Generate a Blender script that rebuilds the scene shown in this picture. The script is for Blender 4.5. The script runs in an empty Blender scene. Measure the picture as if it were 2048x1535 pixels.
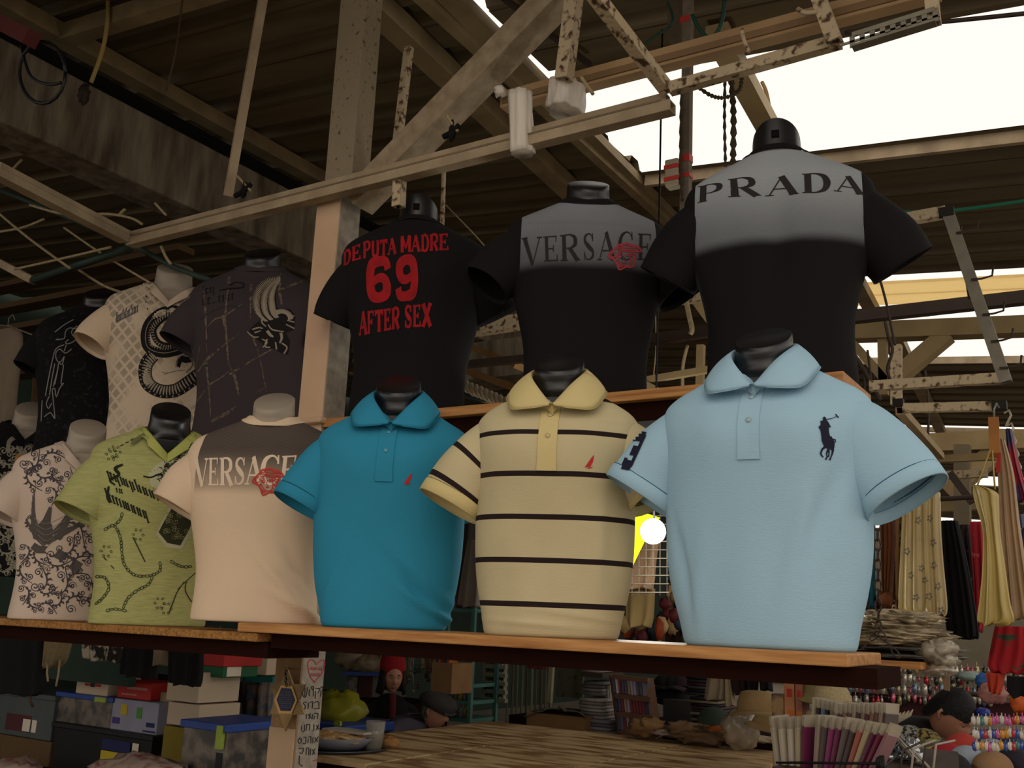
import bpy, bmesh, math, random
from mathutils import Vector, Matrix, noise
from mathutils.bvhtree import BVHTree
V = Vector
S = bpy.context.scene
COL = S.collection
random.seed(7)
# ------------------------------------------------------------------ camera
FPX, EYE = 2000.0, V((0, 0, 1.6))
_a, _p, _r = math.radians(32.3), math.radians(13.1), math.radians(2.3)
_h = V((-math.sin(_a), math.cos(_a), 0))
FWD = math.cos(_p) * _h + V((0, 0, math.sin(_p)))
_r0 = V((math.cos(_a), math.sin(_a), 0)); _u0 = -math.sin(_p) * _h + V((0, 0, math.cos(_p)))
RGT = math.cos(_r) * _r0 + math.sin(_r) * _u0
UPV = math.cos(_r) * _u0 - math.sin(_r) * _r0
cd = bpy.data.cameras.new('camera'); cam = bpy.data.objects.new('camera', cd); COL.objects.link(cam)
m3 = Matrix((RGT, UPV, -FWD)).transposed()
cam.matrix_world = Matrix.Translation(EYE) @ m3.to_4x4()
cd.sensor_width = 36; cd.lens = FPX / 2048 * 36; cd.clip_start = .05; cd.clip_end = 300
S.camera = cam
# ------------------------------------------------------------------ world, exposure
S.view_settings.view_transform = 'Standard'; S.view_settings.look = 'None'
S.view_settings.exposure = 0.0; S.view_settings.gamma = 1.0; S.view_settings.use_curve_mapping = False
w = bpy.data.worlds.new('sky'); S.world = w; w.use_nodes = True
bg = w.node_tree.nodes['Background']; bg.inputs[0].default_value = (1.0, .93, .84, 1); bg.inputs[1].default_value = SKY = 1.12
sd = bpy.data.lights.new('sun', 'SUN'); sd.energy = .30; sd.angle = math.radians(35); sd.color = (1, .74, .50)
so = bpy.data.objects.new('sun', sd); COL.objects.link(so)
so.rotation_euler = V((-.55, 1, -.55)).to_track_quat('-Z', 'Y').to_euler()   # low, from the open street behind the viewer
# ------------------------------------------------------------------ helpers
def ray(px, py): return FWD + (px - 1024) / FPX * RGT - (py - 767.5) / FPX * UPV
def W(px, py, Y):
    d = ray(px, py); return EYE + d * (Y / d.y)
def WZ(px, py, z):
    d = ray(px, py); return EYE + d * ((z - 1.6) / d.z)
def lin(c):
    c = c.lstrip('#'); v = [int(c[i:i + 2], 16) / 255 for i in (0, 2, 4)]
    return tuple(x / 12.92 if x <= .04045 else ((x + .055) / 1.055) ** 2.4 for x in v) + (1,)
_mats = {}
def mat(name, col, rough=.8, metal=0, var=.25, scale=6, bump=.0, bscale=80, col2=None, emit=0, alpha=1, stretch=(1, 1, 1), trans=0, spec=.3, dets=5, contrast=None):
    """principled material whose base colour wanders with noise between two real colours"""
    if name in _mats: return _mats[name]
    m = bpy.data.materials.new(name); m.use_nodes = True; nt = m.node_tree; b = nt.nodes['Principled BSDF']
    c = lin(col) if isinstance(col, str) else tuple(col) + (1,)
    c2 = (lin(col2) if isinstance(col2, str) else None) or tuple(x * (1 - var) for x in c[:3]) + (1,)
    tc = nt.nodes.new('ShaderNodeTexCoord'); mp = nt.nodes.new('ShaderNodeMapping'); mp.inputs['Scale'].default_value = stretch
    nt.links.new(tc.outputs['Object'], mp.inputs[0])
    n = nt.nodes.new('ShaderNodeTexNoise'); n.inputs['Scale'].default_value = scale; n.inputs['Detail'].default_value = dets
    nt.links.new(mp.outputs[0], n.inputs['Vector'])
    r = nt.nodes.new('ShaderNodeValToRGB'); lo, hi = contrast or (.3, .7)
    r.color_ramp.elements[0].position = lo; r.color_ramp.elements[1].position = hi
    r.color_ramp.elements[0].color = c2; r.color_ramp.elements[1].color = c
    nt.links.new(n.outputs[0], r.inputs[0]); nt.links.new(r.outputs[0], b.inputs['Base Color'])
    b.inputs['Roughness'].default_value = rough; b.inputs['Metallic'].default_value = metal
    b.inputs['Specular IOR Level'].default_value = spec
    if trans: b.inputs['Transmission Weight'].default_value = trans
    if alpha < 1: b.inputs['Alpha'].default_value = alpha
    if emit:
        nt.links.new(r.outputs[0], b.inputs['Emission Color']); b.inputs['Emission Strength'].default_value = emit
    if bump:
        n2 = nt.nodes.new('ShaderNodeTexNoise'); n2.inputs['Scale'].default_value = bscale; n2.inputs['Detail'].default_value = 4
        nt.links.new(mp.outputs[0], n2.inputs['Vector'])
        bp = nt.nodes.new('ShaderNodeBump'); bp.inputs['Strength'].default_value = bump; bp.inputs['Distance'].default_value = .01
        nt.links.new(n2.outputs[0], bp.inputs['Height']); nt.links.new(bp.outputs[0], b.inputs['Normal'])
    _mats[name] = m; return m
class NT:
    """small math-node writer on top of mat()"""
    def __init__(s, name, rough=.9):
        s.m = bpy.data.materials.new(name); s.m.use_nodes = True; s.t = s.m.node_tree; s.b = s.t.nodes['Principled BSDF']
        s.b.inputs['Roughness'].default_value = rough; s.b.inputs['Specular IOR Level'].default_value = .2
        tc = s.t.nodes.new('ShaderNodeTexCoord'); s.obj = tc.outputs['Object']
        a = s.t.nodes.new('ShaderNodeAttribute'); a.attribute_name = 'gar'; sp = s.t.nodes.new('ShaderNodeSeparateXYZ')
        s.t.links.new(a.outputs['Vector'], sp.inputs[0]); s.x, s.y, s.z = sp.outputs; s.vec = a.outputs['Vector']
    def f(s, op, a, b=0.0, c=0.0):
        n = s.t.nodes.new('ShaderNodeMath'); n.operation = op
        for i, v in enumerate((a, b, c)):
            if isinstance(v, (int, float)): n.inputs[i].default_value = v
            else: s.t.links.new(v, n.inputs[i])
        return n.outputs[0]
    def noise(s, sc, vec=None, det=4):
        n = s.t.nodes.new('ShaderNodeTexNoise'); n.inputs['Scale'].default_value = sc; n.inputs['Detail'].default_value = det
        s.t.links.new(vec or s.vec, n.inputs['Vector']); return n.outputs[0]
    def mix(s, f, a, b):
        n = s.t.nodes.new('ShaderNodeMix'); n.data_type = 'RGBA'
        for i, v in ((0, f), (6, a), (7, b)):
            if isinstance(v, (int, float)): n.inputs[i].default_value = v
            elif isinstance(v, str): n.inputs[i].default_value = lin(v)
            else: s.t.links.new(v, n.inputs[i])
        return n.outputs[2]
    def done(s, col, bump=.25):
        s.t.links.new(col, s.b.inputs['Base Color'])
        mp = s.t.nodes.new('ShaderNodeMapping'); mp.inputs['Scale'].default_value = (1, 1, 5); s.t.links.new(s.obj, mp.inputs[0])
        h = s.noise(110, mp.outputs[0], 3)
        bp = s.t.nodes.new('ShaderNodeBump'); bp.inputs['Strength'].default_value = bump; bp.inputs['Distance'].default_value = .004
        s.t.links.new(h, bp.inputs['Height']); s.t.links.new(bp.outputs[0], s.b.inputs['Normal'])
        return s.m
    def sm(s, v, a, b):
        n = s.t.nodes.new('ShaderNodeMapRange'); n.interpolation_type = 'SMOOTHSTEP'
        s.t.links.new(v, n.inputs[0]); n.inputs[1].default_value = a; n.inputs[2].default_value = b; return n.outputs[0]
def tag(o, label=None, cat=None, group=None, kind=None):
    if label: o['label'] = label
    if cat: o['category'] = cat
    if group: o['group'] = group
    if kind: o['kind'] = kind
    return o
def empty(name, loc, label=None, cat=None, group=None, kind=None, rz=0):
    o = bpy.data.objects.new(name, None); COL.objects.link(o); o.location = loc; o.rotation_euler = (0, 0, rz)
    return tag(o, label, cat, group, kind)
def absloc(o):
    l = V(o.location)
    while o.parent: o = o.parent; l = l + V(o.location)
    return l
class MB:
    def __init__(s): s.v = []; s.f = []; s.sm = []; s.att = []
    def add(s, vs, fs, smooth=False, att=None):
        n = len(s.v); s.v += [V(p) for p in vs]; s.f += [tuple(i + n for i in q) for q in fs]; s.sm += [smooth] * len(fs)
        s.att += (att if att else [V((0, 0, 0))] * len(vs)); return s
    def box(s, c, d, R=None):
        c = V(c); vs = []
        for x in (-.5, .5):
            for y in (-.5, .5):
                for z in (-.5, .5):
                    p = V((x * d[0], y * d[1], z * d[2])); vs.append(c + (R @ p if R else p))
        return s.add(vs, [(0, 1, 3, 2), (4, 6, 7, 5), (0, 4, 5, 1), (2, 3, 7, 6), (0, 2, 6, 4), (1, 5, 7, 3)])
    def bx(s, a, b):
        a, b = V(a), V(b); return s.box((a + b) / 2, [abs(b[i] - a[i]) for i in range(3)])
    def bar(s, p, q, w, h=None, up=(0, 0, 1), hollow=0):
        p, q = V(p), V(q); d = (q - p).normalized(); u = V(up)
        if abs(d.dot(u)) > .95: u = V((0, 1, 0))
        x = d.cross(u).normalized(); z = x.cross(d).normalized(); h = h or w
        R = Matrix((x, d, z)).transposed()
        if not hollow: return s.box((p + q) / 2, (w, (q - p).length, h), R)
        vs = []
        for c in (p, q):
            for k in (1, 1 - hollow):
                for a, b in ((-1, -1), (1, -1), (1, 1), (-1, 1)): vs.append(c + x * a * w / 2 * k + z * b * h / 2 * k)
        fs = []
        for i in range(4):
            j = (i + 1) % 4
            fs += [(i, j, 8 + j, 8 + i), (4 + i, 12 + i, 12 + j, 4 + j), (i, 4 + i, 4 + j, j), (8 + i, 8 + j, 12 + j, 12 + i)]
        return s.add(vs, fs)
    def tube(s, pts, r, n=8, caps=True, smooth=True):
        pts = [V(p) for p in pts]; vs = []; fs = []; m = len(pts)
        d0 = (pts[1] - pts[0]).normalized(); x = d0.cross(V((0, 0, 1)))
        if x.length < .05: x = d0.cross(V((0, 1, 0)))
        x.normalize()
        for i, p in enumerate(pts):
            d = (pts[min(i + 1, m - 1)] - pts[max(i - 1, 0)]).normalized()
            x = (x - d * x.dot(d)).normalized(); y = d.cross(x); rr = r[i] if isinstance(r, (list, tuple)) else r
            for k in range(n):
                t = 2 * math.pi * k / n; vs.append(p + x * math.cos(t) * rr + y * math.sin(t) * rr)
        for i in range(m - 1):
            for k in range(n):
                a = i * n + k; b = i * n + (k + 1) % n; fs.append((a, b, b + n, a + n))
        if caps: fs += [tuple(range(n))[::-1], tuple(range((m - 1) * n, m * n))]
        return s.add(vs, fs, smooth)
    def loft(s, rings, closed=True, cap0=False, cap1=False, smooth=True, atts=None):
        n = len(rings[0]); vs = [p for r in rings for p in r]; fs = []
        for i in range(len(rings) - 1):
            for k in range(n if closed else n - 1):
                a = i * n + k; b = i * n + (k + 1) % n; fs.append((a, b, b + n, a + n))
        if cap0: fs.append(tuple(range(n))[::-1])
        if cap1: fs.append(tuple(range((len(rings) - 1) * n, len(rings) * n)))
        return s.add(vs, fs, smooth, [a for r in atts for a in r] if atts else None)
    def blob(s, c, r, n=10, amp=.15, fr=3, seed=0, zmin=None):
        c = V(c); r = V(r) if not isinstance(r, (int, float)) else V((r, r, r)); vs = []; rings = []
        for i in range(n + 1):
            t = math.pi * i / n; ring = []
            for k in range(2 * n):
                f = math.pi * k / n; d = V((math.sin(t) * math.cos(f), math.sin(t) * math.sin(f), -math.cos(t)))
                q = 1 + amp * noise.noise(d * fr + V((seed * 7.1, seed, 0)))
                p = V((d.x * r.x, d.y * r.y, d.z * r.z)) * q + c
                if zmin is not None and p.z < zmin: p.z = zmin
                ring.append(p)
            rings.append(ring)
        return s.loft(rings)
    def ngon(s, pts): return s.add(pts, [tuple(range(len(pts)))])
    def build(s, name, m, parent=None, kind=None, label=None, bev=0, loc=None, sub=0, solid=0):
        base = absloc(parent) if parent else V(loc or (0, 0, 0))
        me = bpy.data.meshes.new(name); me.from_pydata([p - base for p in s.v], [], s.f)
        me.polygons.foreach_set('use_smooth', s.sm); me.update()
        if any(a.length > 0 for a in s.att[:5000:7]):
            at = me.attributes.new('gar', 'FLOAT_VECTOR', 'POINT'); at.data.foreach_set('vector', [c for a in s.att for c in a])
        o = bpy.data.objects.new(name, me); COL.objects.link(o); me.materials.append(m)
        if parent: o.parent = parent
        else: o.location = base
        if bev:
            b = o.modifiers.new('b', 'BEVEL'); b.width = bev; b.segments = 2; b.limit_method = 'ANGLE'
        if solid:
            b = o.modifiers.new('s', 'SOLIDIFY'); b.thickness = solid; b.offset = 0
        if sub:
            b = o.modifiers.new('u', 'SUBSURF'); b.levels = sub; b.render_levels = sub
        return tag(o, label, None, None, kind)
def solo(mb, name, m, label, cat, group=None, loc=None, **k):
    l = loc or (sum((V(p) for p in mb.v), V((0, 0, 0))) / len(mb.v))
    return tag(mb.build(name, m, loc=l, **k), label, cat, group)
def cat(pts, n=6, closed=False):
    """catmull-rom through tuples of any length"""
    out = []; N = len(pts)
    if N < 3: n = max(n, 2)
    rng = range(N if closed else N - 1)
    g = (lambda i: pts[i % N]) if closed else (lambda i: pts[max(0, min(N - 1, i))])
    for i in rng:
        p0, p1, p2, p3 = g(i - 1), g(i), g(i + 1), g(i + 2)
        for k in range(n):
            t = k / n; out.append(tuple(.5 * (2 * b + (c - a) * t + (2 * a - 5 * b + 4 * c - d) * t * t + (3 * b - a - 3 * c + d) * t ** 3) for a, b, c, d in zip(p0, p1, p2, p3)))
    if not closed: out.append(tuple(pts[-1]))
    return out
def interp(tab, x):
    for i in range(len(tab) - 1):
        if x <= tab[i + 1][0]:
            t = (x - tab[i][0]) / (tab[i + 1][0] - tab[i][0]); t = max(0, min(1, t)); return [a + (b - a) * t for a, b in zip(tab[i][1:], tab[i + 1][1:])]
    return list(tab[-1][1:])
# ------------------------------------------------------------------ common materials
PAINT = mat('weathered_cream_paint', '#a8967a', .6, var=.2, scale=9, bump=.3, bscale=60, col2='#8a7860')
PAINTL = mat('pinkish_cream_paint', '#cdae90', .6, scale=4, col2='#bd9a7c', bump=.15)  # pinkish cream of the post front and its plaster ledge
RUST = mat('chipped_paint_rust', '#b3a183', .7, scale=38, col2='#4a3420', contrast=(.36, .47), bump=.4)
STEEL = mat('galvanised_steel', '#7d7768', .5, metal=.3, scale=20, bump=.1)
DARKM = mat('dark_brown_steel', '#3a2d24', .6, scale=12)
ROOFM = mat('roof_sheet_steel', '#6b5f48', .55, scale=3, stretch=(.4, 3, 1), col2='#50452f')
CONC = mat('stained_concrete', '#7d7260', .95, scale=5, stretch=(3, 3, .6), col2='#453c2e', bump=.5, bscale=30)
PINE = mat('pine_board', '#bd8a52', .55, scale=7, stretch=(1, 12, 14), col2='#94602f', bump=.12)
CHIP = mat('particle_board', '#a87a42', .85, scale=150, col2='#70481f', bump=.3, bscale=120)
DKWOOD = mat('dark_stained_wood', '#24100a', .95, spec=.05, scale=8, stretch=(1, 10, 10))
ROPE = mat('pale_rope', '#a3926f', .9, scale=60, bump=.5)
BLK = mat('black_gloss_plastic', '#0d0d10', .36, spec=.6, var=.1)
BLKCLOTH = mat('black_cloth', '#0d0c0d', .95, scale=20, bump=.3)
WHT = mat('white_skin_plastic', '#9c9080', .45, scale=4, var=.08)
# ------------------------------------------------------------------ structure: ground, walls, roof
g = MB().bx((-18, -14, -.1), (22, 32, 0)).build('floor', mat('worn_concrete_floor', '#8f8270', .9, scale=2, bump=.2), kind='structure')
wl = MB().bx((-10.2, -1, 0), (-10, 30, 5.2)).build('wall_left', mat('dark_green_wall', '#2c3a30', .9, scale=2), kind='structure')
wb = MB().bx((-10, 30, 0), (20, 30.2, 4.5)).build('wall_back', mat('grey_back_wall', '#6d6555', .9, scale=1.5), kind='structure')
SL = -.0911
_q = WZ(1290, 350, 4.0); RK = 4.0 - SL * _q.x
def RZ(x): return RK + SL * x
def onroof(px, py, off=0):
    d = ray(px, py); t = (RK + off - 1.6) / (d.z - SL * d.x); return EYE + d * t
roof = empty('ceiling', (0, 0, 0), kind='structure')
PER = .335
def strip(y0, xa, xb):
    mb = MB(); prof = [(0, 0), (.18, 0), (.205, .045), (.285, .045), (.31, 0), (PER + .012, 0)]; 
    vs = []
    for x in (xa, xb):
        for (dy, dz) in prof: vs.append((x, y0 + dy, RZ(x) + dz))
        for (dy, dz) in prof: vs.append((x, y0 + dy, RZ(x) + dz + .004))
    n = len(prof); fs = []
    for k in range(n - 1):
        fs += [(k, k + 1, 2 * n + k + 1, 2 * n + k), (n + k, 3 * n + k, 3 * n + k + 1, n + k + 1)]
    mb.add(vs, fs); mb.build('roof_sheet', ROOFM, roof)
y = 1.3 - 16 * PER; k = 0
while y < 1.29:
    strip(y, -9.9, -1.7); y += PER  # unseen sheets added over the left front to keep light off
while y < 24:  # right ends cut short out of view to let in more daylight
    e = y + PER; rnd = random.uniform(-.02, .02)
    if e < 2.6: strip(y, -9.9, 1.2)
    elif e < 3.66:
        strip(y, -9.9, -2.19 + rnd); strip(y, -2.06 + rnd, 1.2)
    elif e < 4.68: strip(y, -9.9, -2.15 + rnd)
    elif e < 6.85: strip(y, -9.9, -2.4); strip(y, -2.4, 1.2)
    elif e < 9.05: strip(y, -9.9, -2.75 + rnd)
    elif e < 12.6: strip(y, -9.9, -2.6); strip(y, -2.6, 1.2)
    elif e < 13.7: strip(y, -9.9, -4 + rnd)
    elif e < 17: strip(y, -9.9, 1.2)
    elif e < 18.2: strip(y, -9.9, -5)
    else: strip(y, -9.9, 3)
    y = e; k += 1
# edge flashing lips along the skylight
for (yy, x0, x1) in ((4.70, -2.15, 1.2), (9.0, -2.7, 1.2), (12.5, -3.4, 1.2)):
    MB().bar((x0, yy, RZ(x0) - .03), (x1, yy, RZ(x1) - .03), .03, .06).build('roof_edge', PAINT, roof, label='light folded steel edge of the roof opening')
# weathered wooden planks lying half across the far opening, light shining through
TRW = mat('sunlit_weathered_wood', '#f0d6a4', .8, scale=5, stretch=(1, 9, 9), col2='#cfa05c', contrast=(.35, .6))
nt = TRW.node_tree; tl = nt.nodes.new('ShaderNodeBsdfTranslucent'); tl.inputs[0].default_value = lin('#ffefc6'); mx = nt.nodes.new('ShaderNodeMixShader'); mx.inputs[0].default_value = .75
nt.links.new(nt.nodes['Principled BSDF'].outputs[0], mx.inputs[1]); nt.links.new(tl.outputs[0], mx.inputs[2]); nt.links.new(mx.outputs[0], nt.nodes['Material Output'].inputs[0])
for i, (ya, yb, xb) in enumerate(((6.86, 7.1, 1.2), (7.12, 7.36, 1.2), (7.5, 7.72, -1.2), (7.74, 7.92, -1.5))):
    MB().bar((-2.7, (ya + yb) / 2, RZ(-2.7) + .01), (xb, (ya + yb) / 2, RZ(xb) + .01), yb - ya, .02).build('plank', TRW, roof, label='weathered amber plank with light coming through')
# purlins along Y below the sheets (x from photo), each its own part
def purlin(px0, py0, px1, py1, wd, hh, m=PAINT, ext=0.0, off=-.06, name='roof_beam', lab=None):
    p, q = onroof(px0, py0, off), onroof(px1, py1, off); d = (q - p)
    p = p - d * ext; MB().bar(p, q, wd, hh).build(name, m, roof, label=lab)
PUR = mat('roof_purlin_paint', '#8d7c5c', .65, scale=6, col2='#6e5f45')
purlin(766, 25, 1330, 560, .10, .09, PUR, ext=.5)
purlin(860, 5, 1340, 445, .05, .06, PUR, ext=.3)
purlin(900, -10, 1345, 440, .09, .05, PUR, ext=.3, off=-.03)
purlin(137, 79, 640, 358, .09, .08, PUR, ext=.5)
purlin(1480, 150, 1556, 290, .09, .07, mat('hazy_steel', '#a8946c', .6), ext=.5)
purlin(1690, 520, 1800, 720, .09, .08, PUR, ext=.0)
purlin(1800, 690, 1900, 900, .10, .08, PUR, ext=.1)
purlin(1000, -10, 1180, 130, .02, .02, DARKM)
# cross purlins running along X seen top left
MB().bar((-4.6, 2.35, RZ(-4.6) - .06), (-2.9, 2.35, RZ(-2.9) - .06), .07, .08).build('roof_beam', PUR, roof)
MB().bar((-5.2, 1.75, RZ(-4.6) - .06), (-2.9, 1.75, RZ(-2.9) - .06), .07, .08).build('roof_beam', PUR, roof)
# big concrete beam, left, running away from the viewer
cbx = WZ(0, 140, 3.72).x
def atx(px, py, X): d = ray(px, py); return EYE + d * (X / d.x)
zt, zb = atx(300, 231, cbx).z, atx(300, 377, cbx).z
cb = MB().bx((cbx - .22, .4, zb), (cbx, 8.5, zt)).build('concrete_beam', CONC, kind='structure', bev=.01)
tag(cb, 'stained grey concrete beam crossing the dark upper left under the roof', 'beam')
MB().bx((cbx - .24, .4, zt), (cbx - .12, 8.5, zt + .14)).build('gap_shade_strip', mat('recess_shade', '#050505', 1), cb, label='black strip painted as shade in the recess above the beam')  # solid near-black bar; shade of the gap put into its colour
# ------------------------------------------------------------------ main post
pL = W(601, 780, 2.50); pR = W(649, 780, 2.50); PW = pR.x - pL.x
PX0, PX1 = pL.x, pR.x
post = empty('column', (PX0 + PW / 2, 2.56, 0), kind='structure'); tag(post, 'square pinkish cream post standing between the two rows of dressed torsos', 'post')
zr = W(690, 370, 2.47).z
MB().bx((PX0, 2.506, 0), (PX1, 2.50 + PW, zr)).build('lower_shaft', mat('grey_mottled_plaster', '#9a9184', .9, scale=30, col2='#7b7266', bump=.3, bscale=60), post, bev=.004)
MB().bx((PX0 + .0005, 2.50, 1.50), (PX1 - .001, 2.506, zr)).build('front_board', PAINTL, post, label='pinkish cream painted front of the post')
MB().bx((PX0 + .0005, 2.50, .02), (PX1 - .001, 2.506, 1.50)).build('front_board', mat('bare_brown_board', '#8a6c48', .8, scale=6, stretch=(4, 1, .8), col2='#6a5238'), post, label='bare brown lower front of the post')
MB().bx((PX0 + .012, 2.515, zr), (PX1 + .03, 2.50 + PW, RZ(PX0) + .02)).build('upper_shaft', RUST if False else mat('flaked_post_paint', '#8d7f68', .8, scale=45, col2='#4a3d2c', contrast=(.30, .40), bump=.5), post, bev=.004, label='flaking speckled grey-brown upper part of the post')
b0 = W(600, 840, 2.49); MB().bx((PX0 - .02, 2.47, b0.z - .018), (PX1 + .02, 2.50 + PW + .02, b0.z + .004)).build('plaster_collar', PAINTL, post, bev=.008, label='rough plaster ledge around the post')
pt = mat('sheet_paper', '#b89c7e', .9)
MB().box(W(560, 1510, 2.496) + V((0, 0, .0)), (.112, .006, .17)).build('cover_panel', pt, post, bev=.012, label='blank pale rounded panel on the post')
# ------------------------------------------------------------------ shelves
Zs = 1.558
x1 = -.477; xj = -2.069
def board(name, x0, x1, y0, y1, z, th, m, lab, grp=None):
    mb = MB().bx((x0, y0, z - th), (x1, y1, z)); o = mb.build(name, m, loc=((x0 + x1) / 2, (y0 + y1) / 2, z), bev=.003)
    return tag(o, lab, 'shelf', grp)
s1 = board('shelf_board', xj, x1, 1.95, 2.225, Zs, .024, PINE, 'orange pine shelf board carrying the three plain and striped polo shirts')
board('shelf_board', -3.9, -2.0, 1.955, 2.215, Zs - .026, .022, CHIP, 'speckled particle board shelf under the three printed t-shirts on the left')
bm = MB().bx((-1.98, 1.99, Zs - .062), (-.435, 2.20, Zs - .0245)); tag(bm.build('shelf_support', DKWOOD, loc=(-1.2, 2.1, Zs - .06)), 'dark brown timber under the orange pine shelf board', 'support beam')
bm = MB().bx((-3.9, 1.99, Zs - .09), (-1.99, 2.19, Zs - .05)); tag(bm.build('shelf_support', DKWOOD, loc=(-2.9, 2.1, Zs - .09)), 'dark timber under the speckled particle board shelf', 'support beam')
Zu = 2.235
xr = W(1688, 770, 2.5).x
board('shelf_board', PX1 + .002, xr, 2.5, 2.80, Zu, .03, PINE, 'orange pine shelf board holding the three black t-shirts up high')
xul = W(80, 870, 2.6).x
board('shelf_board', xul, PX0 - .002, 2.5, 2.80, Zu - .035, .03, CHIP, 'high shelf board under the snake and eagle t-shirts left of the post')
bm = MB().bx((PX1 + .01, 2.53, Zu - .085), (xr - .02, 2.78, Zu - .0305)); tag(bm.build('shelf_support', DKWOOD, loc=(-1.5, 2.6, Zu - .08)), 'dark timber under the high pine shelf board', 'support beam')
# light wooden stretch between post and shelf under white shirt: pale flap of paper hanging
# ------------------------------------------------------------------ hanging frame of double tubes
fz = W(700, 362, 2.45).z
fr = empty('hanging_rail', W(800, 330, 2.45), 'long cream double-tube rail with short stub crossing in front of the post', 'rail')
pa, pb = W(262, 478, 2.45), W(1346, 203, 2.45)
zz = (pa.z + pb.z) / 2
A0, B0 = V((pa.x, 2.45, pa.z)), V((pb.x, 2.45, pb.z))
MB().bar(A0 + V((0, 0, -.018)), B0 + V((0, 0, -.018)), .045, .034, hollow=.25).build('lower_tube', PAINT, fr, bev=.002)
MB().bar(A0 + V((0, .01, .018)), B0 + V((-.02, .01, .018)), .035, .03, hollow=.25).build('upper_tube', PAINT, fr, bev=.002)
MB().bar(A0 + V((0, -.02, .001)), B0 + V((-.03, -.02, .001)), .008, .006).build('groove_strip', mat('groove_shade', '#7b6b52', .8), fr)  # darker strip; shade of the groove between the tubes put into colour
MB().bar(W(800, 350, 2.46), W(797, 414, 2.46), .034, .034, hollow=.3).build('stub_tube', RUST, fr, label='short rusty stub hanging under the rail')
# side arms of that frame toward the viewer
def armpts(px0, py0, z, px1, py1): return WZ(px0, py0, z), WZ(px1, py1, z)
q = WZ(-10, 338, A0.z)
ar = empty('side_tube', A0, 'cream double-tube arm running from the left rail corner toward the viewer', 'rail')
MB().bar(A0 + V((0, -.03, -.012)), V((q.x, q.y, A0.z - .012)), .05, .03, hollow=.2).build('lower_tube', PAINT, ar)
MB().bar(A0 + V((0, -.03, .014)), V((q.x, q.y, A0.z + .014)), .05, .02).build('upper_tube', PAINT, ar)
def tubething(name, p, q, w, m, lab, cat='bar', h=None, hollow=0.3, grp=None):
    mb = MB().bar(p, q, w, h, hollow=hollow); return solo(mb, name, m, lab, cat, grp)
q = W(1188, -15, 1.35); tubething('side_tube', B0 + V((-.01, -.02, .03)), WZ(1185, -15, B0.z + .14), .034, RUST, 'rusty tube rising toward the viewer from the right end of the long rail', 'rail')
tubething('hanging_bar', W(456, 392, 2.44), W(529, -20, 2.30), .032, PAINT, 'slanting cream bar left of the post meeting the long rail')
tubething('hanging_bar', W(793, 300, 2.7), W(818, 95, 2.7), .028, RUST, 'thin peeling bar between the post and the diagonal brace')
tubething('hanging_bar', W(1128, 160, 2.5), W(1150, -20, 2.5), .045, RUST, 'rusty vertical bar wrapped in white plastic at its foot')
# brace
bp0, bp1 = W(716, 405, 2.57), W(1135, -25, 2.57)
br = MB().bar(bp0, bp1, .085, .11, up=(0, 1, 0)); solo(br, 'diagonal_brace', mat('brace_paint', '#a4947b', .7, scale=22, col2='#86755c', bump=.4), 'wide cream diagonal brace rising right from the post', 'brace', bev=.004)
# channel (box cover) along X
chn = empty('cable_channel', W(1010, 205, 2.62), 'long light brown channel above the rail, running up to the right', 'channel')
c0, c1 = W(1008, 205, 2.62), W(1880, -25, 2.62)
MB().bar(c0, c1, .05, .062).build('channel_body', mat('tan_channel', '#a88a64', .6, scale=3, col2='#8f7250'), chn, bev=.003)
MB().bar(c0 + V((.01, -.028, -.01)), c1 + V((0, -.028, -.01)), .006, .022).build('channel_lip', mat('tan_channel2', '#7d6243', .6), chn)
r2a, r2b = W(1340, 178, 2.55), W(1682, 82, 2.55)
tubething('upper_rail', r2a, r2b, .034, RUST, 'short peeling rail right of the long rail, under the brown channel', 'rail')
tubething('hanging_bar', W(1670, 85, 2.52), W(1632, -20, 2.52), .04, RUST, 'slanted bar at the right end of the short peeling rail')
# perforated angle
ang = empty('perforated_angle', W(1700, 80, 2.3), 'dark perforated steel angle against the bright sky, top right', 'angle bar')
g0, g1 = W(1704, 70, 2.3), W(1870, 18, 2.3)
MB().bar(g0, g1, .006, .012).build('upper_flange', STEEL, ang)
n = 8
for i in range(n + 1):
    p = g0.lerp(g1, i / n); MB().bar(p + V((0, 0, -.004)), p + V((0, 0, -.034)), .012, .004, up=(0, 1, 0)).build('web', STEEL, ang)
MB().bar(g0 + V((0, 0, -.036)), g1 + V((0, 0, -.036)), .03, .006).build('lower_flange', STEEL, ang)
MB().bar(g0 + V((-.03, 0, -.02)), g1 + V((0.01, 0, -.02)), .004, .006).build('edge', STEEL, ang)
tubething('hanging_bar', W(1868, 48, 2.32), W(1862, -20, 2.32), .03, RUST, 'short vertical bar holding the perforated steel angle')
# hanging post with tape
hp = empty('hanging_post', W(1372, 400, 3.0), 'grey post with red tape bands hanging beside the bright sky', 'post')
t0, t1 = W(1370, 520, 3.0), W(1377, -20, 3.0)
MB().bar(t0, t1, .031, .031).build('shaft', mat('post_grey', '#776b5c', .8, scale=40, bump=.4), hp)
REDT = mat('red_tape', '#c23a32', .5)
for (yy, hh) in ((42, .02), (318, .022), (352, .012)):
    c = W(1373, yy, 3.0); MB().box(c, (.034, .034, hh * 1.2)).build('tape_band', REDT, hp)
bxp = W(1350, 348, 2.98)
jb = MB().box(bxp + V((-.005, 0, 0)), (.05, .046, .10)); jb = solo(jb, 'junction_box', mat('pale_grey_box', '#a89c86', .6), 'pale box with red tape stripes strapped to the hanging post', 'box', bev=.006)
for dz in (.017, -.02): MB().box(bxp + V((-.005, -.001, dz * 1.2)), (.052, .048, .015)).build('tape_stripe', REDT, jb)
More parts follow.
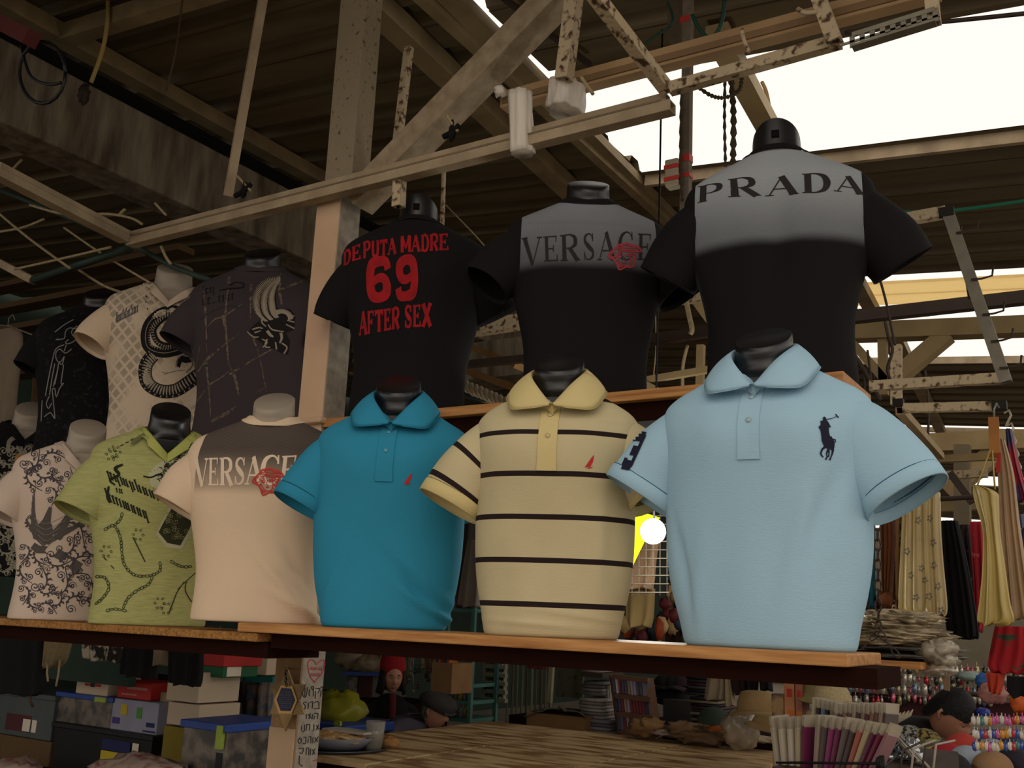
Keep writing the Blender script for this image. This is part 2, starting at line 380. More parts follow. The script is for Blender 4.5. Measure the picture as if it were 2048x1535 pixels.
# ------------------------------------------------------------------ dressed torsos
POLO = [(0, .172, .098, 0), (.010, .180, .108, 0), (.05, .190, .114, 0), (.11, .206, .118, 0), (.18, .216, .122, 0), (.25, .220, .126, 0), (.33, .222, .130, -.002), (.40, .225, .132, -.004), (.45, .228, .128, -.004), (.49, .228, .116, 0),
        (.515, .222, .104, .004), (.538, .200, .092, .008), (.560, .162, .082, .010), (.582, .122, .074, .010), (.600, .090, .068, .008), (.610, .076, .066, .006)]
TEE = [(0, .160, .098, 0), (.010, .168, .106, 0), (.08, .164, .106, 0), (.16, .166, .108, 0), (.25, .182, .116, 0), (.33, .202, .126, -.002), (.40, .214, .130, -.004), (.45, .220, .126, -.004), (.49, .222, .114, 0),
       (.515, .219, .102, .004), (.540, .205, .092, .008), (.562, .172, .082, .010), (.582, .132, .074, .010), (.600, .094, .068, .008), (.610, .074, .064, .006)]
TIPS = {'flat': 0}
def wrinkle(x, y, z, seed, amp):
    q = noise.noise(V((x * 5 + seed, y * 5, z * 2.2))) * amp + noise.noise(V((x * 16, y * 16 + seed, z * 6))) * amp * .35
    return q
_cr = {}
def mannequin(name, pxb, pyt, Y, row_z, phi, prof, mats, label, neck='black', style='crew', back=False, sleeve=(.30, .315, .086), group=None, seed=1, folds=(), sx=1.0, pxs=None, twist=0, vdepth=.075):
    """pxb: photo column of the hem centre, pyt: row of the neck top, phi: apparent turn to the left in degrees"""
    base = W(pxb, 1200 if row_z < 2 else 780, Y); bx_, by_ = base.x, Y
    # iterate so that the column is right at the real height
    for _ in range(4):
        d = V((bx_, by_, row_z)) - EYE; sxp = 1024 + FPX * d.dot(RGT) / d.dot(FWD)
        bx_ += (pxb - sxp) * d.dot(FWD) / FPX * 1.1
    org = V((bx_, by_, row_z))
    dep = (org + V((0, 0, .7)) - EYE)
    lo, hi = .5, .95
    for _ in range(25):
        mi = (lo + hi) / 2; d = org + V((0, 0, mi)) - EYE
        pyy = 767.5 - FPX * d.dot(UPV) / d.dot(FWD)
        if pyy > pyt: lo = mi
        else: hi = mi
    s = mi / .69
    th = math.degrees(math.atan2(-org.x, org.y)); psi = math.radians(th - phi + (180 if back else 0))
    R = Matrix.Rotation(psi, 3, 'Z')
    T = lambda p: org + R @ (V(p) * s)
    root = empty(name, org, label, 'mannequin', group)
    NC = 144; rings = []; atts = []; loc = []; zv = (.541 if style == 'polo' else .610 - vdepth)
    zs = []
    for i in range(len(prof) - 1):
        k = 8 if prof[i + 1][0] - prof[i][0] > .03 else 5
        zs += [prof[i][0] + (prof[i + 1][0] - prof[i][0]) * j / k for j in range(k)]
    zs.append(prof[-1][0])
    cp = cat(prof, 12)
    for z in zs:
        hw, hd, yc = interp(cp, z); hw *= sx; ring = []; at = []; lr = []
        e = 2.35 if z < .5 else 2.35 - .35 * min(1, (z - .5) / .1)
        for k in range(NC):
            t = 2 * math.pi * k / NC; c, sn = math.cos(t), math.sin(t)
            x = math.copysign(abs(c) ** (2 / e), c) * hw; y = math.copysign(abs(sn) ** (2 / e), sn) * hd + yc
            # chest volume, spine hollow
            if y < 0: y -= .010 * math.exp(-((abs(x) - .085) / .06) ** 2 - ((z - .43) / .07) ** 2) + .006 * math.exp(-(x / .09) ** 2 - ((z - .12) / .09) ** 2)
            else: y -= .012 * math.exp(-(x / .03) ** 2 - ((z - .33) / .16) ** 2) - .010 * math.exp(-((abs(x) - .09) / .06) ** 2 - ((z - .44) / .08) ** 2)
            r = V((x, y - yc, 0)).normalized(); wr = wrinkle(x + seed * 3.3, y, z, seed, .009 if z < .5 else .004)
            for (fx, fz, ln, ang, amp, wid) in folds:   # explicit cloth folds: centre, length, angle, height, width
                dx, dz = x - fx, z - fz; ca, sa = math.cos(ang), math.sin(ang); u = dx * ca + dz * sa; v = -dx * sa + dz * ca
                if (y < yc): wr += amp * math.exp(-(v / wid) ** 2 - (u / ln) ** 2)
            x += r.x * wr; y += r.y * wr
            z2 = z - (.016 * (-(y) / .1) * max(0, (z - .5) / .1) if z > .5 else 0)   # front of the neckline sits lower
            if style in ('v', 'polo') and y < .01:
                dv = z2 - (zv + abs(x) * 1.0)
                if dv > 0 and abs(x) < .10:
                    q = min(.034, dv * 4) * min(1, (.10 - abs(x)) / .02) * min(1, (.01 - y) / .02); y += q; x *= 1 - q * 3
            lr.append(V((x, y, z2))); ring.append(T((x, y, z2))); at.append(V((x, y, z2 + 1e-4)))
        rings.append(ring); atts.append(at); loc.append(lr)
    bot = [[T((0, 0, 0)) * .02 + p * .98 for p in rings[0]]]
    body = MB(); n = NC
    for i in range(len(rings) - 1):
        pass
    keep = MB(); vs = [p for r in rings for p in r]; al = [a for r in atts for a in r]; fs = []
    for i in range(len(rings) - 1):
        for k in range(n):
            a = i * n + k; b = i * n + (k + 1) % n
            fs.append((a, b, b + n, a + n))
    fs.append(tuple(range(n))[::-1])
    keep.add(vs, fs, True, al)
    shirt = keep.build('shirt', mats['body'], root)
    allv, allf = list(keep.v), list(keep.f)
    full = MB(); full.loft(rings)                       # closed body, used to seat collar and trims
    bfull = BVHTree.FromPolygons(full.v, full.f)
    # neck and chest of the mannequin itself
    nk = MB(); nr = []
    if style in ('v', 'polo'):
        for z in (.40, .45, .49, .515, .535, .555, .575):
            hw, hd, yc = interp(cp, z); ring = []
            for k in range(40):
                t = 2 * math.pi * k / 40; e = 2.2
                x = math.copysign(abs(math.cos(t)) ** (2 / e), math.cos(t)) * (hw * sx - .014); y = math.copysign(abs(math.sin(t)) ** (2 / e), math.sin(t)) * (hd - .012) + yc
                z2 = z - (.016 * (-(y) / .1) * max(0, (z - .5) / .1) if z > .5 else 0); ring.append(T((x, y, z2 - .002)))
            nr.append(ring)
    for (z, hw, hd, yc) in ((.578, .078, .070, .006), (.592, .0705, .068, .004), (.61, .0655, .066, .002), (.632, .0625, .066, 0), (.655, .062, .067, -.003), (.668, .061, .067, -.004)):
        ring = []
        for k in range(40):
            t = 2 * math.pi * k / 40; x = hw * math.cos(t); y = hd * math.sin(t) + yc
            tl = .62 * (y) * min(1, max(0, (z - .585) / .07)); ring.append(T((x, y, z + tl)))
        nr.append(ring)
    last = nr[-1]; cen = sum(last, V((0, 0, 0))) / 40
    nr.append([p * .96 + cen * .04 + V((0, 0, .002)) for p in last]); nk.loft(nr, cap1=True, smooth=True)
    nmat = BLK if neck == 'black' else WHT
    no = nk.build('neck', nmat, root)
    md = no.modifiers.new('e', 'EDGE_SPLIT'); md.split_angle = math.radians(50)
    if back:
        c = T((0, .066, .66)); ntc = MB().box(c, (.022, .012, .02), R); ntc.build('notch', mat('notch_shade', '#020202', 1), no)  # near-black block; shade inside the neck notch put into its colour
    # sleeves
    cuffs = []
    for sd_ in (-1, 1):
        sxx, szz, sr = sleeve if not isinstance(sleeve, dict) else sleeve[sd_]
        A = V((sd_ * .13 * sx, .004, .462)); B = V((sd_ * sxx, -.026, szz)); Mp = V((sd_ * (.13 * sx + (sxx - .13 * sx) * .62), -.006, .462 + (szz - .462) * .34))
        rg = []; ag = []; L = (B - A).length; N = 22; ax = (B - Mp).normalized()
        for i in range(N + 1):
            t = i / N; c = A * (1 - t) ** 2 + Mp * 2 * t * (1 - t) + B * t * t; tg = ((Mp - A) * (1 - t) + (B - Mp) * t).normalized()
            up = V((0, 0, 1)); up = (up - tg * up.dot(tg)).normalized(); dp = tg.cross(up).normalized()
            ru = .082 + (sr - .082) * t + .006 * math.sin(math.pi * t); rd = .070 + (.068 - .070) * t + .006 * math.sin(math.pi * t)
            rr = []; aa = []
            for k in range(40):
                f = 2 * math.pi * k / 40; p = c + up * ru * math.cos(f) + dp * rd * math.sin(f)
                q = noise.noise(V((p.x * 9 + seed, p.y * 9, p.z * 9))) * .012 * t; p = p + (p - c).normalized() * q
                rr.append(T(p)); aa.append(V((sd_ * (.5 + t * L), f, 2 + p.z)))
            rg.append(rr); ag.append(aa)
        m_ = MB().loft(rg, atts=ag); m_.build('sleeve', mats.get('sleeve', mats['body']), shirt)
        n0 = len(allv); allv += m_.v; allf += [tuple(i + n0 for i in q) for q in m_.f]
        # cuff: hem band folded in
        cr = []; ca = []
        for (tt, gr) in ((-.020, .0015), (-.018, .0035), (0.0, .0035), (.001, .001), (-.014, -.004)) if mats.get('wide') else ((-.012, .001), (0.0, .0015), (.001, 0), (-.012, -.003)):
            rr = []; aa = []
            for k in range(40):
                f = 2 * math.pi * k / 40; i = N; p0 = rg[N][k]; cc = sum(rg[N], V((0, 0, 0))) / 40
                q = p0 + (R @ ax) * tt * s * (1.6 if mats.get('wide') else 1) + (p0 - cc).normalized() * gr * 1.2; rr.append(q); aa.append(V((sd_ * (.5 + L + tt), f, 3)))
            cr.append(rr); ca.append(aa)
        if mats.get('wide'):
            sm_ = MB().tube(cr[0] + [cr[0][0]], .0013 * s, 5, caps=False); sm_.build('cuff_seam', mat('seam_stitch_' + mats['body'].name, '#35607a' if 'pale' in mats['body'].name else '#8d7c50' if 'cream' in mats['body'].name else '#0f4a62', .9), shirt)  # darker stitched line above the cuff
        co = MB().loft(cr, atts=ca); co.build('cuff', mats.get('cuff', mats.get('sleeve', mats['body'])), shirt)
        n0 = len(allv); allv += co.v; allf += [tuple(i + n0 for i in q) for q in co.f]
    bv = BVHTree.FromPolygons(allv, allf)
    def seat(p, off):   # local point pushed to lie off the body surface
        q = T(p); h, nn, ii, dd = bfull.find_nearest(q)
        c = T((0, 0, p[2])); out = (q - c); out.z = 0
        nn = nn if nn.dot(out) > 0 else -nn
        if (q - h).dot(nn) < off * s: q = h + nn * off * s
        return q
    cm = mats.get('collar', mats['body'])
    if style == 'polo':
        for sd_ in (-1, 1):
            F = cat([(0, -.110, .535), (.022, -.108, .560), (.043, -.095, .588), (.059, -.066, .613), (.068, -.018, .638), (.063, .045, .660), (.03, .070, .668), (0, .076, .669)], 5)
            O = cat([(.006, -.121, .530), (.052, -.127, .522), (.100, -.110, .525), (.120, -.052, .566), (.118, .01, .594), (.092, .072, .610), (.045, .094, .616), (0, .100, .616)], 5)
            rws = []
            for (f, o) in zip(F, O):
                f = V((f[0] * sd_, f[1], f[2])); o = V((o[0] * sd_, o[1], o[2])); rw = [T(f + V((-sd_ * .006, .004, -.03))), T(f + V((-sd_ * .002, .002, -.003)))]
                for j in range(7):
                    t = j / 6; p = f.lerp(o, t); b_ = math.sin(math.pi * t) * .0045; p = p + V((p.x, p.y, 0)).normalized() * b_ + V((0, 0, b_ * .9))
                    rw.append(seat(p, .005 if t > .3 else .001))
                rw.append(seat(o + V((0, 0, .001)), .001)); rws.append(rw)
            if sd_ < 0: rws = rws[::-1]
            MB().loft(rws, closed=False).build('collar', cm, shirt, solid=.0016)
    elif style == 'crew':
        rws = []
        for k in range(49):
            t = 2 * math.pi * k / 48; rw = []
            for (dz, dr, of) in ((.014, -.006, 0), (.012, -.001, 0), (.002, .006, .003), (-.010, .013, .004), (-.012, .014, .001)):
                hw, hd, yc = interp(cp, .610); x = math.cos(t) * (hw * sx * .96 + dr); y = math.sin(t) * (hd * .96 + dr) + yc
                z = .607 + dz - .024 * (-(y) / .1); rw.append(seat((x, y, z), of) if of else T((x, y, z)))
            rws.append(rw)
        MB().loft(rws, closed=False).build('neckband', cm, shirt)
    elif style == 'v':
        for sd_ in (-1, 1):
            P = cat([(0, -.100, zv + .004), (.028, -.096, zv + .032), (.054, -.075, zv + .060), (.074, -.035, .592), (.078, .010, .605), (.060, .055, .612), (0, .074, .614)], 5); rws = []
            for i, p in enumerate(P):
                p = V((p[0] * sd_, p[1], p[2])); o = V((p.x, p.y, 0)).normalized(); wd = .030
                rws.append([T(p - o * .012 + V((0, .004, .003))), T(p - o * .002 + V((0, 0, .002))), seat(p, .004), seat(p + o * wd * .6 + V((0, 0, -wd * (.9 if abs(p.x) < .05 else .45))), .0035), seat(p + o * wd * .62 + V((0, 0, -wd * (.94 if abs(p.x) < .05 else .5))), .0005)])
            if sd_ < 0: rws = rws[::-1]
            MB().loft(rws, closed=False).build('neckband', cm, shirt, solid=.001)
    def lstrip(pts, wd, off, nm, m, under=.0):   # strip lying on the front, local (x,z)
        rws = []
        for (x, z) in pts:
            rw = []
            for u, o_ in ((-1, 0), (-1, off), (0, off * 1.1), (1, off), (1, 0)):
                org_ = T((x + u * wd / 2, -.4, z)); h = bfull.ray_cast(org_, R @ V((0, 1, 0)))
                q = h[0] if h[0] else org_; rw.append(q + R @ V((0, -1, 0)) * (o_ + .0004) * s)
            rws.append(rw)
        a0 = [p + R @ V((0, 1, 0)) * off * s for p in rws[0]]; a1 = [p + R @ V((0, 1, 0)) * off * s for p in rws[-1]]
        return MB().loft([a0] + rws + [a1], closed=False, smooth=False).build(nm, m, shirt)
    if style == 'polo':
        lstrip([(-.004, .542 - .160 * i / 14) for i in range(15)], .044, .0028, 'placket', cm)
        lstrip([(-.004, .392), (-.004, .391), (-.004, .374), (-.004, .3735)], .046, .0040, 'placket_end', cm)
        for z in (.508, .455):
            h = bfull.ray_cast(T((-.004, -.4, z)), R @ V((0, 1, 0))); c = h[0]; nn = h[1] if h[1].dot(R @ V((0, -1, 0))) > 0 else -h[1]
            pts = [c + nn * .0035 * s, c + nn * .0058 * s]
            mb = MB().tube([c + nn * .003, c + nn * .0052, c + nn * .0060, c + nn * .0052], [.0060 * s, .0060 * s, .0046 * s, .0030 * s], 18)
            mb.build('button', mats.get('button', mat('pearl_button', '#b9c3c4', .3)), shirt)
    for i in range(0):
        pass
    return dict(root=root, shirt=shirt, bvh=bv, T=T, s=s)
# ------------------------------------------------------------------ prints: laid on the cloth surface as thin films
def project(M, polys, name, m, lift=.0012, parent=None, grid=None, label=None):
    """polys: list of polygons in photo coordinates; each vertex is dropped on the garment"""
    mb = MB(); bv = M['bvh']; cache = {}
    def hit(p):
        k = (round(p[0], 2), round(p[1], 2))
        if k not in cache:
            d = ray(*p).normalized(); h = bv.ray_cast(EYE, d)
            if h[0] is None: cache[k] = None
            else:
                nn = h[1] if h[1].dot(d) < 0 else -h[1]; cache[k] = (h[0] + nn * lift, h[3])
        return cache[k]
    if grid:
        bmq = bmesh.new()
        for pl in polys:
            bmesh_face = [bmq.verts.new((p[0], p[1], 0)) for p in pl]
            try: bmq.faces.new(bmesh_face)
            except Exception: pass
        bmesh.ops.triangulate(bmq, faces=bmq.faces[:])
        xs = [v.co.x for v in bmq.verts]; ys = [v.co.y for v in bmq.verts]
        if xs:
            for ax, lo_, hi_ in ((0, min(xs), max(xs)), (1, min(ys), max(ys))):
                t = lo_ + grid
                while t < hi_:
                    co = V((t, 0, 0)) if ax == 0 else V((0, t, 0)); no_ = V((1, 0, 0)) if ax == 0 else V((0, 1, 0))
                    bmesh.ops.bisect_plane(bmq, geom=bmq.verts[:] + bmq.edges[:] + bmq.faces[:], plane_co=co, plane_no=no_); t += grid
        polys = [[(v.co.x, v.co.y) for v in f.verts] for f in bmq.faces]; bmq.free()
    for pl in polys:
        hs = [hit(p) for p in pl]
        if any(h is None for h in hs): continue
        ds = [h[1] for h in hs]
        if max(ds) - min(ds) > .035: continue
        mb.add([h[0] for h in hs], [tuple(range(len(hs)))])
    if mb.v: return mb.build(name, m, parent or M['shirt'], label=label, kind='stuff' if name in ('lattice_print', 'chain_print', 'tribal_print', 'scroll_print', 'sprig_print', 'snake_scales', 'patch_ornament', 'flower_print') else None)
def ribbon(pts, w=None, step=None):
    """pts (x,y[,w]) -> list of quads"""
    P = [(p[0], p[1], p[2] if len(p) > 2 else w) for p in pts]; out = []
    L = []
    for i, p in enumerate(P):
        a = P[max(0, i - 1)]; b = P[min(len(P) - 1, i + 1)]; dx, dy = b[0] - a[0], b[1] - a[1]; l = math.hypot(dx, dy) or 1
        nx, ny = -dy / l * p[2] / 2, dx / l * p[2] / 2; L.append(((p[0] + nx, p[1] + ny), (p[0] - nx, p[1] - ny)))
    for i in range(len(L) - 1): out.append([L[i][0], L[i + 1][0], L[i + 1][1], L[i][1]])
    return out
def curve(pts, w=None, n=5):
    P = [(p[0], p[1], p[2] if len(p) > 2 else w) for p in pts]; return ribbon(cat(P, n))
def dense(pts, w, step=8):
    out = []; P = [(p[0], p[1], p[2] if len(p) > 2 else w) for p in pts]
    for a, b in zip(P, P[1:]):
        k = max(1, int(math.hypot(b[0] - a[0], b[1] - a[1]) / step)); out += [tuple(a[j] + (b[j] - a[j]) * i / k for j in range(3)) for i in range(k)]
    return ribbon(out + [P[-1]])
# serif glyphs: strokes in a unit box, (x,y,width); T thick, t thin
def glyph(ch, T=.17, t=.055, sf=.05, slab=False):
    g = []
    def st(*p, n=1): g.append(ribbon(cat([tuple(q) for q in p], n) if n > 1 else list(p)))
    def sr(x, y, w=.3): st((x - w / 2, y, sf), (x + w / 2, y, sf))
    lo, hi = sf / 2, 1 - sf / 2
    if ch == 'V': st((.12, 1, T), (.52, 0, T)); st((.88, 1, t), (.52, 0, t)); sr(.13, hi); sr(.86, hi, .26)
    if ch == 'A': st((.12, 0, t), (.50, 1, t)); st((.48, 1, T), (.86, 0, T)); st((.25, .34, t), (.72, .34, t)); sr(.13, lo, .26); sr(.85, lo)
    if ch in 'ERPDFL': st((.22, 0, T), (.22, 1, T)); sr(.2, lo, .36); sr(.2, hi, .36)
    if ch in 'EF':
        st((.2, hi, sf), (.88, hi, sf)); st((.85, 1, t * 1.6), (.82, .76, t * .8)); st((.2, .5, t), (.66, .5, t)); st((.66, .64, t), (.66, .37, t))
        if ch == 'E': st((.2, lo, sf), (.92, lo, sf)); st((.92, 0, t * 1.6), (.90, .26, t * .8))
    if ch in 'RP': st((.22, 1 - t / 2, t), (.55, .99, t * 1.2), (.80, .88, T * .8), (.83, .74, T), (.78, .6, T * .8), (.55, .49, t * 1.2), (.22, .49, t), n=5)
    if ch == 'R': st((.50, .49, T * .9), (.86, 0, T)); sr(.88, lo, .22)
    if ch == 'D': st((.22, 1 - t / 2, t), (.50, .985, t * 1.3), (.78, .84, T * .8), (.88, .5, T * 1.05), (.78, .16, T * .8), (.50, .015, t * 1.3), (.22, t / 2, t), n=6)
    if ch == 'C': st((.86, .78, t), (.72, .94, t), (.50, .98, t * 1.2), (.24, .84, T * .8), (.14, .5, T), (.24, .16, T * .8), (.52, .02, t * 1.2), (.76, .07, t), (.90, .24, t), n=6); st((.85, 1, t), (.87, .70, t * 1.5))
    if ch == 'S': st((.78, .78, t), (.66, .94, t), (.45, .97, t * 1.2), (.24, .86, T * .7), (.24, .68, T * .8), (.50, .50, T), (.78, .33, T * .8), (.78, .14, T * .7), (.54, .03, t * 1.2), (.32, .06, t), (.20, .24, t), n=6); st((.79, 1, t), (.80, .70, t * 1.3)); st((.19, .32, t * 1.3), (.18, 0, t))
    if ch == 'U': st((.2, 1, T), (.2, .3, T), (.32, .06, T * .8), (.5, .02, T * .8), (.68, .06, T * .8), (.8, .3, T), (.8, 1, T), n=4); sr(.2, hi); sr(.8, hi)
    if ch == 'T': st((.5, 0, T), (.5, 1, T)); st((.06, 1 - T * .3, T * .6), (.94, 1 - T * .3, T * .6)); st((.09, 1, t * 1.6), (.09, .72, t)); st((.91, 1, t * 1.6), (.91, .72, t)); sr(.5, lo, .4)
    if ch == 'M': st((.16, 0, T), (.16, 1, T)); st((.86, 0, T), (.86, 1, T)); st((.14, 1, T), (.5, .28, T * .9), (.86, 1, T)); sr(.16, lo, .26); sr(.86, lo, .26)
    if ch == 'X': st((.16, 1, T), (.84, 0, T)); st((.84, 1, T * .9), (.16, 0, T * .9)); sr(.16, lo); sr(.84, lo); sr(.16, hi); sr(.84, hi)
    if ch == '6': st((.84, .72, T * .8), (.76, .90, T * .8), (.5, .92, T * .8), (.24, .84, T), (.17, .5, T), (.24, .16, T), (.5, .07, T * .8), (.76, .16, T), (.80, .32, T), (.70, .50, T * .8), (.48, .53, T * .7), (.25, .42, T * .6), n=5)
    if ch == '9': st((.16, .28, T * .8), (.24, .10, T * .8), (.5, .08, T * .8), (.76, .16, T), (.83, .5, T), (.76, .84, T), (.5, .93, T * .8), (.24, .84, T), (.20, .68, T), (.30, .50, T * .8), (.52, .47, T * .7), (.75, .58, T * .6), n=5)
    if ch == '3': st((.1, .9, T), (.85, .9, T)); st((.8, .95, T), (.8, .06, T)); st((.3, .5, T), (.85, .5, T)); st((.1, .09, T), (.85, .09, T)); st((.15, .95, T), (.15, .75, T)); st((.15, .05, T), (.15, .27, T))
    return [q for s_ in g for q in s_]
def inquad(polys, BL, BR, TL, TR, slant=0):
    out = []
    for pl in polys:
        r = []
        for (u, v) in pl:
            a = (BL[0] + (BR[0] - BL[0]) * u, BL[1] + (BR[1] - BL[1]) * u); b = (TL[0] + (TR[0] - TL[0]) * u, TL[1] + (TR[1] - TL[1]) * u)
            r.append((a[0] + (b[0] - a[0]) * v, a[1] + (b[1] - a[1]) * v))
        out.append(r)
    return out
def word(letters, xs, base, top, T=.17, t=.055, sf=.05):
    """letters across xs pairs; base/top: curves x->y as tables"""
    out = []
    for ch, (a, b) in zip(letters, xs):
        B = lambda x: interp(base, x)[0]; Tt = lambda x: interp(top, x)[0]
        out += inquad(glyph(ch, T, t, sf), (a, B(a)), (b, B(b)), (a, Tt(a)), (b, Tt(b)))
    return out
def Z(x0, y0, sc): return lambda L: [(x0 + p[0] / sc, y0 + p[1] / sc) + tuple(p[2:]) for p in L]
BLK_LET = {'S': 'cc', 'y': 'ij', 'm': 'iii', 'p': 'pi', 'h': 'hi', 'o': 'ii', 'n': 'ii', 'i': 'i', 'A': 'hc', 'c': 'c', 'r': 'r', 'e': 'c', 't': 'h', 'l': 'h', 'k': 'hr', 's': 'c', 'd': 'ih', 'a': 'ci', 'u': 'ii', ' ': ' '}
def blackletter(text, P0, P1, H, up=(0, -1), w=None):
    """row of broken-script minims from P0 to P1 (photo points), x-height H"""
    seq = []
    for ch in text: seq += list(BLK_LET.get(ch, 'i')) + ['|']
    tot = sum(.45 if c == '|' else 1 for c in seq); out = []; x = 0
    dx, dy = P1[0] - P0[0], P1[1] - P0[1]; L = math.hypot(dx, dy); ex, ey = dx / L, dy / L; st = L / tot; w = w or st * .5
    def pt(u, v): return (P0[0] + ex * u + up[0] * v, P0[1] + ey * u + up[1] * v)
    for c in seq:
        if c == '|': x += .45 * st; continue
        if c != ' ':
            lo = -.35 * H if c in 'jp' else 0; hi = 1.45 * H if c == 'h' else H; u = x + st * .5
            out += ribbon([pt(u, lo + .12 * H) + (w,), pt(u, hi - .12 * H) + (w,)])
            out += ribbon([pt(u - w * .9, hi - .22 * H) + (w * .7,), pt(u + w * .9, hi - .02 * H) + (w * .7,)])
            if c != 'p': out += ribbon([pt(u - w * .8, lo + .06 * H) + (w * .7,), pt(u + w * 1.0, lo + .22 * H) + (w * .7,)])
            if c in 'cr': out += ribbon([pt(u, hi - .1 * H) + (w * .5,), pt(u + st * .8, hi - .16 * H) + (w * .5,)])
            if c == 'c': out += ribbon([pt(u, .1 * H) + (w * .4,), pt(u + st * .8, .16 * H) + (w * .4,)])
        x += st
    return out
def spiral(cx, cy, r, a0, turns=1.4, d=1, w=2.2, shrink=.12):
    pts = []; n = int(14 * turns)
    for i in range(n + 1):
        t = i / n; rr = r * (shrink + (1 - shrink) * (1 - t)); a = a0 + d * t * turns * 2 * math.pi; pts.append((cx + rr * math.cos(a), cy + rr * math.sin(a), w * (.5 + .8 * t)))
    return ribbon(pts)
def acanthus(cx, cy, r, a, d=1, w=2.0):
    """scrolling stem with curled ends and little leaves"""
    out = []; ca, sa = math.cos(a), math.sin(a)
    P = lambda u, v: (cx + (u * ca - v * sa) * r, cy + (u * sa + v * ca) * r)
    out += curve([P(-1, .1 * d) + (w * .6,), P(-.5, .5 * d) + (w,), P(.1, .45 * d) + (w * 1.5,), P(.6, 0) + (w,), P(1, -.5 * d) + (w * .5,)])
    x, y = P(-.75, -.18 * d); out += spiral(x, y, r * .38, a + 1.2, 1.5, d, w)
    x, y = P(.35, -.35 * d); out += spiral(x, y, r * .34, a + 2.2, 1.6, -d, w)
    x, y = P(.8, .25 * d); out += spiral(x, y, r * .24, a - 2, 1.3, d, w * .9)
    for (u, v, l, b) in ((-.3, .5, .35, 1.2), (.05, .5, .42, .8), (.35, .3, .36, .3), (-.5, .35, .3, 2.2), (.1, .1, .3, -1.2)):
        x, y = P(u, v * d); b = a + b * d; out += ribbon([(x, y, w * 1.6), (x + math.cos(b) * l * r * .6, y + math.sin(b) * l * r * .6, w * 1.9), (x + math.cos(b + .5 * d) * l * r, y + math.sin(b + .5 * d) * l * r, .4)])
    return out
def rotate_pts(L, c, a):
    return [[(c[0] + (p[0] - c[0]) * math.cos(a) - (p[1] - c[1]) * math.sin(a), c[1] + (p[0] - c[0]) * math.sin(a) + (p[1] - c[1]) * math.cos(a)) for p in pl] for pl in L]
# ------------------------------------------------------------------ garment materials
def plain(name, c, var=.06, sleeve=None):
    n = NT(name); q = n.noise(3.5, n.obj); c2 = tuple(x * (1 - var) for x in lin(c)[:3])
    h = '#%02x%02x%02x' % tuple(int(round(255 * (x * 12.92 if x < .0031308 else 1.055 * x ** (1 / 2.4) - .055))) for x in c2)
    return n.done(n.mix(n.sm(q, .3, .7), h, c))
PALE = plain('pale_blue_pique', '#9cbfd3'); TEAL = plain('turquoise_pique', '#2d86a6'); CREAMC = plain('cream_collar_rib', '#cdbb84')
n = NT('striped_cream_jersey')
fr_ = n.f('FRACT', n.f('DIVIDE', n.f('SUBTRACT', n.z, .066), .0985)); band = n.f('LESS_THAN', fr_, .125)
wht = n.f('LESS_THAN', n.f('ABSOLUTE', n.f('SUBTRACT', n.f('FRACT', n.f('MULTIPLY', n.z, 260)), .5)), .12)
inb = n.f('LESS_THAN', n.z, 1.9)
sl_ = n.f('FRACT', n.f('DIVIDE', n.f('ABSOLUTE', n.x), .075)); sb = n.f('MULTIPLY', n.f('LESS_THAN', sl_, .16), n.f('SUBTRACT', 1, inb))
STR = n.done(n.mix(n.f('MAXIMUM', n.f('MULTIPLY', band, inb), sb), n.mix(n.sm(n.noise(4, n.obj), .3, .7), '#b9ac88', '#c4b791'), '#241a18'))
def fade(name, zlo, zhi, light, dark, base, xmax, hatch=900, ang=1.0, lines=.35):
    """yoke tint that thins out downward into base, with a fine diagonal dot screen"""
    n = NT(name); up = n.sm(n.z, zlo, zhi)
    d = n.f('FRACT', n.f('MULTIPLY', n.f('ADD', n.f('MULTIPLY', n.x, ang), n.z), hatch / 6)); scr = n.f('MULTIPLY', n.f('GREATER_THAN', d, .62), lines)
    inside = n.f('LESS_THAN', n.f('ABSOLUTE', n.x), xmax)
    col = n.mix(scr, light, dark); k = n.f('MULTIPLY', n.sm(n.z, zlo, zlo + .035), n.f('ADD', .42, n.f('MULTIPLY', .58, n.sm(n.z, zlo, zhi))))
    return n.done(n.mix(n.f('MULTIPLY', inside, k), base, col))
PRD = fade('black_tee_grey_yoke', .335, .56, '#9aa0a5', '#878d92', '#131112', .205, 1500, 0, .3)
VBK = fade('black_tee_grey_fade', .355, .58, '#87898f', '#4f5056', '#131112', .19, 900, .8, .45)
VWH = fade('white_tee_dark_yoke', .355, .50, '#4a413c', '#6d625a', '#d8bfa3', .19, 900, 1.4, .55)
BLKT = plain('black_jersey', '#131112'); WHTT = plain('off_white_jersey', '#d8bfa3'); GRYT = plain('charcoal_jersey', '#3b3436')
LIME = mat('lime_slub', '#aeae70', .9, scale=30, stretch=(1, 1, 12), col2='#97985f', bump=.3); LIMEC = plain('lime_rib', '#acb060')
PAIS = plain('greyish_white_jersey', '#c9b6a6')
n = NT('white_tee_tile_print')
u = n.f('MULTIPLY', n.f('ADD', n.x, n.f('MULTIPLY', n.z, .85)), 26); v = n.f('MULTIPLY', n.f('SUBTRACT', n.x, n.f('MULTIPLY', n.z, .85)), 26)
cu = n.f('ABSOLUTE', n.f('SUBTRACT', n.f('FRACT', u), .5)); cv = n.f('ABSOLUTE', n.f('SUBTRACT', n.f('FRACT', v), .5))
cell = n.f('MULTIPLY', n.f('LESS_THAN', cu, .36), n.f('LESS_THAN', cv, .36)); vis = n.sm(n.noise(7), .40, .56)
SNK = n.done(n.mix(n.f('MULTIPLY', n.f('MULTIPLY', cell, vis), n.f('LESS_THAN', n.z, 1)), '#c9b59d', '#a0937f'))
n = NT('black_tone_print')
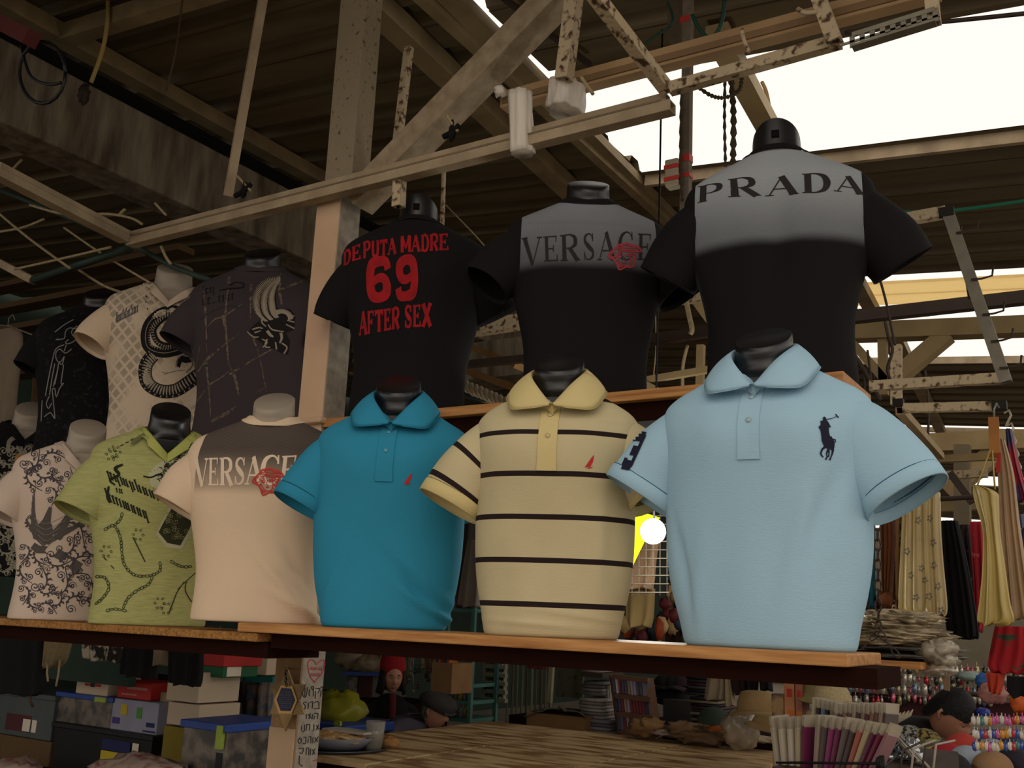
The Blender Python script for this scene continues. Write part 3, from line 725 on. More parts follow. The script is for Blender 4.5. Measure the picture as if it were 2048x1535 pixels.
SKL = n.done(n.mix(n.f('MULTIPLY', n.sm(n.noise(60), .58, .62), .5), '#0c0b0d', '#2a2a2f'))
# ------------------------------------------------------------------ front row
YF, YB = 2.095, 2.655
mp = mannequin('polo_torso', 1540, 656, YF, Zs, 13, POLO, dict(body=PALE, wide=1, button=mat('pearl_button', '#a9bfc6', .3)), 'black mannequin torso in a pale blue polo shirt with a navy horse rider emblem', style='polo', seed=1,
               sleeve={-1: (.282, .318, .086), 1: (.286, .302, .090)}, folds=((.085, .22, .16, 1.35, .008, .018), (-.12, .1, .12, 1.5, .006, .02), (.15, .3, .10, 1.2, -.010, .02), (-.16, .16, .10, 1.75, -.008, .012)), sx=.98)
mc = mannequin('polo_torso', 1103, 706, YF, Zs, 8, POLO, dict(body=STR, collar=CREAMC, cuff=CREAMC, wide=1, button=mat('cream_button', '#c9b98a', .3)), 'black mannequin torso in a cream polo shirt with thin dark horizontal stripes', style='polo', seed=2,
               sleeve={-1: (.258, .300, .080), 1: (.250, .330, .08)}, sx=.875, folds=((.05, .055, .10, 3.0, .004, .006), (-.03, .03, .10, 3.1, .004, .006), (.12, .2, .1, 1.5, .006, .015)))
mt = mannequin('polo_torso', 766, 752, YF, Zs, 8, POLO, dict(body=TEAL, wide=1, button=mat('blue_button', '#5a9fb5', .3)), 'black mannequin torso in a plain turquoise polo shirt with a small red sail emblem', style='polo', seed=3,
               sleeve={-1: (.248, .312, .076), 1: (.255, .33, .08)}, folds=((.10, .14, .13, 2.4, .012, .016), (.13, .055, .07, 2.55, .020, .010), (.10, .09, .07, 2.3, -.012, .010), (-.13, .1, .08, 1.3, .008, .012)), sx=.93)
mv = mannequin('t_shirt_torso', 508, 788, YF, Zs - .001, 14, TEE, dict(body=VWH, sleeve=WHTT, collar=WHTT), 'white mannequin torso in a white t-shirt with large pale lettering on a dark yoke', neck='white', style='crew', seed=4,
               sleeve={-1: (.262, .325, .078), 1: (.255, .34, .075)}, folds=((.10, .10, .12, 2.3, .014, .012), (.14, .045, .07, 2.6, .020, .010), (.12, .18, .12, 2.1, -.008, .014), (.1, .3, .1, 2.2, .006, .03)), sx=1.10)
mg = mannequin('t_shirt_torso', 292, 808, YF, Zs - .026, -2, TEE, dict(body=LIME, collar=LIMEC, sleeve=LIME), 'black mannequin torso in a lime green V-neck t-shirt with chains and gothic lettering', style='v', seed=5, sleeve=(.236, .32, .075), sx=1.0, vdepth=.10)
mw = mannequin('t_shirt_torso', 124, 842, YF, Zs - .026, 0, TEE, dict(body=PAIS), 'white mannequin torso in a whitish V-neck t-shirt covered in grey scrollwork', neck='white', style='v', seed=6, sleeve=(.23, .33, .072), sx=1.0, vdepth=.10)
mk = mannequin('t_shirt_torso', 14, 806, 2.7, W(14, 1152, 2.7).z, 6, TEE, dict(body=BLKT), 'white mannequin torso in a black t-shirt with pale ornaments at the far left edge', neck='white', style='v', seed=7, sleeve=(.26, .33, .072), sx=1.15, vdepth=.09)
# ------------------------------------------------------------------ upper row
mP = mannequin('t_shirt_torso', 1564, 270, YB, Zu, 2, TEE, dict(body=PRD, sleeve=BLKT, collar=BLKT), 'black mannequin torso seen from behind in a black t-shirt with five wide letters', back=True, seed=8, sleeve={-1: (.300, .318, .088), 1: (.292, .315, .088)}, sx=1.08)
mV = mannequin('t_shirt_torso', 1166, 355, YB, Zu, -3, TEE, dict(body=VBK, sleeve=BLKT, collar=BLKT), 'black mannequin torso in a grey-yoked black t-shirt with a red head emblem', seed=9, sleeve={-1: (.285, .335, .075), 1: (.275, .335, .08)}, sx=1.05)
mD = mannequin('t_shirt_torso', 812, 412, YB - .08, Zu, 8, TEE, dict(body=BLKT, collar=BLKT), 'black mannequin torso seen from behind in a black t-shirt with red lettering and 69', back=True, seed=10, sleeve={-1: (.262, .33, .08), 1: (.250, .30, .07)}, sx=1.06)
me_ = mannequin('t_shirt_torso', 488, 494, YB, Zu - .035, 16, TEE, dict(body=GRYT), 'black mannequin torso in a charcoal t-shirt with a pale eagle print', seed=11, sleeve={-1: (.240, .325, .075), 1: (.24, .33, .07)}, sx=1.05)
ms = mannequin('t_shirt_torso', 306, 525, YB, Zu - .035, 5, TEE, dict(body=SNK, sleeve=WHTT), 'white mannequin torso in a white V-neck t-shirt with a coiled snake print', neck='white', style='v', seed=12, sleeve={-1: (.238, .345, .07), 1: (.24, .33, .07)}, sx=.98, vdepth=.10)
mb_ = mannequin('t_shirt_torso', 158, 575, YB, Zu - .035, 20, TEE, dict(body=SKL, sleeve=BLKT), 'black mannequin torso in a black t-shirt with a pale tribal print down its side', seed=13, sleeve=(.225, .33, .07), sx=1.0)
# ------------------------------------------------------------------ prints and emblems
INK = mat('black_print_ink', '#151213', .85); NAVY = mat('navy_thread', '#14162e', .8); REDI = mat('red_print_ink', '#a3121c', .85, var=.35, scale=30)
GREYI = mat('grey_print_ink', '#5d5a5c', .9); PALEI = mat('pale_print_ink', '#a89c88', .9); DGI = mat('dark_yoke_print', '#2a2626', .9); CREAMI = mat('cream_print_ink', '#e6d0b8', .9)
REDM = mat('red_line_ink', '#c04038', .85); SAIL = mat('red_thread', '#c2242c', .7); EMB = mat('dark_raised_print', '#1c1718', .5)
# five letters on the back of the rightmost black tee
z = Z(1300, 0, 2.738)
pol = []
for ch, q in (('P', ((258, 1112), (405, 1085), (262, 1022), (405, 995))), ('R', ((425, 1080), (612, 1072), (425, 982), (575, 965))), ('A', ((630, 1076), (815, 1062), (645, 972), (800, 958))),
              ('D', ((832, 1058), (990, 1052), (828, 952), (985, 948))), ('A', ((1005, 1046), (1175, 1068), (1020, 952), (1150, 978)))):
    pol += inquad(glyph(ch, .24, .05, .045), *z(q))
project(mP, pol, 'lettering', DGI, grid=9, label='dark letters PRADA'.replace('PRADA', 'across the grey yoke'))
z = Z(600, 400, 2.925)
pol = []
for ch, q in (('V', ((1318, 382), (1402, 376), (1300, 222), (1418, 214))), ('E', ((1428, 360), (1512, 355), (1422, 214), (1512, 208))), ('R', ((1522, 357), (1640, 352), (1520, 206), (1625, 198))),
              ('S', ((1650, 352), (1730, 350), (1648, 196), (1728, 192))), ('A', ((1738, 352), (1850, 350), (1745, 190), (1840, 186))), ('C', ((1852, 352), (1955, 350), (1858, 188), (1955, 184))), ('E', ((1970, 350), (2062, 350), (1975, 196), (2062, 200)))):
    pol += inquad(glyph(ch, .20, .05, .05), *z(q))
project(mV, pol, 'lettering', DGI, grid=9, label='dark seriffed letters over the grey yoke')
z = Z(0, 780, 2.924)
pol = []
for ch, q in (('V', ((1150, 566), (1215, 560), (1136, 400), (1222, 398))), ('E', ((1218, 556), (1280, 556), (1222, 396), (1282, 396))), ('R', ((1284, 556), (1366, 556), (1284, 396), (1362, 396))),
              ('S', ((1362, 552), (1432, 552), (1370, 394), (1445, 394))), ('A', ((1430, 552), (1535, 552), (1440, 390), (1530, 388))), ('C', ((1518, 552), (1630, 552), (1525, 384), (1648, 380))), ('E', ((1632, 545), (1722, 540), (1650, 386), (1745, 380)))):
    pol += inquad(glyph(ch, .24, .07, .06), *z(q))
project(mv, pol, 'lettering', CREAMI, grid=8, label='large cream seriffed letters')
# classical head emblem, outlined in red
def head_emblem(cx, cy, w, h, lw):
    L = []; Q = lambda pts: [(cx + (x - 810) / 900 * w, cy + (y - 915) / 770 * h) for x, y in pts]
    for pts, k in (([(640, 850), (622, 980), (660, 1070), (740, 1150), (830, 1180), (910, 1140), (950, 1050), (955, 900), (930, 800)], 1.2),
                   ([(600, 690), (740, 700), (930, 720), (1180, 740)], 1.6), ([(600, 650), (740, 640), (930, 660), (1180, 670)], 1.3), ([(620, 770), (760, 745), (930, 775), (1190, 775), (1255, 765)], 1.8),
                   ([(590, 680), (620, 600), (720, 560), (860, 530), (960, 570), (1150, 625), (1230, 700), (1258, 770)], 2.4), ([(700, 620), (800, 570), (900, 590), (1100, 650)], 1.2),
                   ([(600, 640), (500, 740), (400, 830), (365, 920), (440, 960), (540, 1020), (600, 1130), (640, 1250), (680, 1300), (750, 1270), (850, 1215), (950, 1230), (1040, 1200), (1050, 1100), (1060, 980), (1100, 900), (1150, 830)], 2.2),
                   ([(560, 760), (480, 820), (440, 900), (520, 930), (590, 900), (570, 820)], 1.4), ([(420, 880), (500, 960), (560, 1010)], 1.4), ([(600, 960), (570, 1040), (620, 1120), (700, 1180), (760, 1200)], 1.6), ([(640, 1180), (690, 1230), (720, 1190)], 1.4),
                   ([(960, 860), (1020, 900), (1060, 960)], 1.3), ([(950, 960), (1000, 1000), (1030, 1060)], 1.3), ([(1000, 820), (1060, 860), (1100, 830)], 1.3), ([(930, 1080), (980, 1110), (1000, 1170)], 1.4), ([(860, 1200), (920, 1170), (980, 1190)], 1.4),
                   ([(640, 830), (690, 800), (700, 860), (660, 870)], 1.4), ([(795, 860), (780, 960), (790, 1005), (825, 1010)], .8), ([(640, 880), (700, 870), (740, 890)], 1.0), ([(830, 875), (880, 845), (930, 850)], 1.0)):
        L += ribbon([p + (lw * k,) for p in cat(Q(pts), 4)])
    for (x, y, a, b) in ((690, 925, 55, 26), (880, 885, 48, 22), (795, 1070, 50, 26)):
        c = Q([(x, y)])[0]; L.append([(c[0] + math.cos(t) * a / 900 * w, c[1] + math.sin(t) * b / 770 * h) for t in [i * math.pi / 4 for i in range(8)]])
    return L
project(mV, head_emblem(1249, 513, 67, 52, 1.5), 'head_emblem', mat('dim_red_ink', '#a03a42', .85), lift=.0022, label='red line drawing of a classical head')
project(mv, head_emblem(536, 963, 62, 53, 1.5), 'head_emblem', REDM, lift=.0022, label='red line drawing of a classical head')
# red lettering and 69
pol = []
B1 = [(686, 533), (700, 524), (720, 518), (760, 512), (792, 508), (802, 505), (896, 500)]; T1 = [(688, 505), (700, 496), (720, 488), (726, 484), (792, 476), (803, 472), (896, 467)]
pol += word('DE', ((687, 702), (704, 722)), B1, T1, .30, .13, .10)
pol += word('PUTA', ((726, 742), (743, 759), (760, 775), (775, 793)), B1, T1, .30, .13, .10)
pol += word('MADRE', ((801, 822), (822, 841), (842, 858), (859, 877), (878, 897)), B1, T1, .28, .13, .10)
pol += word('AFTER', ((718, 735), (735, 749), (750, 767), (768, 782), (783, 799)), [(718, 671), (800, 656)], [(718, 624), (800, 614)], .30, .13, .10)
pol += word('SEX', ((808, 825), (826, 842), (843, 864)), [(806, 655), (864, 652)], [(806, 612), (864, 606)], .30, .13, .10)
pol += inquad(glyph('6', .30), (732, 603), (785, 599), (731, 518), (784, 514)) + inquad(glyph('9', .30), (788, 600), (838, 597), (790, 515), (837, 511))
project(mD, pol, 'lettering', REDI, grid=7, label='red slab letters with a large 69')
# horse rider emblem
z = Z(1600, 810, 12.28)
body = z([(560, 300), (600, 285), (640, 330), (650, 370), (690, 420), (755, 540), (700, 548), (705, 660), (730, 760), (770, 770), (800, 830), (845, 900), (838, 1000), (825, 1100), (780, 1100), (740, 1090), (710, 1060), (640, 1050), (590, 1040), (575, 990), (525, 870), (515, 740), (495, 620), (445, 535), (500, 490), (540, 480), (500, 440), (490, 390), (550, 385)])
pol = [body] + ribbon(z([(650, 350, 1.4), (760, 335, 1.2), (890, 285, 1.1)])) + ribbon(z([(865, 225, 2.2), (940, 310, 2.4)]))
for L in ([(600, 1030, 5), (540, 1080, 4), (500, 1180, 3.6), (530, 1240, 3), (565, 1275, 2)], [(690, 1060, 5), (670, 1130, 4), (640, 1190, 2.4), (660, 1260, 2.6), (620, 1335, 3.4)], [(700, 1100, 4), (705, 1190, 2.4), (690, 1270, 3)], [(800, 1090, 5), (780, 1200, 3.2), (745, 1290, 2.4), (720, 1345, 4)], [(800, 830, 2), (860, 850, 2.4), (865, 910, 2)]):
    pol += ribbon(z(L))
project(mp, pol, 'rider_emblem', NAVY, grid=5, lift=.0018, label='navy embroidered horse rider with raised mallet')
z = Z(1200, 640, 2.193)
project(mp, inquad(glyph('3', .27), *z([(92, 645), (140, 655), (160, 492), (212, 500)])), 'sleeve_number', NAVY, grid=6, lift=.0025, label='navy block number 3 on the sleeve')
# sail emblems
for M_, (cx, cy, k) in ((mt, (816, 956, 1.0)), (mc, (1179, 922, 1.12))):
    L = [[(cx - 9 * k, cy + 11 * k), (cx + 3 * k, cy - 6 * k), (cx + 8 * k, cy - 12 * k), (cx + 6 * k, cy), (cx + 1 * k, cy + 10 * k)], [(cx - 4 * k, cy + 12.4 * k), (cx + 5 * k, cy + 9.6 * k), (cx + 5 * k, cy + 11 * k), (cx - 3 * k, cy + 13.6 * k)]]
    project(M_, L, 'sail_emblem', SAIL, grid=4, lift=.0018, label='small red sail embroidery')
# snake
z = Z(210, 570, 4.952)
def scaled(path, w, n=6):
    P = cat(path, n); out = []
    return ribbon([p + (w,) if len(p) == 2 else p for p in P]), P
p1 = z([(800, 300), (700, 250), (560, 270), (440, 370), (400, 500), (430, 620), (560, 670), (700, 650), (850, 590), (960, 520)])
p2 = z([(770, 420), (760, 340), (650, 300), (540, 360), (480, 450), (520, 560), (620, 600), (700, 560), (760, 470)])
p3 = z([(480, 690), (410, 780), (400, 900), (440, 990), (560, 1050), (700, 1040), (830, 960), (960, 860)])
IVO = mat('ivory_snake_ink', '#a39683', .9)
for P, w in ((p1, 19), (p2, 12), (p3, 27)): project(ms, scaled(P, w)[0], 'snake_print', INK, lift=.0010, label='dark coils of the snake print')
def rungs(P, w, k0, k1, step, ww):
    out = []; C = cat(P, 14)
    for i in range(1, len(C) - 1, step):
        dx, dy = C[i + 1][0] - C[i - 1][0], C[i + 1][1] - C[i - 1][1]; l = math.hypot(dx, dy) or 1; nx, ny = -dy / l, dx / l
        out += ribbon([(C[i][0] + nx * w * k0 + dx / l * 1.5, C[i][1] + ny * w * k0 + dy / l * 1.5, ww), (C[i][0] + nx * w * (k0 + k1) / 2, C[i][1] + ny * w * (k0 + k1) / 2, ww * 1.5), (C[i][0] + nx * w * k1, C[i][1] + ny * w * k1, ww * .8)])
    return out
project(ms, rungs(p3, 27, -.42, .25, 3, 2.4) + rungs(p2, 12, -.1, .42, 3, 1.5) + rungs(p1, 19, -.5, -.3, 3, 1.2) + ribbon([q + (1.2,) for q in cat(p1, 6)]) + rungs(p3, 27, .32, .46, 5, 1.6), 'snake_scales', IVO, lift=.0018)
hd = z([(720, 740), (760, 700), (830, 710), (860, 760), (830, 830), (790, 870), (770, 820), (800, 770), (760, 760), (740, 820), (710, 800)])
project(ms, [hd[:4] + hd[7:]], 'snake_head', INK, grid=5, lift=.0012)
project(ms, ribbon([p + (1.6,) for p in cat(z([(700, 810), (720, 730), (790, 690), (860, 730), (860, 800), (800, 870)]), 4)]) + ribbon([p + (1.0,) for p in cat(z([(790, 840), (700, 850), (620, 870), (560, 860)]), 4)]) + ribbon([p + (1.0,) for p in z([(620, 870), (580, 885)])]), 'snake_outline', GREYI, lift=.0016)
project(ms, blackletter('Autdokor', (232, 646), (277, 624), 15, up=(.05, -1), w=2.0), 'lettering', GREYI, lift=.0016, label='scratchy dark lettering on the shoulder')
project(ms, [[(292 + 1.6 * math.cos(t) + dx, yy + 1.8 * math.sin(t)) for t in [i * math.pi / 3 for i in range(6)]] for yy, dx in ((593, 1), (604, 0), (618, 3))], 'eyelets', INK, lift=.002)
# charcoal tee: brushed diamond lattice, eagle, raised lettering
z = Z(380, 540, 4.796)
pol = []
for L in ([(380, 60, 10), (340, 420, 6), (350, 640, 8), (370, 900, 5)], [(130, 200, 3), (150, 420, 8), (165, 780, 2)], [(590, 110, 12), (580, 400, 5), (580, 470, 2)], [(320, 430, 12), (360, 700, 4), (380, 910, 3), (430, 1020, 13), (470, 1200, 4)], [(150, 860, 12), (180, 1100, 7), (200, 1420, 2)],
          [(600, 640, 9), (660, 800, 4), (710, 1050, 4), (730, 1170, 2)], [(870, 20, 3), (860, 190, 10), (880, 330, 8)], [(160, 560, 2), (240, 470, 5), (330, 440, 8), (520, 310, 2)], [(100, 720, 2), (60, 980, 3), (160, 860, 8), (300, 740, 6), (480, 600, 2)],
          [(40, 1300, 8), (180, 1110, 5), (300, 1030, 6), (370, 970, 2)], [(380, 1000, 8), (540, 900, 7), (660, 830, 4), (800, 750, 9)], [(200, 1450, 9), (340, 1380, 12), (440, 1310, 6)], [(840, 200, 5), (960, 150, 9), (1130, 90, 3)], [(620, 1180, 2), (740, 1120, 4)]):
    P = cat([tuple(q) for q in z(L)], 8)
    for i in range(len(P) - 1):
        if random.random() < .92:
            j = random.uniform(.6, 1.1); pol += ribbon([(P[i][0] + random.uniform(-.5, .5), P[i][1], P[i][2] * j * .62), (P[i + 1][0] + random.uniform(-.5, .5), P[i + 1][1], P[i + 1][2] * j * .62)])
project(me_, pol, 'lattice_print', mat('chalky_brown_ink', '#6e5f50', .95, scale=60, col2='#463c36', contrast=(.4, .6)), lift=.0010, label='brushed beige diamond lattice')
pol = []; dk = []
lead = cat([(700, 480), (625, 400), (600, 280), (640, 160), (740, 80), (860, 60)], 8); root = cat([(860, 420), (840, 380), (830, 320), (820, 240), (830, 160), (860, 90)], 8)
dk.append(z([(l[0], l[1]) for l in lead[::3]] + [(r[0], r[1]) for r in root[::-3]]))
for i in range(0, len(lead), 1):
    for t0, t1 in ((0, .30), (.34, .62), (.66, .95)):
        a = (lead[i][0] + (root[i][0] - lead[i][0]) * t0, lead[i][1] + (root[i][1] - lead[i][1]) * t0 + (14 if t0 else 0)); b = (lead[i][0] + (root[i][0] - lead[i][0]) * t1, lead[i][1] + (root[i][1] - lead[i][1]) * t1 + 26)
        pol += ribbon(z([a + (.8,), ((a[0] + b[0]) / 2, (a[1] + b[1]) / 2 + 4, 2.6 if t0 else 2.2), b + (1,)]))
dk.append(z([(680, 470), (860, 380), (960, 370), (1010, 440), (1000, 570), (920, 600), (960, 680), (940, 810), (880, 800), (820, 760), (740, 750), (690, 700), (560, 600), (600, 540)]))
for k in range(26):
    t = k / 25; a = 3.6 + t * 2.6; x, y = 880, 470; pol += ribbon(z([(x + 110 * math.cos(a), y + 95 * math.sin(a), 1.6), (x + 60 * math.cos(a + .2), y + 55 * math.sin(a + .2), 2)]))
for L in ([(780, 400, 3), (830, 390, 4), (900, 400, 3)], [(750, 520, 2), (790, 570, 3), (900, 590, 2)], [(700, 450, 4), (690, 500, 3), (730, 540, 2)], [(550, 590, 2), (610, 640, 3), (660, 640, 2)], [(600, 570, 3), (660, 550, 3), (700, 560, 2)], [(620, 600, 3), (680, 580, 2)],
          [(740, 580, 6), (770, 620, 6), (800, 640, 3)], [(870, 600, 6), (880, 650, 5), (860, 700, 3)], [(690, 660, 2), (740, 690, 3), (700, 740, 2)], [(740, 660, 3), (720, 730, 3), (770, 740, 2)], [(820, 690, 3), (830, 760, 3)], [(880, 700, 3), (930, 740, 3), (900, 800, 3)], [(930, 480, 2), (1000, 500, 2.5)], [(920, 520, 2), (1000, 560, 2.5)], [(930, 440, 2), (1000, 440, 2.5)]):
    pol += curve(z(L), n=3)
project(me_, dk, 'eagle_ground', INK, grid=6, lift=.0014, label='black ground of the eagle print'); project(me_, pol, 'eagle_print', mat('pale_eagle_ink', '#9c8f7c', .9), lift=.0022, label='pale feathers and body of an eagle with raised wing')
project(me_, blackletter('An', (404, 590), (432, 584), 12, w=1.6) + blackletter('Getun', (402, 612), (472, 600), 15, w=2.0) + curve(z([(100, 470, 2), (200, 400, 2.5), (330, 350, 2), (450, 350, 2.5), (470, 380, 1.5)]), n=5) + curve(z([(280, 200, 1.5), (380, 180, 2), (500, 170, 2), (510, 130, 2), (440, 120, 1.5), (380, 150, 2)]), n=5), 'lettering', EMB, lift=.0022, label='raised dark lettering between two flourishes')
# tribal print
z = Z(60, 560, 4.795)
pol = []
for L in ([(510, 440), (450, 470), (380, 460), (340, 500), (330, 560), (250, 570)], [(455, 440), (400, 490), (420, 540), (460, 520), (430, 580), (370, 610), (340, 600), (370, 570)], [(330, 620), (250, 660), (210, 800), (170, 1000), (150, 1110)], [(400, 660), (340, 700), (290, 660), (250, 700), (260, 770), (300, 780), (330, 730), (310, 810), (280, 790), (270, 850), (240, 1000)],
          [(240, 800), (210, 960), (190, 1100)], [(325, 810), (300, 990), (325, 985), (285, 1040), (255, 1120), (240, 1040), (215, 1045)], [(215, 1050), (230, 1200), (240, 1330), (200, 1270), (140, 1310)], [(190, 1110), (160, 1180), (180, 1230), (210, 1180)], [(120, 1150), (110, 1350)], [(240, 500), (330, 430), (420, 380)], [(350, 620), (330, 680)], [(275, 800), (262, 880), (225, 1020)]):
    pol += ribbon([p + (1.9,) for p in cat(z(L), 3)])
project(mb_, pol, 'tribal_print', mat('silver_ink', '#85857f', .7), lift=.0018, label='silver tribal outline running down the side')
# lime tee
z = Z(190, 840, 3.936)
LI = mat('dark_green_ink', '#1f2418', .9)
pol = blackletter('Symphoni', (218, 958), (322, 1004), 19, up=(-.35, -1), w=3.1) + blackletter('in', (233, 984), (248, 988), 10, up=(-.2, -1), w=2.2) + blackletter('Acrimony', (216, 1002), (300, 1042), 20, up=(-.3, -1), w=3.1)
pol += curve(z([(220, 350, 4), (160, 380, 7), (190, 430, 6), (120, 470, 5), (160, 510, 3)]), n=5) + curve(z([(110, 520, 4), (100, 600, 6), (120, 650, 4)]), n=4)
project(mg, pol, 'lettering', LI, lift=.0016, label='dark gothic lettering in two slanting lines')
def chain(path, n, w=5.2):
    C = cat(path, 12); L = [0]
    for a, b in zip(C, C[1:]): L.append(L[-1] + math.hypot(b[0] - a[0], b[1] - a[1]))
    out = []; m = max(2, int(L[-1] / (w * 1.25)))
    for k in range(m):
        t = L[-1] * (k + .5) / m; i = max(j for j in range(len(L)) if L[j] <= t); i = min(i, len(C) - 2); a = math.atan2(C[i + 1][1] - C[i][1], C[i + 1][0] - C[i][0]); wd = w * (.34 if k % 2 else .46)
        pts = [(C[i][0] + math.cos(a) * math.cos(q) * w * .8 - math.sin(a) * math.sin(q) * wd, C[i][1] + math.sin(a) * math.cos(q) * w * .8 + math.cos(a) * math.sin(q) * wd, 1.5) for q in [j * math.pi / 5 for j in range(11)]]
        out += ribbon(pts)
    return out
pol = []
for L in ([(80, 860), (150, 830), (200, 920), (215, 1060), (240, 1150), (320, 1220), (440, 1220), (510, 1180), (510, 1110)], [(450, 1230), (420, 1290), (330, 1340), (260, 1400), (220, 1480)], [(600, 1110), (680, 1150), (760, 1150)], [(10, 1230), (80, 1240), (110, 1320), (60, 1400), (0, 1450)], [(90, 1500), (150, 1485), (250, 1500)], [(215, 730), (200, 780), (150, 830)]):
    pol += chain(z(L), 0, 5.6)
project(mg, pol, 'chain_print', mat('olive_ink', '#3c4029', .9), lift=.0014, label='dark printed chains hanging in loops')
pol = ribbon(z([(300, 920, 3), (395, 1115, 2.4)])) + ribbon(z([(70, 1075, 2.6), (150, 1168, 2)])) + ribbon(z([(700, 1270, 1.6), (640, 1360, 2.2), (580, 1520, 3)])) + ribbon(z([(650, 1330, 2), (700, 1280, 1.6), (790, 1200, 1.6)])) + curve(z([(720, 1260, 2), (710, 1340, 2.4), (760, 1430, 2)]), n=4)
for (cx, cy) in ((510, 1440), (340, 900), (90, 1030), (560, 1480), (130, 270), (160, 250)):
    for k in range(6): x, y = z([(cx + 38 * math.cos(k * 1.05), cy + 42 * math.sin(k * 1.05))])[0]; pol += spiral(x, y, 3.6, k, 1.1, 1, 1.3)
for i, (x, y) in enumerate([(140, 300), (150, 250), (200, 205), (240, 180), (280, 160), (620, 240), (680, 230), (740, 220)]): pol += ribbon(z([(x, y, 2.4), (x + 26, y - 14 + 6 * (i % 2), 2.2)]))
project(mg, pol, 'sprig_print', mat('olive_ink', '#3c4029'), lift=.0014)
wing = z([(420, 420), (480, 350), (590, 290), (720, 240), (740, 260), (640, 480), (560, 570), (440, 520)])
project(mg, [wing], 'wing_ground', mat('pale_green_ink', '#b9b896', .9), grid=7, lift=.0008)
pol = []
for k in range(9): t = k / 8; pol += ribbon(z([(440 + 210 * t, 360 - 70 * t + 40, .8), (430 + 220 * t, 560 - 60 * t, .8)]))
for k in range(70):
    t = random.random(); x = 500 + 190 * t + random.uniform(-30, 30); y = 430 - 130 * t + random.uniform(-50, 60); a = random.uniform(-1.4, .2)
    pol += ribbon(z([(x, y, .8), (x + 22 * math.cos(a), y + 22 * math.sin(a), 2.0), (x + 40 * math.cos(a + .5), y + 40 * math.sin(a + .5), .8)]))
pol += curve(z([(380, 440, 3), (440, 450, 3), (520, 430, 4), (580, 540, 3), (560, 560, 2)]), n=4)
project(mg, pol, 'bird_print', LI, lift=.0016, label='dark feathered bird over fine lines')
pat = z([(610, 680), (775, 770), (740, 860), (670, 985), (570, 965), (500, 880), (530, 820)])
project(mg, [z([(600, 655), (800, 755), (760, 880), (680, 1015), (560, 995), (480, 900), (515, 815)])], 'patch_border', mat('pale_green_ink', '#b9b896'), grid=7, lift=.0010)
project(mg, [pat], 'shield_patch', mat('olive_patch', '#33341f', .9), grid=6, lift=.0016, label='dark shield patch with ornament')
pol = []
for k in range(22): pol += spiral(*z([(random.uniform(540, 720), random.uniform(720, 940))])[0], 6, random.uniform(0, 6), 1.2, random.choice((-1, 1)), 1.2)
project(mg, pol, 'patch_ornament', mat('patch_line', '#83835a', .9), lift=.0024)
# whitish tee: scrollwork all over and a winged cross
random.seed(31); pol = []; z = Z(0, 800, 3.655)
for (x, y, r, a, d) in ((240, 440, 80, -.6, 1), (390, 420, 70, -.4, -1), (340, 530, 75, .4, 1), (500, 590, 80, -1.0, 1), (660, 440, 90, -.6, 1), (250, 580, 80, 1.4, 1), (380, 700, 60, 1.2, -1), (600, 850, 90, -.3, 1), (680, 830, 70, 1.2, 1), (560, 960, 80, .6, -1), (500, 1060, 75, -.6, 1), (700, 940, 70, -1.3, 1), (690, 1090, 85, .9, 1), (600, 1180, 80, -.8, -1), (430, 1170, 80, .4, 1), (300, 1150, 70, 1.2, 1),
                        (190, 1260, 70, 1.5, 1), (300, 1300, 85, -1.2, 1), (450, 1330, 90, -.9, 1), (560, 1300, 70, -.8, -1), (350, 1380, 60, .2, 1), (640, 1390, 80, -.9, 1), (180, 1420, 60, 1.3, -1), (420, 1450, 60, -.7, 1), (560, 1470, 80, -.7, -1), (250, 1480, 60, 1.2, 1), (350, 1520, 60, .1, -1), (700, 1290, 70, -.3, 1), (230, 900, 50, 1.3, 1), (180, 1120, 60, 1.5, -1), (700, 1480, 60, .8, 1), (210, 500, 50, 1.5, -1), (420, 560, 50, 1.0, 1), (740, 720, 50, .3, 1)):
    cx, cy = z([(x, y)])[0]; pol += acanthus(cx, cy, r / 3.655 * 1.15, a, d, 2.3)
project(mw, pol, 'scroll_print', mat('mauve_grey_ink', '#4a444a', .9), lift=.0010, label='grey acanthus scrolls')
pol = []; root_ = (330, 1010)
for side, tips in ((-1, [(250, 640), (240, 690), (235, 740), (232, 790), (228, 840), (230, 890), (240, 940)]), (1, [(545, 650), (560, 700), (550, 750), (530, 800), (510, 850), (490, 900), (470, 950)])):
    for i, tp in enumerate(tips):
        for q in (0, .5):
            tx, ty = tp[0] + 8 * q, tp[1] + 28 * q; pol += curve(z([(root_[0] + side * 8 * i, root_[1] - i * 10, 2.2), ((root_[0] + tx) / 2 + side * 34, (root_[1] + ty) / 2 + 30, 3.2), (tx, ty, 1.0)]), n=4)
pol += ribbon(z([(370, 780, 6), (330, 920, 20), (320, 1050, 12)])) + ribbon(z([(300, 1080, 12), (440, 1130, 19), (580, 1230, 24)])) + ribbon(z([(640, 880, 5), (480, 960, 11), (340, 1040, 11), (180, 1160, 11)])) + ribbon(z([(200, 880, 3), (260, 990, 9), (330, 1060, 9)])) + ribbon(z([(240, 1060, 14), (280, 1090, 16), (330, 1100, 10)]))
pol += [[(z([(330 + 60 * math.cos(t), 960 + 60 * math.sin(t) * 1.5)])[0]) for t in [i * math.pi / 5 for i in range(10)]]]
project(mw, pol, 'winged_print', mat('steel_grey_ink', '#58534f', .8), lift=.0018, label='steel grey eagle with spread wings over crossed blades')
project(mw, [z([(60, 0), (0, 0)])] if False else ribbon(z([(260 + i * 26, 760 + 0 * i, .01) for i in range(2)])), 'speck', GREYI) if False else None
pol = []
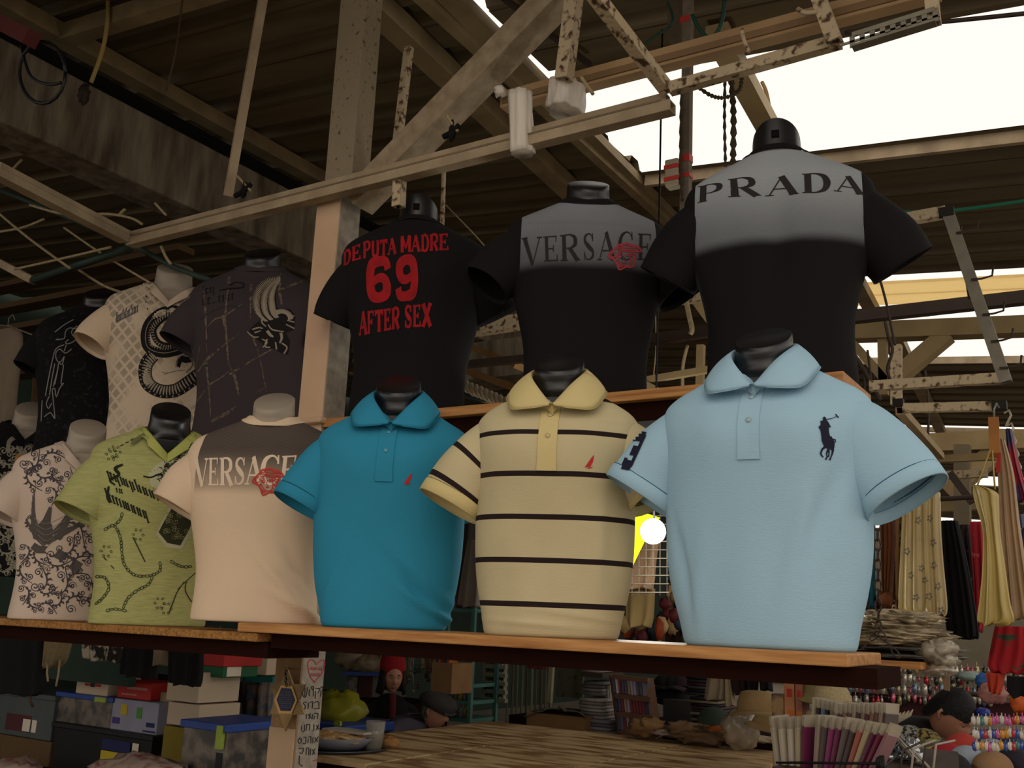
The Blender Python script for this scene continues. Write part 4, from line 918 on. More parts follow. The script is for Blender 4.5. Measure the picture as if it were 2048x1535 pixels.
for k in range(5): pol += curve(z([(250 + 10 * k, 860 + 40 * k, .8), (340, 900 + 42 * k, .8), (480 - 20 * k, 840 + 44 * k, .8)]), n=5)
project(mw, pol, 'feather_lines', mat('pale_feather_line', '#9b9389', .9), lift=.0026)
# black tee far left
random.seed(5); pol = []
for (x, y, r, a, d) in ((150, 310, 95, -.9, 1), (130, 400, 70, .3, -1), (60, 430, 80, .8, 1), (30, 520, 70, 1.2, 1), (90, 560, 70, -.3, 1), (60, 680, 100, 1.5, 1), (40, 820, 70, .6, -1), (120, 780, 80, -1.2, 1), (90, 900, 80, .2, 1), (40, 960, 70, 1.3, 1), (130, 1010, 90, -1.0, -1), (60, 1080, 80, .4, 1), (130, 1160, 80, 1.2, 1), (50, 1200, 70, -.5, 1), (110, 1270, 70, .3, -1), (20, 620, 60, 0, 1), (200, 360, 60, -.2, 1)):
    cx, cy = z([(x, y)])[0]; pol += acanthus(cx, cy, r / 3.655 * 1.1, a, d, 2.5)
pol += curve(z([(60, 380, 7), (70, 300, 9), (150, 262, 8), (230, 290, 6), (300, 320, 3)]), n=6) + curve(z([(110, 620, 5), (70, 580, 6), (10, 575, 6), (-20, 620, 5)]), n=5) + curve(z([(120, 900, 6), (150, 960, 8), (100, 1060, 7), (160, 1150, 5)]), n=5)
project(mk, pol, 'ornament_print', mat('bone_ink', '#8c8574', .85), lift=.0014, label='pale rococo ornament')
# swing tags and hook on the necks
def tagcard(M_, poly, name, m, lab=None): project(M_, [poly], name, m, grid=6, lift=.012, parent=M_['root'], label=lab)
z = Z(0, 780, 2.924)
tagcard(mw, z([(425, 420), (520, 290), (560, 265), (600, 290), (500, 400)]), 'price_tag', mat('cream_card', '#a3927c', .8), 'cream swing tag at the collar')
tagcard(mg, z([(765, 335), (775, 305), (845, 262), (850, 275), (790, 325)]), 'tag_loop', mat('dull_green', '#6a6c48', .8))
# ------------------------------------------------------------------ more generic makers
def proj(P):
    d = V(P) - EYE; k = FPX / d.dot(FWD); return 1024 + k * d.dot(RGT), 767.5 - k * d.dot(UPV)
def crate(l, c, top, bot, Y, dep, name, m, label, catg='box', group=None, zb=None, lid=None, bev=.004, taper=0):
    """front face spans photo columns l..c on plane Y; side runs back dep"""
    p = W(l, (top + bot) / 2, Y); q = W(c, bot, Y); z1 = W(c, top, Y).z; z0 = q.z if zb is None else zb
    x0, x1 = p.x, q.x; cx, cy = (x0 + x1) / 2, Y + dep / 2
    root = empty(name, (cx, cy, z0), label, catg, group)
    hx, hy = (x1 - x0) / 2, dep / 2; t = 1 - taper
    mb = MB().add([(cx + sx * hx * t, cy + sy * hy * t, z0) for sx, sy in ((-1, -1), (1, -1), (1, 1), (-1, 1))] + [(cx + sx * hx, cy + sy * hy, z1) for sx, sy in ((-1, -1), (1, -1), (1, 1), (-1, 1))],
                  [(3, 2, 1, 0), (4, 5, 6, 7), (0, 1, 5, 4), (1, 2, 6, 5), (2, 3, 7, 6), (3, 0, 4, 7)])
    mb.build('body', m, root, bev=bev)
    if lid:
        lm, lh = lid; MB().bx((x0 - .012, Y - .012, z1 - lh), (x1 + .012, Y + dep + .012, z1 + .006)).build('lid', lm, root, bev=.004)
    return root, (x0, x1, Y, Y + dep, z0, z1)
def patch(root, b, u0, u1, v0, v1, m, side='front', name='printed_label', off=.0025):
    x0, x1, y0, y1, z0, z1 = b; za, zb = z0 + (z1 - z0) * v0, z0 + (z1 - z0) * v1
    if side == 'front': mb = MB().bx((x0 + (x1 - x0) * u0, y0 - off, za), (x0 + (x1 - x0) * u1, y0 - .0004, zb))
    else: mb = MB().bx((x1 + .0004, y0 + (y1 - y0) * u0, za), (x1 + off, y0 + (y1 - y0) * u1, zb))
    return mb.build(name, m, root)
def hanging(rows, Y, dep, m, name, label, catg, folds=6, amp=.012, group=None, parent=None, seed=0, n=48, slant=0):
    """cloth hanging as a closed flattened tube; rows = (py, px left, px right)"""
    R_ = cat([tuple(r) for r in rows], 5); rings = []
    for j, (py, l, r) in enumerate(R_):
        a, b = W(l, py, Y), W(r, py, Y); z = (a.z + b.z) / 2; cx = (a.x + b.x) / 2; hw = (b.x - a.x) / 2; t = j / (len(R_) - 1); ring = []
        for k in range(n):
            f = 2 * math.pi * k / n; c, s = math.cos(f), math.sin(f); x = cx + hw * math.copysign(abs(c) ** .8, c)
            am = amp * (.4 + .6 * t); y = Y + slant * t + dep / 2 * math.copysign(abs(s) ** .7, s) + am * math.sin(folds * math.pi * c + seed + t * .8) + am * .6 * noise.noise(V((x * 9, z * 4, seed)))
            ring.append(V((x, y, z + .006 * math.sin(folds * 2 * c + seed) * t)))
        rings.append(ring)
    mb = MB().loft(rings, cap0=True, cap1=True)
    if parent: return mb.build(name, m, parent)
    return solo(mb, name, m, label, catg, group)
def stackbox(cx, y0, z0, w, d, h, name, m, label, catg, group=None):
    return solo(MB().bx((cx - w / 2, y0, z0), (cx + w / 2, y0 + d, z0 + h)), name, m, label, catg, group, bev=min(.01, h * .3))
PLAS = mat('crinkled_clear_plastic', '#c9bda6', .12, spec=.9, alpha=.55, bump=.9, bscale=14, var=.35, scale=9)
CARD = mat('brown_cardboard', '#8d6a45', .9); WBOX = mat('white_card', '#b7a48d', .8, scale=2, var=.1); GREYP = mat('grey_tub_plastic', '#454b4c', .5); BLKP = mat('black_tub_plastic', '#0e0e10', .5)
CLEAR = mat('cloudy_tub_plastic', '#6d645a', .3, scale=14, col2='#3d3a38', contrast=(.4, .6)); BLUEP = mat('blue_lid_plastic', '#27448a', .45); GRNP = mat('green_latch', '#8fa33a', .5)
RED = mat('red_print', '#a3211c', .6); GRN = mat('green_print', '#14552f', .6); YEL = mat('yellow_print', '#b5a12a', .7)
NAV = mat('navy_print', '#1d2350', .7); TEALS = mat('teal_steel_shelf', '#3f6a60', .6); WHITEP = mat('white_print', '#cfc3b2', .7)
# ------------------------------------------------------------------ store boxes, lower left
YS = 3.4
zb = W(250, 1575, YS).z
bench = empty('storage_bench', (-5, YS + .3, 0), 'dark low bench under the store boxes at the lower left', 'bench')
MB().bx((-6.6, YS - .1, zb - .04), (-3.3, YS + .44, zb)).build('bench_top', DKWOOD, bench)
for x in (-6.5, -4.8, -3.4):
    for y in (YS, YS + .4): MB().bx((x - .03, y - .03, 0), (x + .03, y + .03, zb - .04)).build('leg', DKWOOD, bench)
r, b = crate(-30, 92, 1482, 1560, YS, .35, 'carton', mat('ribbed_tan_card', '#5b452c', .9, scale=30, stretch=(8, 1, .4)), 'tan corrugated carton at the bottom left corner, under the grey tub', zb=zb); z1 = b[5]
r, b = crate(-40, 100, 1392, 1478, YS, .36, 'storage_tub', GREYP, 'grey plastic tub with a picture label at the far left', 'tub', zb=z1 + .003, lid=(GREYP, .02)); patch(r, b, .38, .72, .12, .5, mat('dark_picture', '#4a2226')); patch(r, b, .62, .72, .14, .42, WHITEP, off=.004); patch(r, b, .74, .80, .14, .42, WHITEP)
r, b = crate(100, 296, 1472, 1560, YS, .42, 'storage_tub', BLKP, 'large black plastic tub with a yellow and blue label', 'tub', zb=zb, taper=.05, lid=(BLKP, .018)); patch(r, b, .52, .86, .35, .62, YEL); patch(r, b, .52, .80, .64, .84, NAV); patch(r, b, .82, .88, .36, .84, WHITEP); z2 = b[5] + .006
r, b = crate(112, 218, 1396, 1468, YS + .02, .3, 'storage_tub', CLEAR, 'cloudy clear tub with blue lid and green latch on the black tub', 'tub', zb=z2, lid=(BLUEP, .018)); patch(r, b, .72, .92, .86, 1.02, GRNP, off=.018, name='latch'); z3 = b[5] + .006
r, b = crate(222, 312, 1405, 1466, YS + .02, .26, 'carton', mat('pale_blue_box', '#8f8ea0', .7), 'pale carton printed with small yellow, green and violet figures', zb=z2)
for (u0, u1, v0, v1, m) in ((.2, .34, .5, .85, YEL), (.55, .66, .45, .8, mat('leaf_print', '#4b8a3a')), (.04, .2, .2, .4, mat('violet_print', '#4b3a7a')), (.78, .95, .22, .36, NAV), (.72, .98, .06, .11, NAV)): patch(r, b, u0, u1, v0, v1, m)
z4 = b[5] + .003
r, b = crate(152, 214, 1357, 1392, YS + .03, .2, 'shoe_box', WBOX, 'small white box with red and black print on the blue-lidded tub', zb=z3); patch(r, b, .28, .46, .5, .64, RED); patch(r, b, .46, .58, .45, .75, BLKP); patch(r, b, .6, .78, .5, .64, RED)
r, b = crate(234, 300, 1366, 1402, YS + .04, .2, 'carton', RED, 'red printed drinks carton on the pale figure-printed carton', zb=z4); patch(r, b, .3, .9, .55, .7, mat('dull_pink', '#a8746a')); patch(r, b, .15, .6, .2, .3, mat('dull_pink', '#a8746a'))
r, b = crate(311, 330, 1384, 1560, YS + .1, .1, 'carton', mat('pale_narrow_card', '#9a8b70', .8), 'narrow pale carton squeezed beside the white boxes', zb=zb)
# white cartons: two columns, one behind along the side
for (i, (t_, b_)) in enumerate(((1344, 1406), (1409, 1455))):
    a0 = W(395, b_, YS - .06)
    for j in (0, 1):
        r, b = crate(334, 395, t_, b_, YS - .06 + j * .252, .25, 'carton', WBOX, ['upper', 'lower'][i] + ' plain white carton, ' + ['front', 'rear'][j] + ' one of the pair', group='plain white cartons', bev=.003)
        if i == 0: topw = b[5]
r, b = crate(322, 392, 1458, 1560, YS - .05, .3, 'carton', mat('mustard_card', '#7a6b1f', .8), 'mustard yellow carton under the plain white cartons', zb=zb, bev=.003)
r, b = crate(402, 446, 1306, 1344, YS + .0, .22, 'shoe_box', GRN, 'red and green shoe box lying on the upper white cartons', zb=topw + .003, lid=(RED, .06)); patch(r, b, .1, .5, .05, .45, WHITEP, 'side'); patch(r, b, .1, .98, .96, 1.04, WHITEP, 'side', off=.016, name='paper_sheet')
r, b = crate(362, 446, 1450, 1560, YS - .40, .32, 'storage_tub', CLEAR, 'big clear tub with a blue lid and yellow-green latch left of the post', 'tub', zb=zb, lid=(BLUEP, .025)); patch(r, b, .82, .95, .78, 1.0, GRNP, off=.018, name='latch'); patch(r, b, .80, .94, .5, .74, BLKP); patch(r, b, .84, .92, .42, .52, YEL)
r, b = crate(432, 505, 1262, 1288, YS + .5, .3, 'carton', WBOX, 'long white carton high under the particle board shelf end'); patch(r, b, .1, .2, .2, .4, GREYP)
for j, (l_, c_, t_, bo) in enumerate(((492, 540, 1292, 1312), (490, 532, 1316, 1350))): crate(l_, c_, t_, bo, YS + .6, .3, 'shoe_box', WBOX, ['white shoe box with dark slot behind the post', 'lower white shoe box behind the post'][j])
hanging([(1352, 494, 548), (1366, 494, 548), (1400, 493, 546), (1440, 494, 545)], YS + .7, .12, mat('clear_bag_beige', '#6a5648', .35, scale=25, col2='#3b4450', contrast=(.42, .58)), 'fabric_bag', 'clear zip bag of folded cloth with a teal band beside the post', 'bag', folds=3)
solo(MB().bar(W(492, 1358, YS + .62), W(548, 1358, YS + .62), .02, .03), 'teal_band', mat('teal_band', '#17635f'), 'teal carrying band across the clear zip bag', 'strap')
crate(498, 545, 1438, 1560, YS + .3, .15, 'storage_tub', BLUEP, 'blue edged tub just left of the post', 'tub', zb=zb)
for i, (l_, c_, t_) in enumerate(((0, 55, 1520), (205, 370, 1516))):
    p, q = W(l_, t_ + 14, YS - .5), W(c_, t_ + 14, YS - .5); solo(MB().blob((p + q) / 2 + V((0, 0, -.03)), ((q.x - p.x) / 2, .14, .07), 10, .35, 4, i), 'plastic_bag', mat('white_bag_pink_print', '#a39083', .4, scale=20, col2='#7e4e4a', contrast=(.35, .5), bump=.6, bscale=20), ['white plastic bag in the bottom left corner', 'white and pink plastic bag at the bottom edge, left'][i], 'bag')
tag(MB().bx((W(0, 1500, YS - .7).x - .8, YS - .72, W(200, 1560, YS - .5).z - .09), (W(400, 1500, YS - .7).x, YS - .2, W(200, 1560, YS - .5).z - .06)).build('bag_shelf', DKWOOD, loc=(-4.3, YS - .5, .7)), 'low shelf under the plastic bags at the bottom left', 'shelf')
# clothes hanging below the particle board shelf
HY = 2.6
rail = solo(MB().tube([W(-40, 1228, HY), W(440, 1256, HY)], .008), 'clothes_rail', DARKM, 'thin dark rail under the particle board shelf', 'rail')
for nm, rows, m, lab, f_ in (
    ('shorts', [(1230, -20, 88), (1260, -22, 91), (1330, -24, 91), (1378, -24, 88), (1386, -20, 70)], BLKCLOTH, 'wide black shorts hanging at the left edge below the shelf', 4),
    ('blouse', [(1240, 92, 158), (1256, 94, 146), (1290, 93, 139), (1318, 93, 128), (1334, 94, 108)], mat('cream_lace', '#7d6e50', .9, scale=60), 'cream lace top with loose ties next to the black shorts', 4),
    ('skirt', [(1246, 168, 258), (1264, 166, 258), (1300, 168, 252), (1320, 172, 246)], mat('black_white_floral', '#a39a88', .9, scale=24, col2='#201c18', contrast=(.47, .53)), 'black and white blotched floral skirt hanging below the shelf', 3),
    ('trousers', [(1250, 258, 318), (1290, 252, 314), (1330, 246, 312), (1352, 245, 310)], BLKCLOTH, 'black trousers hanging between the floral skirt and the white shirt', 3),
    ('shirt', [(1258, 318, 340), (1290, 314, 340), (1328, 312, 336)], mat('off_white_print', '#8a7a66', .9, scale=18, col2='#6b5c4c'), 'narrow off-white shirt between two black trousers', 2),
    ('trousers', [(1262, 341, 406), (1300, 342, 404), (1350, 342, 402), (1368, 344, 396)], BLKCLOTH, 'black trousers hanging rightmost below the particle board shelf', 3)):
    hanging(rows, HY + .0, .05, m, nm, lab, 'clothes', folds=f_, amp=.008)
for (x, a, b_) in ((94, 1330, 1355), (118, 1318, 1372)): pass
tie = MB().tube([W(95, 1325, HY - .03), W(94, 1345, HY - .03), W(96, 1362, HY - .03)], .004).tube([W(120, 1318, HY - .03), W(117, 1345, HY - .03), W(112, 1372, HY - .03)], .004); solo(tie, 'blouse_ties', ROPE, 'pale ties dangling from the cream lace top', 'ties')
solo(MB().tube([W(78, 1230, HY - .06), W(92, 1246, HY - .06), W(110, 1252, HY - .06), W(128, 1246, HY - .06)], .012), 'green_hanger', mat('green_plastic', '#12553a', .5), 'green plastic hanger piece under the shelf', 'hanger')
solo(MB().tube([W(40, 1385, HY), W(62, 1382, HY), W(60, 1400, HY - .02), W(66, 1412, HY)], .006), 'waist_cord', mat('brown_cord', '#4a3526'), 'brown waist cord below the black shorts', 'cord')
# far left: cloth on a hanger, greenish wall panel
tag(MB().bx((-6.3, 3.3, 1.2), (-4.2, 3.34, 2.9)).build('partition_panel', mat('dark_green_panel', '#26362c', .9), loc=(-5.3, 3.3, 1.2)), 'dark green partition panel behind the leftmost torsos', 'partition')
for i in range(5): solo(MB().bar((-6.6, 3.0, 2.78 + i * .13), (-4.1 + .08 * i, 3.0, 2.74 + i * .13), .1, .03), 'ceiling_plank', mat('dark_plank', '#4a3419', .8, stretch=(1, 8, 8)), 'dark brown plank high behind the leftmost torsos, ' + ['lowest', 'second lowest', 'middle', 'second highest', 'highest'][i] + ' of five', 'plank', 'brown planks upper left')
hanging([(662, -30, 30), (680, -34, 42), (760, -32, 36), (850, -34, 24), (880, -34, 14)], 2.75, .05, mat('pale_garment', '#7d6f5c', .9), 'hanging_garment', 'pale sleeveless garment on a hanger at the left edge', 'clothes', folds=2)
solo(MB().tube([W(-20, 648, 2.75), W(20, 652, 2.75), W(72, 672, 2.75)], .004).tube([W(16, 652, 2.75), W(18, 636, 2.75), W(26, 628, 2.75), W(30, 640, 2.75)], .003), 'wire_hanger', STEEL, 'wire hanger holding the pale garment at the left edge', 'hanger')
hanging([(735, 70, 106), (780, 66, 98), (840, 64, 90), (846, 66, 92)], 3.0, .05, mat('tan_garment', '#7a5a34', .9), 'hanging_garment', 'tan garment behind the tribal print t-shirt', 'clothes', folds=2)
# ------------------------------------------------------------------ wires and rods upper left
def wire(pts, Y, r, m, name, label, catg='cable', n=6):
    Ys = Y if isinstance(Y, (list, tuple)) else [Y] * len(pts)
    P = cat([tuple(W(p[0], p[1], y)) for p, y in zip(pts, Ys)], n); return solo(MB().tube(P, r, 6), name, m, label, catg)
GRT = mat('dark_green_tube', '#2c3b33', .6)
wire([(-10, 376), (130, 432), (270, 492), (345, 532), (420, 560)], 2.6, .013, GRT, 'green_tube', 'dark green tube slanting down behind the frame corner', 'tube', 2)
wire([(66, 560), (262, 494)], 2.5, .018, GRT, 'green_tube', 'short dark green tube joining the lower frame to the rail corner', 'tube', 2)
tubething('frame_bar', W(-10, 520, 2.5), W(66, 560, 2.5), .034, PAINT, 'short cream bar at the left edge above the tribal t-shirt')
wire([(-5, 424), (60, 478), (140, 536)], 2.45, .006, ROPE, 'pale_rope', 'pale cord from the left edge crossing the green tube')
wire([(158, 540), (210, 572), (262, 590), (280, 598)], 2.6, .006, ROPE, 'pale_rope', 'pale cord running to the snake t-shirt shoulder')
wire([(128, 455), (205, 508), (300, 565)], 2.55, .005, ROPE, 'pale_rope', 'straight pale cord between the two green tubes')
wire([(-5, 464), (45, 455), (88, 438)], 2.5, .006, ROPE, 'pale_rope', 'pale rod at the left edge under the frame arm')
wire([(30, 538), (120, 518), (222, 494)], 2.45, .006, ROPE, 'pale_rope', 'pale rod lying along the short green tube')
wire([(60, 410), (130, 428), (215, 428), (262, 436), (284, 448)], 2.42, .006, ROPE, 'pale_rope', 'pale cord drooping along the frame arm')
wire([(322, 492), (332, 514), (342, 528)], 2.5, .006, ROPE, 'pale_rope', 'short pale cord hanging just under the rail corner')
wire([(22, 342), (45, 318)], 2.45, .007, ROPE, 'peg', 'cream peg standing on the frame arm at the left edge', 'peg')
wire([(236, 432), (250, 418)], 2.45, .007, ROPE, 'peg', 'cream peg on the frame arm near the corner', 'peg')
wire([(310, 406), (332, 430)], 2.42, .005, ROPE, 'peg', 'thin cream rod poking over the rail near its left corner', 'peg')
wire([(475, 352), (502, 382)], 2.42, .005, ROPE, 'peg', 'thin cream rod at the foot of the slanting bar', 'peg')
wire([(893, 230), (915, 262)], 2.42, .006, ROPE, 'peg', 'thin cream peg beside the black knot on the rail', 'peg')
wire([(1162, 154), (1186, 188)], 2.42, .006, ROPE, 'peg', 'thin cream peg right of the white plastic wraps', 'peg')
wire([(1483, 58), (1488, 80), (1498, 104)], 2.5, .006, RUST, 'peg', 'bent rusty peg on the short peeling rail', 'peg')
wire([(1595, 18), (1612, 26), (1635, 24)], 2.5, .007, RUST, 'hook', 'rusty hook near the top right frame', 'hook')
wire([(216, -10), (215, 40), (205, 100), (182, 165)], 2.3, .010, mat('yellowish_hose', '#a08a52', .7), 'hanging_rope', 'thick yellowish rope hanging at the upper left')
solo(MB().blob(W(168, 188, 2.3), (.022, .022, .045), 10, .7, 6, 3), 'frayed_knot', mat('frayed_rope', '#3a2f26', .95, bump=.8), 'frayed dark knot at the end of the yellowish rope', 'knot')
wire([(366, -10), (352, 100), (332, 182)], 2.3, .004, mat('brown_string', '#4a3a26'), 'hanging_string', 'thin brown string hanging near the slanting bar')
P = [W(85 + 46 * math.cos(t), 145 + 62 * math.sin(t), 1.6) for t in [i * math.pi / 10 for i in range(21)]]
solo(MB().tube(P, .006, 6), 'cable_coil', BLKP, 'coiled black cable looped over the concrete beam', 'cable')
wire([(42, 90), (60, 150), (95, 168), (122, 165)], 1.6, .005, BLKP, 'cable', 'short black cable inside the coil at the upper left')
r0_ = MB().bar(W(-10, 40, 1.55), W(64, 78, 1.55), .045, .05); solo(r0_, 'red_holder', mat('dark_red_plastic', '#4a1512', .6), 'dark red holder at the top left corner above the coil', 'holder')
for (x, y, lab, Yk) in ((905, 262, 'black knotted rag tied on the rail right of the brace', 2.42), (488, 380, 'black strap knot at the foot of the slanting bar', 2.42)):
    mb = MB().blob(W(x, y, Yk), (.012, .01, .03), 8, .8, 5, x, None); mb.tube([W(x - 18, y + 12, Yk), W(x, y + 2, Yk), W(x + 14, y - 12, Yk)], .010, 6); solo(mb, 'black_knot', BLKCLOTH, lab, 'knot')
# white plastic wraps round rail and channel
WRAP = mat('white_stretch_plastic', '#ddd3c6', .35, scale=20, stretch=(1, 1, .1), bump=.6, bscale=40)
def wrap(cx, w, y0, y1, Y, dep, lab, lean=0):
    rings = []
    for j in range(9):
        t = j / 8; py = y0 + (y1 - y0) * t; a, b_ = W(cx - w / 2 + lean * t, py, Y), W(cx + w / 2 + lean * t, py, Y); c = (a + b_) / 2; hw = (b_.x - a.x) / 2; ring = []
        for k in range(28):
            f = 2 * math.pi * k / 28; q = 1 + .10 * math.sin(f * 9 + t * 3) + .06 * math.sin(f * 5); ring.append(V((c.x + math.cos(f) * hw * q, Y + dep / 2 + math.sin(f) * dep / 2 * q, c.z)))
        rings.append(ring)
    solo(MB().loft(rings, cap0=True, cap1=True), 'plastic_wrap', WRAP, lab, 'plastic wrap')
wrap(1028, 40, 176, 298, 2.405, .07, 'white plastic strip tied round the long rail', 6)
wrap(1113, 54, 150, 205, 2.50, .16, 'bunched white plastic round the foot of the vertical bar', -6)
mb = MB().blob(W(1000, 182, 2.55), (.022, .02, .018), 8, .7, 4, 2); solo(mb, 'plastic_scrap', WRAP, 'torn white plastic scrap at the end of the brown channel', 'plastic scrap')
# ropes and cables right of the taped post
def rope(pts, Y, r, lab, m=mat('knotted_brown_rope', '#4a4030', .95, bump=.8)):
    P = [W(p[0], p[1], Y) for p in pts]; C = cat([tuple(p) for p in P], 14); R2 = [r * (1 + .35 * math.sin(i * 2.1)) for i in range(len(C))]; solo(MB().tube(C, R2, 6), 'hanging_rope', m, lab, 'rope')
rope([(1450, 150), (1449, 240), (1451, 332)], 2.9, .005, 'thin knotted rope hanging left of its thicker twin over the bright sky')
rope([(1462, 150), (1467, 230), (1466, 324)], 2.9, .009, 'thick knotted rope hanging against the bright sky')
rope([(1385, 165), (1420, 190), (1450, 195), (1478, 180), (1484, 150)], 2.8, .006, 'cable loop hanging under the short peeling rail')
rope([(1363, 180), (1361, 300), (1364, 400)], 2.97, .005, 'thin frayed rope running down the taped post')
GRC = mat('green_cable', '#1c3f33', .5)
wire([(1385, 30), (1400, 60), (1420, 75), (1440, 55), (1450, 0)], 2.7, .007, GRC, 'green_cable', 'dark green cable loop at the top right of the taped post')
wire([(1260, 110), (1300, 80), (1345, 45), (1335, 5)], 2.9, .005, GRC, 'green_cable', 'dark green wire left of the taped post')
wire([(1800, 424), (1910, 420), (2060, 400)], 3.4, .006, mat('bright_green_wire', '#1c6a50'), 'green_wire', 'green wire stretched at the right under the roof sheets')
wire([(1690, 66), (1780, 50), (1860, 46), (2060, 26)], 2.6, .006, DARKM, 'dark_wire', 'dark wire crossing the bright sky from the perforated angle')
wire([(1524, 164), (1534, 190), (1546, 262)], 4.4, .010, mat('tan_hook', '#8a6a3c'), 'hook_rod', 'bent rod hanging from the hazy roof beam', 'rod')
jb2 = solo(MB().bx(W(1335, 80, 3.1), W(1358, -20, 3.1) + V((0, .06, 0))), 'junction_box', mat('grey_brown_box', '#5b5040'), 'grey-brown box behind the taped post at the top', 'box')
wire([(888, 336), (886, 400), (884, 450)], 3.0, .010, RUST, 'hanging_bar', 'thin knotted pole right of the leftmost black neck', 'bar', 3)
wire([(892, 410), (950, 470), (985, 510)], 3.0, .003, ROPE, 'string', 'thin pale string running down behind the leftmost black t-shirt', 'string', 2)
# ------------------------------------------------------------------ people
def head(c, R, s, skin, parent, hair=None, hairfn=None, name='head', extra=None):
    """head with brow, nose, lips, chin; faces local -Y; c = centre, s = height in metres"""
    n = 40; rings = []; hs = s / 2
    for i in range(n + 1):
        t = math.pi * i / n; ring = []
        for k in range(48):
            f = 2 * math.pi * k / 48; d = V((math.sin(t) * math.sin(f), -math.sin(t) * math.cos(f), -math.cos(t)))
            x, y, z = d.x * .66, d.y * .80, d.z
            if y < 0 and z < 0: x *= 1 + .18 * z; y *= 1 + .05 * z
            g = lambda cx, cz, sx, sz: math.exp(-((x - cx) / sx) ** 2 - ((z - cz) / sz) ** 2)
            if y < 0:
                y -= .20 * g(0, -.16, .09, .16) + .10 * g(0, -.28, .13, .07) + .07 * g(0, .18, .45, .08) + .05 * g(0, -.52, .18, .05) + .045 * g(0, -.63, .15, .04) + .10 * g(0, -.88, .2, .10)
                y += .09 * (g(.24, .02, .12, .09) + g(-.24, .02, .12, .09)) + .03 * g(0, -.575, .2, .018)
                y -= .03 * (g(.3, -.25, .14, .15) + g(-.3, -.25, .14, .15))
            ring.append(c + R @ (V((x, y, z)) * hs))
        rings.append(ring)
    h = MB().loft(rings).build(name, skin, parent)
    for sx in (-1, 1):
        e = MB().blob(c + R @ (V((sx * .24, -.655, .02)) * hs), (.085 * hs, .06 * hs, .05 * hs), 6, 0); e.build('eye', mat('eye_white', '#8d857c', .3), h)
        e = MB().blob(c + R @ (V((sx * .24, -.70, .02)) * hs), (.04 * hs, .03 * hs, .045 * hs), 5, 0); e.build('iris', mat('iris_dark', '#120c08', .3), h)
        e = MB().tube([c + R @ (V((sx * q[0], q[1], q[2])) * hs) for q in ((.12, -.79, .19), (.24, -.78, .24), (.38, -.68, .19))], [.02 * hs, .035 * hs, .015 * hs], 6); e.build('eyebrow', hair or BLKCLOTH, h)
        e = MB(); P = [(.64, .02, .12), (.72, .10, .16), (.75, .14, .02), (.70, .08, -.16), (.65, .0, -.22)]
        e.tube([c + R @ (V((sx * p[0], p[1], p[2])) * hs) for p in P], [.03 * hs, .07 * hs, .075 * hs, .06 * hs, .03 * hs], 8); e.build('ear', skin, h)
    e = MB().tube([c + R @ (V((q, -.80 + abs(q) * .45, -.575)) * hs) for q in (-.19, -.08, 0, .08, .19)], [.012 * hs, .035 * hs, .04 * hs, .035 * hs, .012 * hs], 6); e.build('lips', mat('lip_skin', '#7a4238', .6), h)
    return h
def skinbody(name, verts, edges, m, parent, sub=2):
    base = absloc(parent); me = bpy.data.meshes.new(name); me.from_pydata([V(v[0]) - base for v in verts], edges, []); o = bpy.data.objects.new(name, me); COL.objects.link(o); o.parent = parent; me.materials.append(m)
    sk = o.modifiers.new('skin', 'SKIN'); sk.use_smooth_shade = True
    for i, v in enumerate(verts):
        r = v[1]; me.skin_vertices[0].data[i].radius = (r, r) if not isinstance(r, tuple) else r
    me.skin_vertices[0].data[0].use_root = True
    s_ = o.modifiers.new('sub', 'SUBSURF'); s_.levels = s_.render_levels = sub; return o
def hand(parent, c, d, side, m, s=1.0, curl=.5):
    """relaxed hand: palm and five curled fingers; d = pointing direction"""
    d = V(d).normalized(); z = V((0, 0, 1)); x = d.cross(z).normalized(); u = x.cross(d); vs = [(V(c) - d * .03 * s, .024 * s), (V(c) + d * .03 * s, .034 * s), (V(c) + d * .055 * s, .034 * s)]
    ed = [(0, 1), (1, 2)]; skinbody('palm', vs, ed, m, parent)
    for i, (o_, l) in enumerate(((-.028, .062), (-.010, .074), (.010, .070), (.027, .056))):
        p = V(c) + d * .055 * s + x * o_ * s; q = p + (d * .5 - u * .3 * curl) * l * s; r_ = q + (d * .2 - u * .6 * curl - d * .1 * curl) * l * s
        MB().tube([p - d * .02 * s, p + d * .01 * s, q, r_], [.011 * s, .0105 * s, .0095 * s, .007 * s], 8).build('finger', m, parent)
    p = V(c) + x * side * .03 * s; MB().tube([p, p + (x * side * .6 + d * .6) * .035 * s, p + (x * side * .5 + d * 1.1 - u * .3) * .055 * s], [.013 * s, .012 * s, .009 * s], 8).build('thumb', m, parent)
SKINW = mat('skin_warm', '#a8765c', .55, scale=9, var=.12); SKINM = mat('skin_ruddy', '#b07c62', .5, scale=9, var=.15); SKINY = mat('skin_tan', '#a0705a', .5, scale=9, var=.1)
# woman in red hat, sitting behind the table corner
hc = W(786, 1352, 6.3); root = empty('person', V((hc.x, hc.y, .0)), 'person in a red knit hat and black jacket with an arm on the table edge', 'person')
Rw = Matrix.Rotation(math.radians(48), 3, 'Z') @ Matrix.Rotation(math.radians(8), 3, 'X')
hd_ = head(hc, Rw, .235, SKINW, root, mat('brown_hair', '#1d120c', .8))
hat = MB(); rings = []
for j in range(9):
    t = j / 8; z = .02 + t * .16; rr = .104 * (1.04 - .75 * max(0, t - .45) ** 1.3) if t < 1 else .035
    rings.append([hc + Rw @ V((math.cos(a) * rr * .92 * (1 + .03 * math.sin(a * 12)), math.sin(a) * rr * 1.05 + .03 + .02 * t, z + .015 * math.sin(a))) for a in [k * math.pi / 16 for k in range(32)]])
hat.loft(rings, cap1=True).build('knit_hat', mat('red_knit', '#8a1418', .95, scale=80, bump=.6), root)
hr = MB()
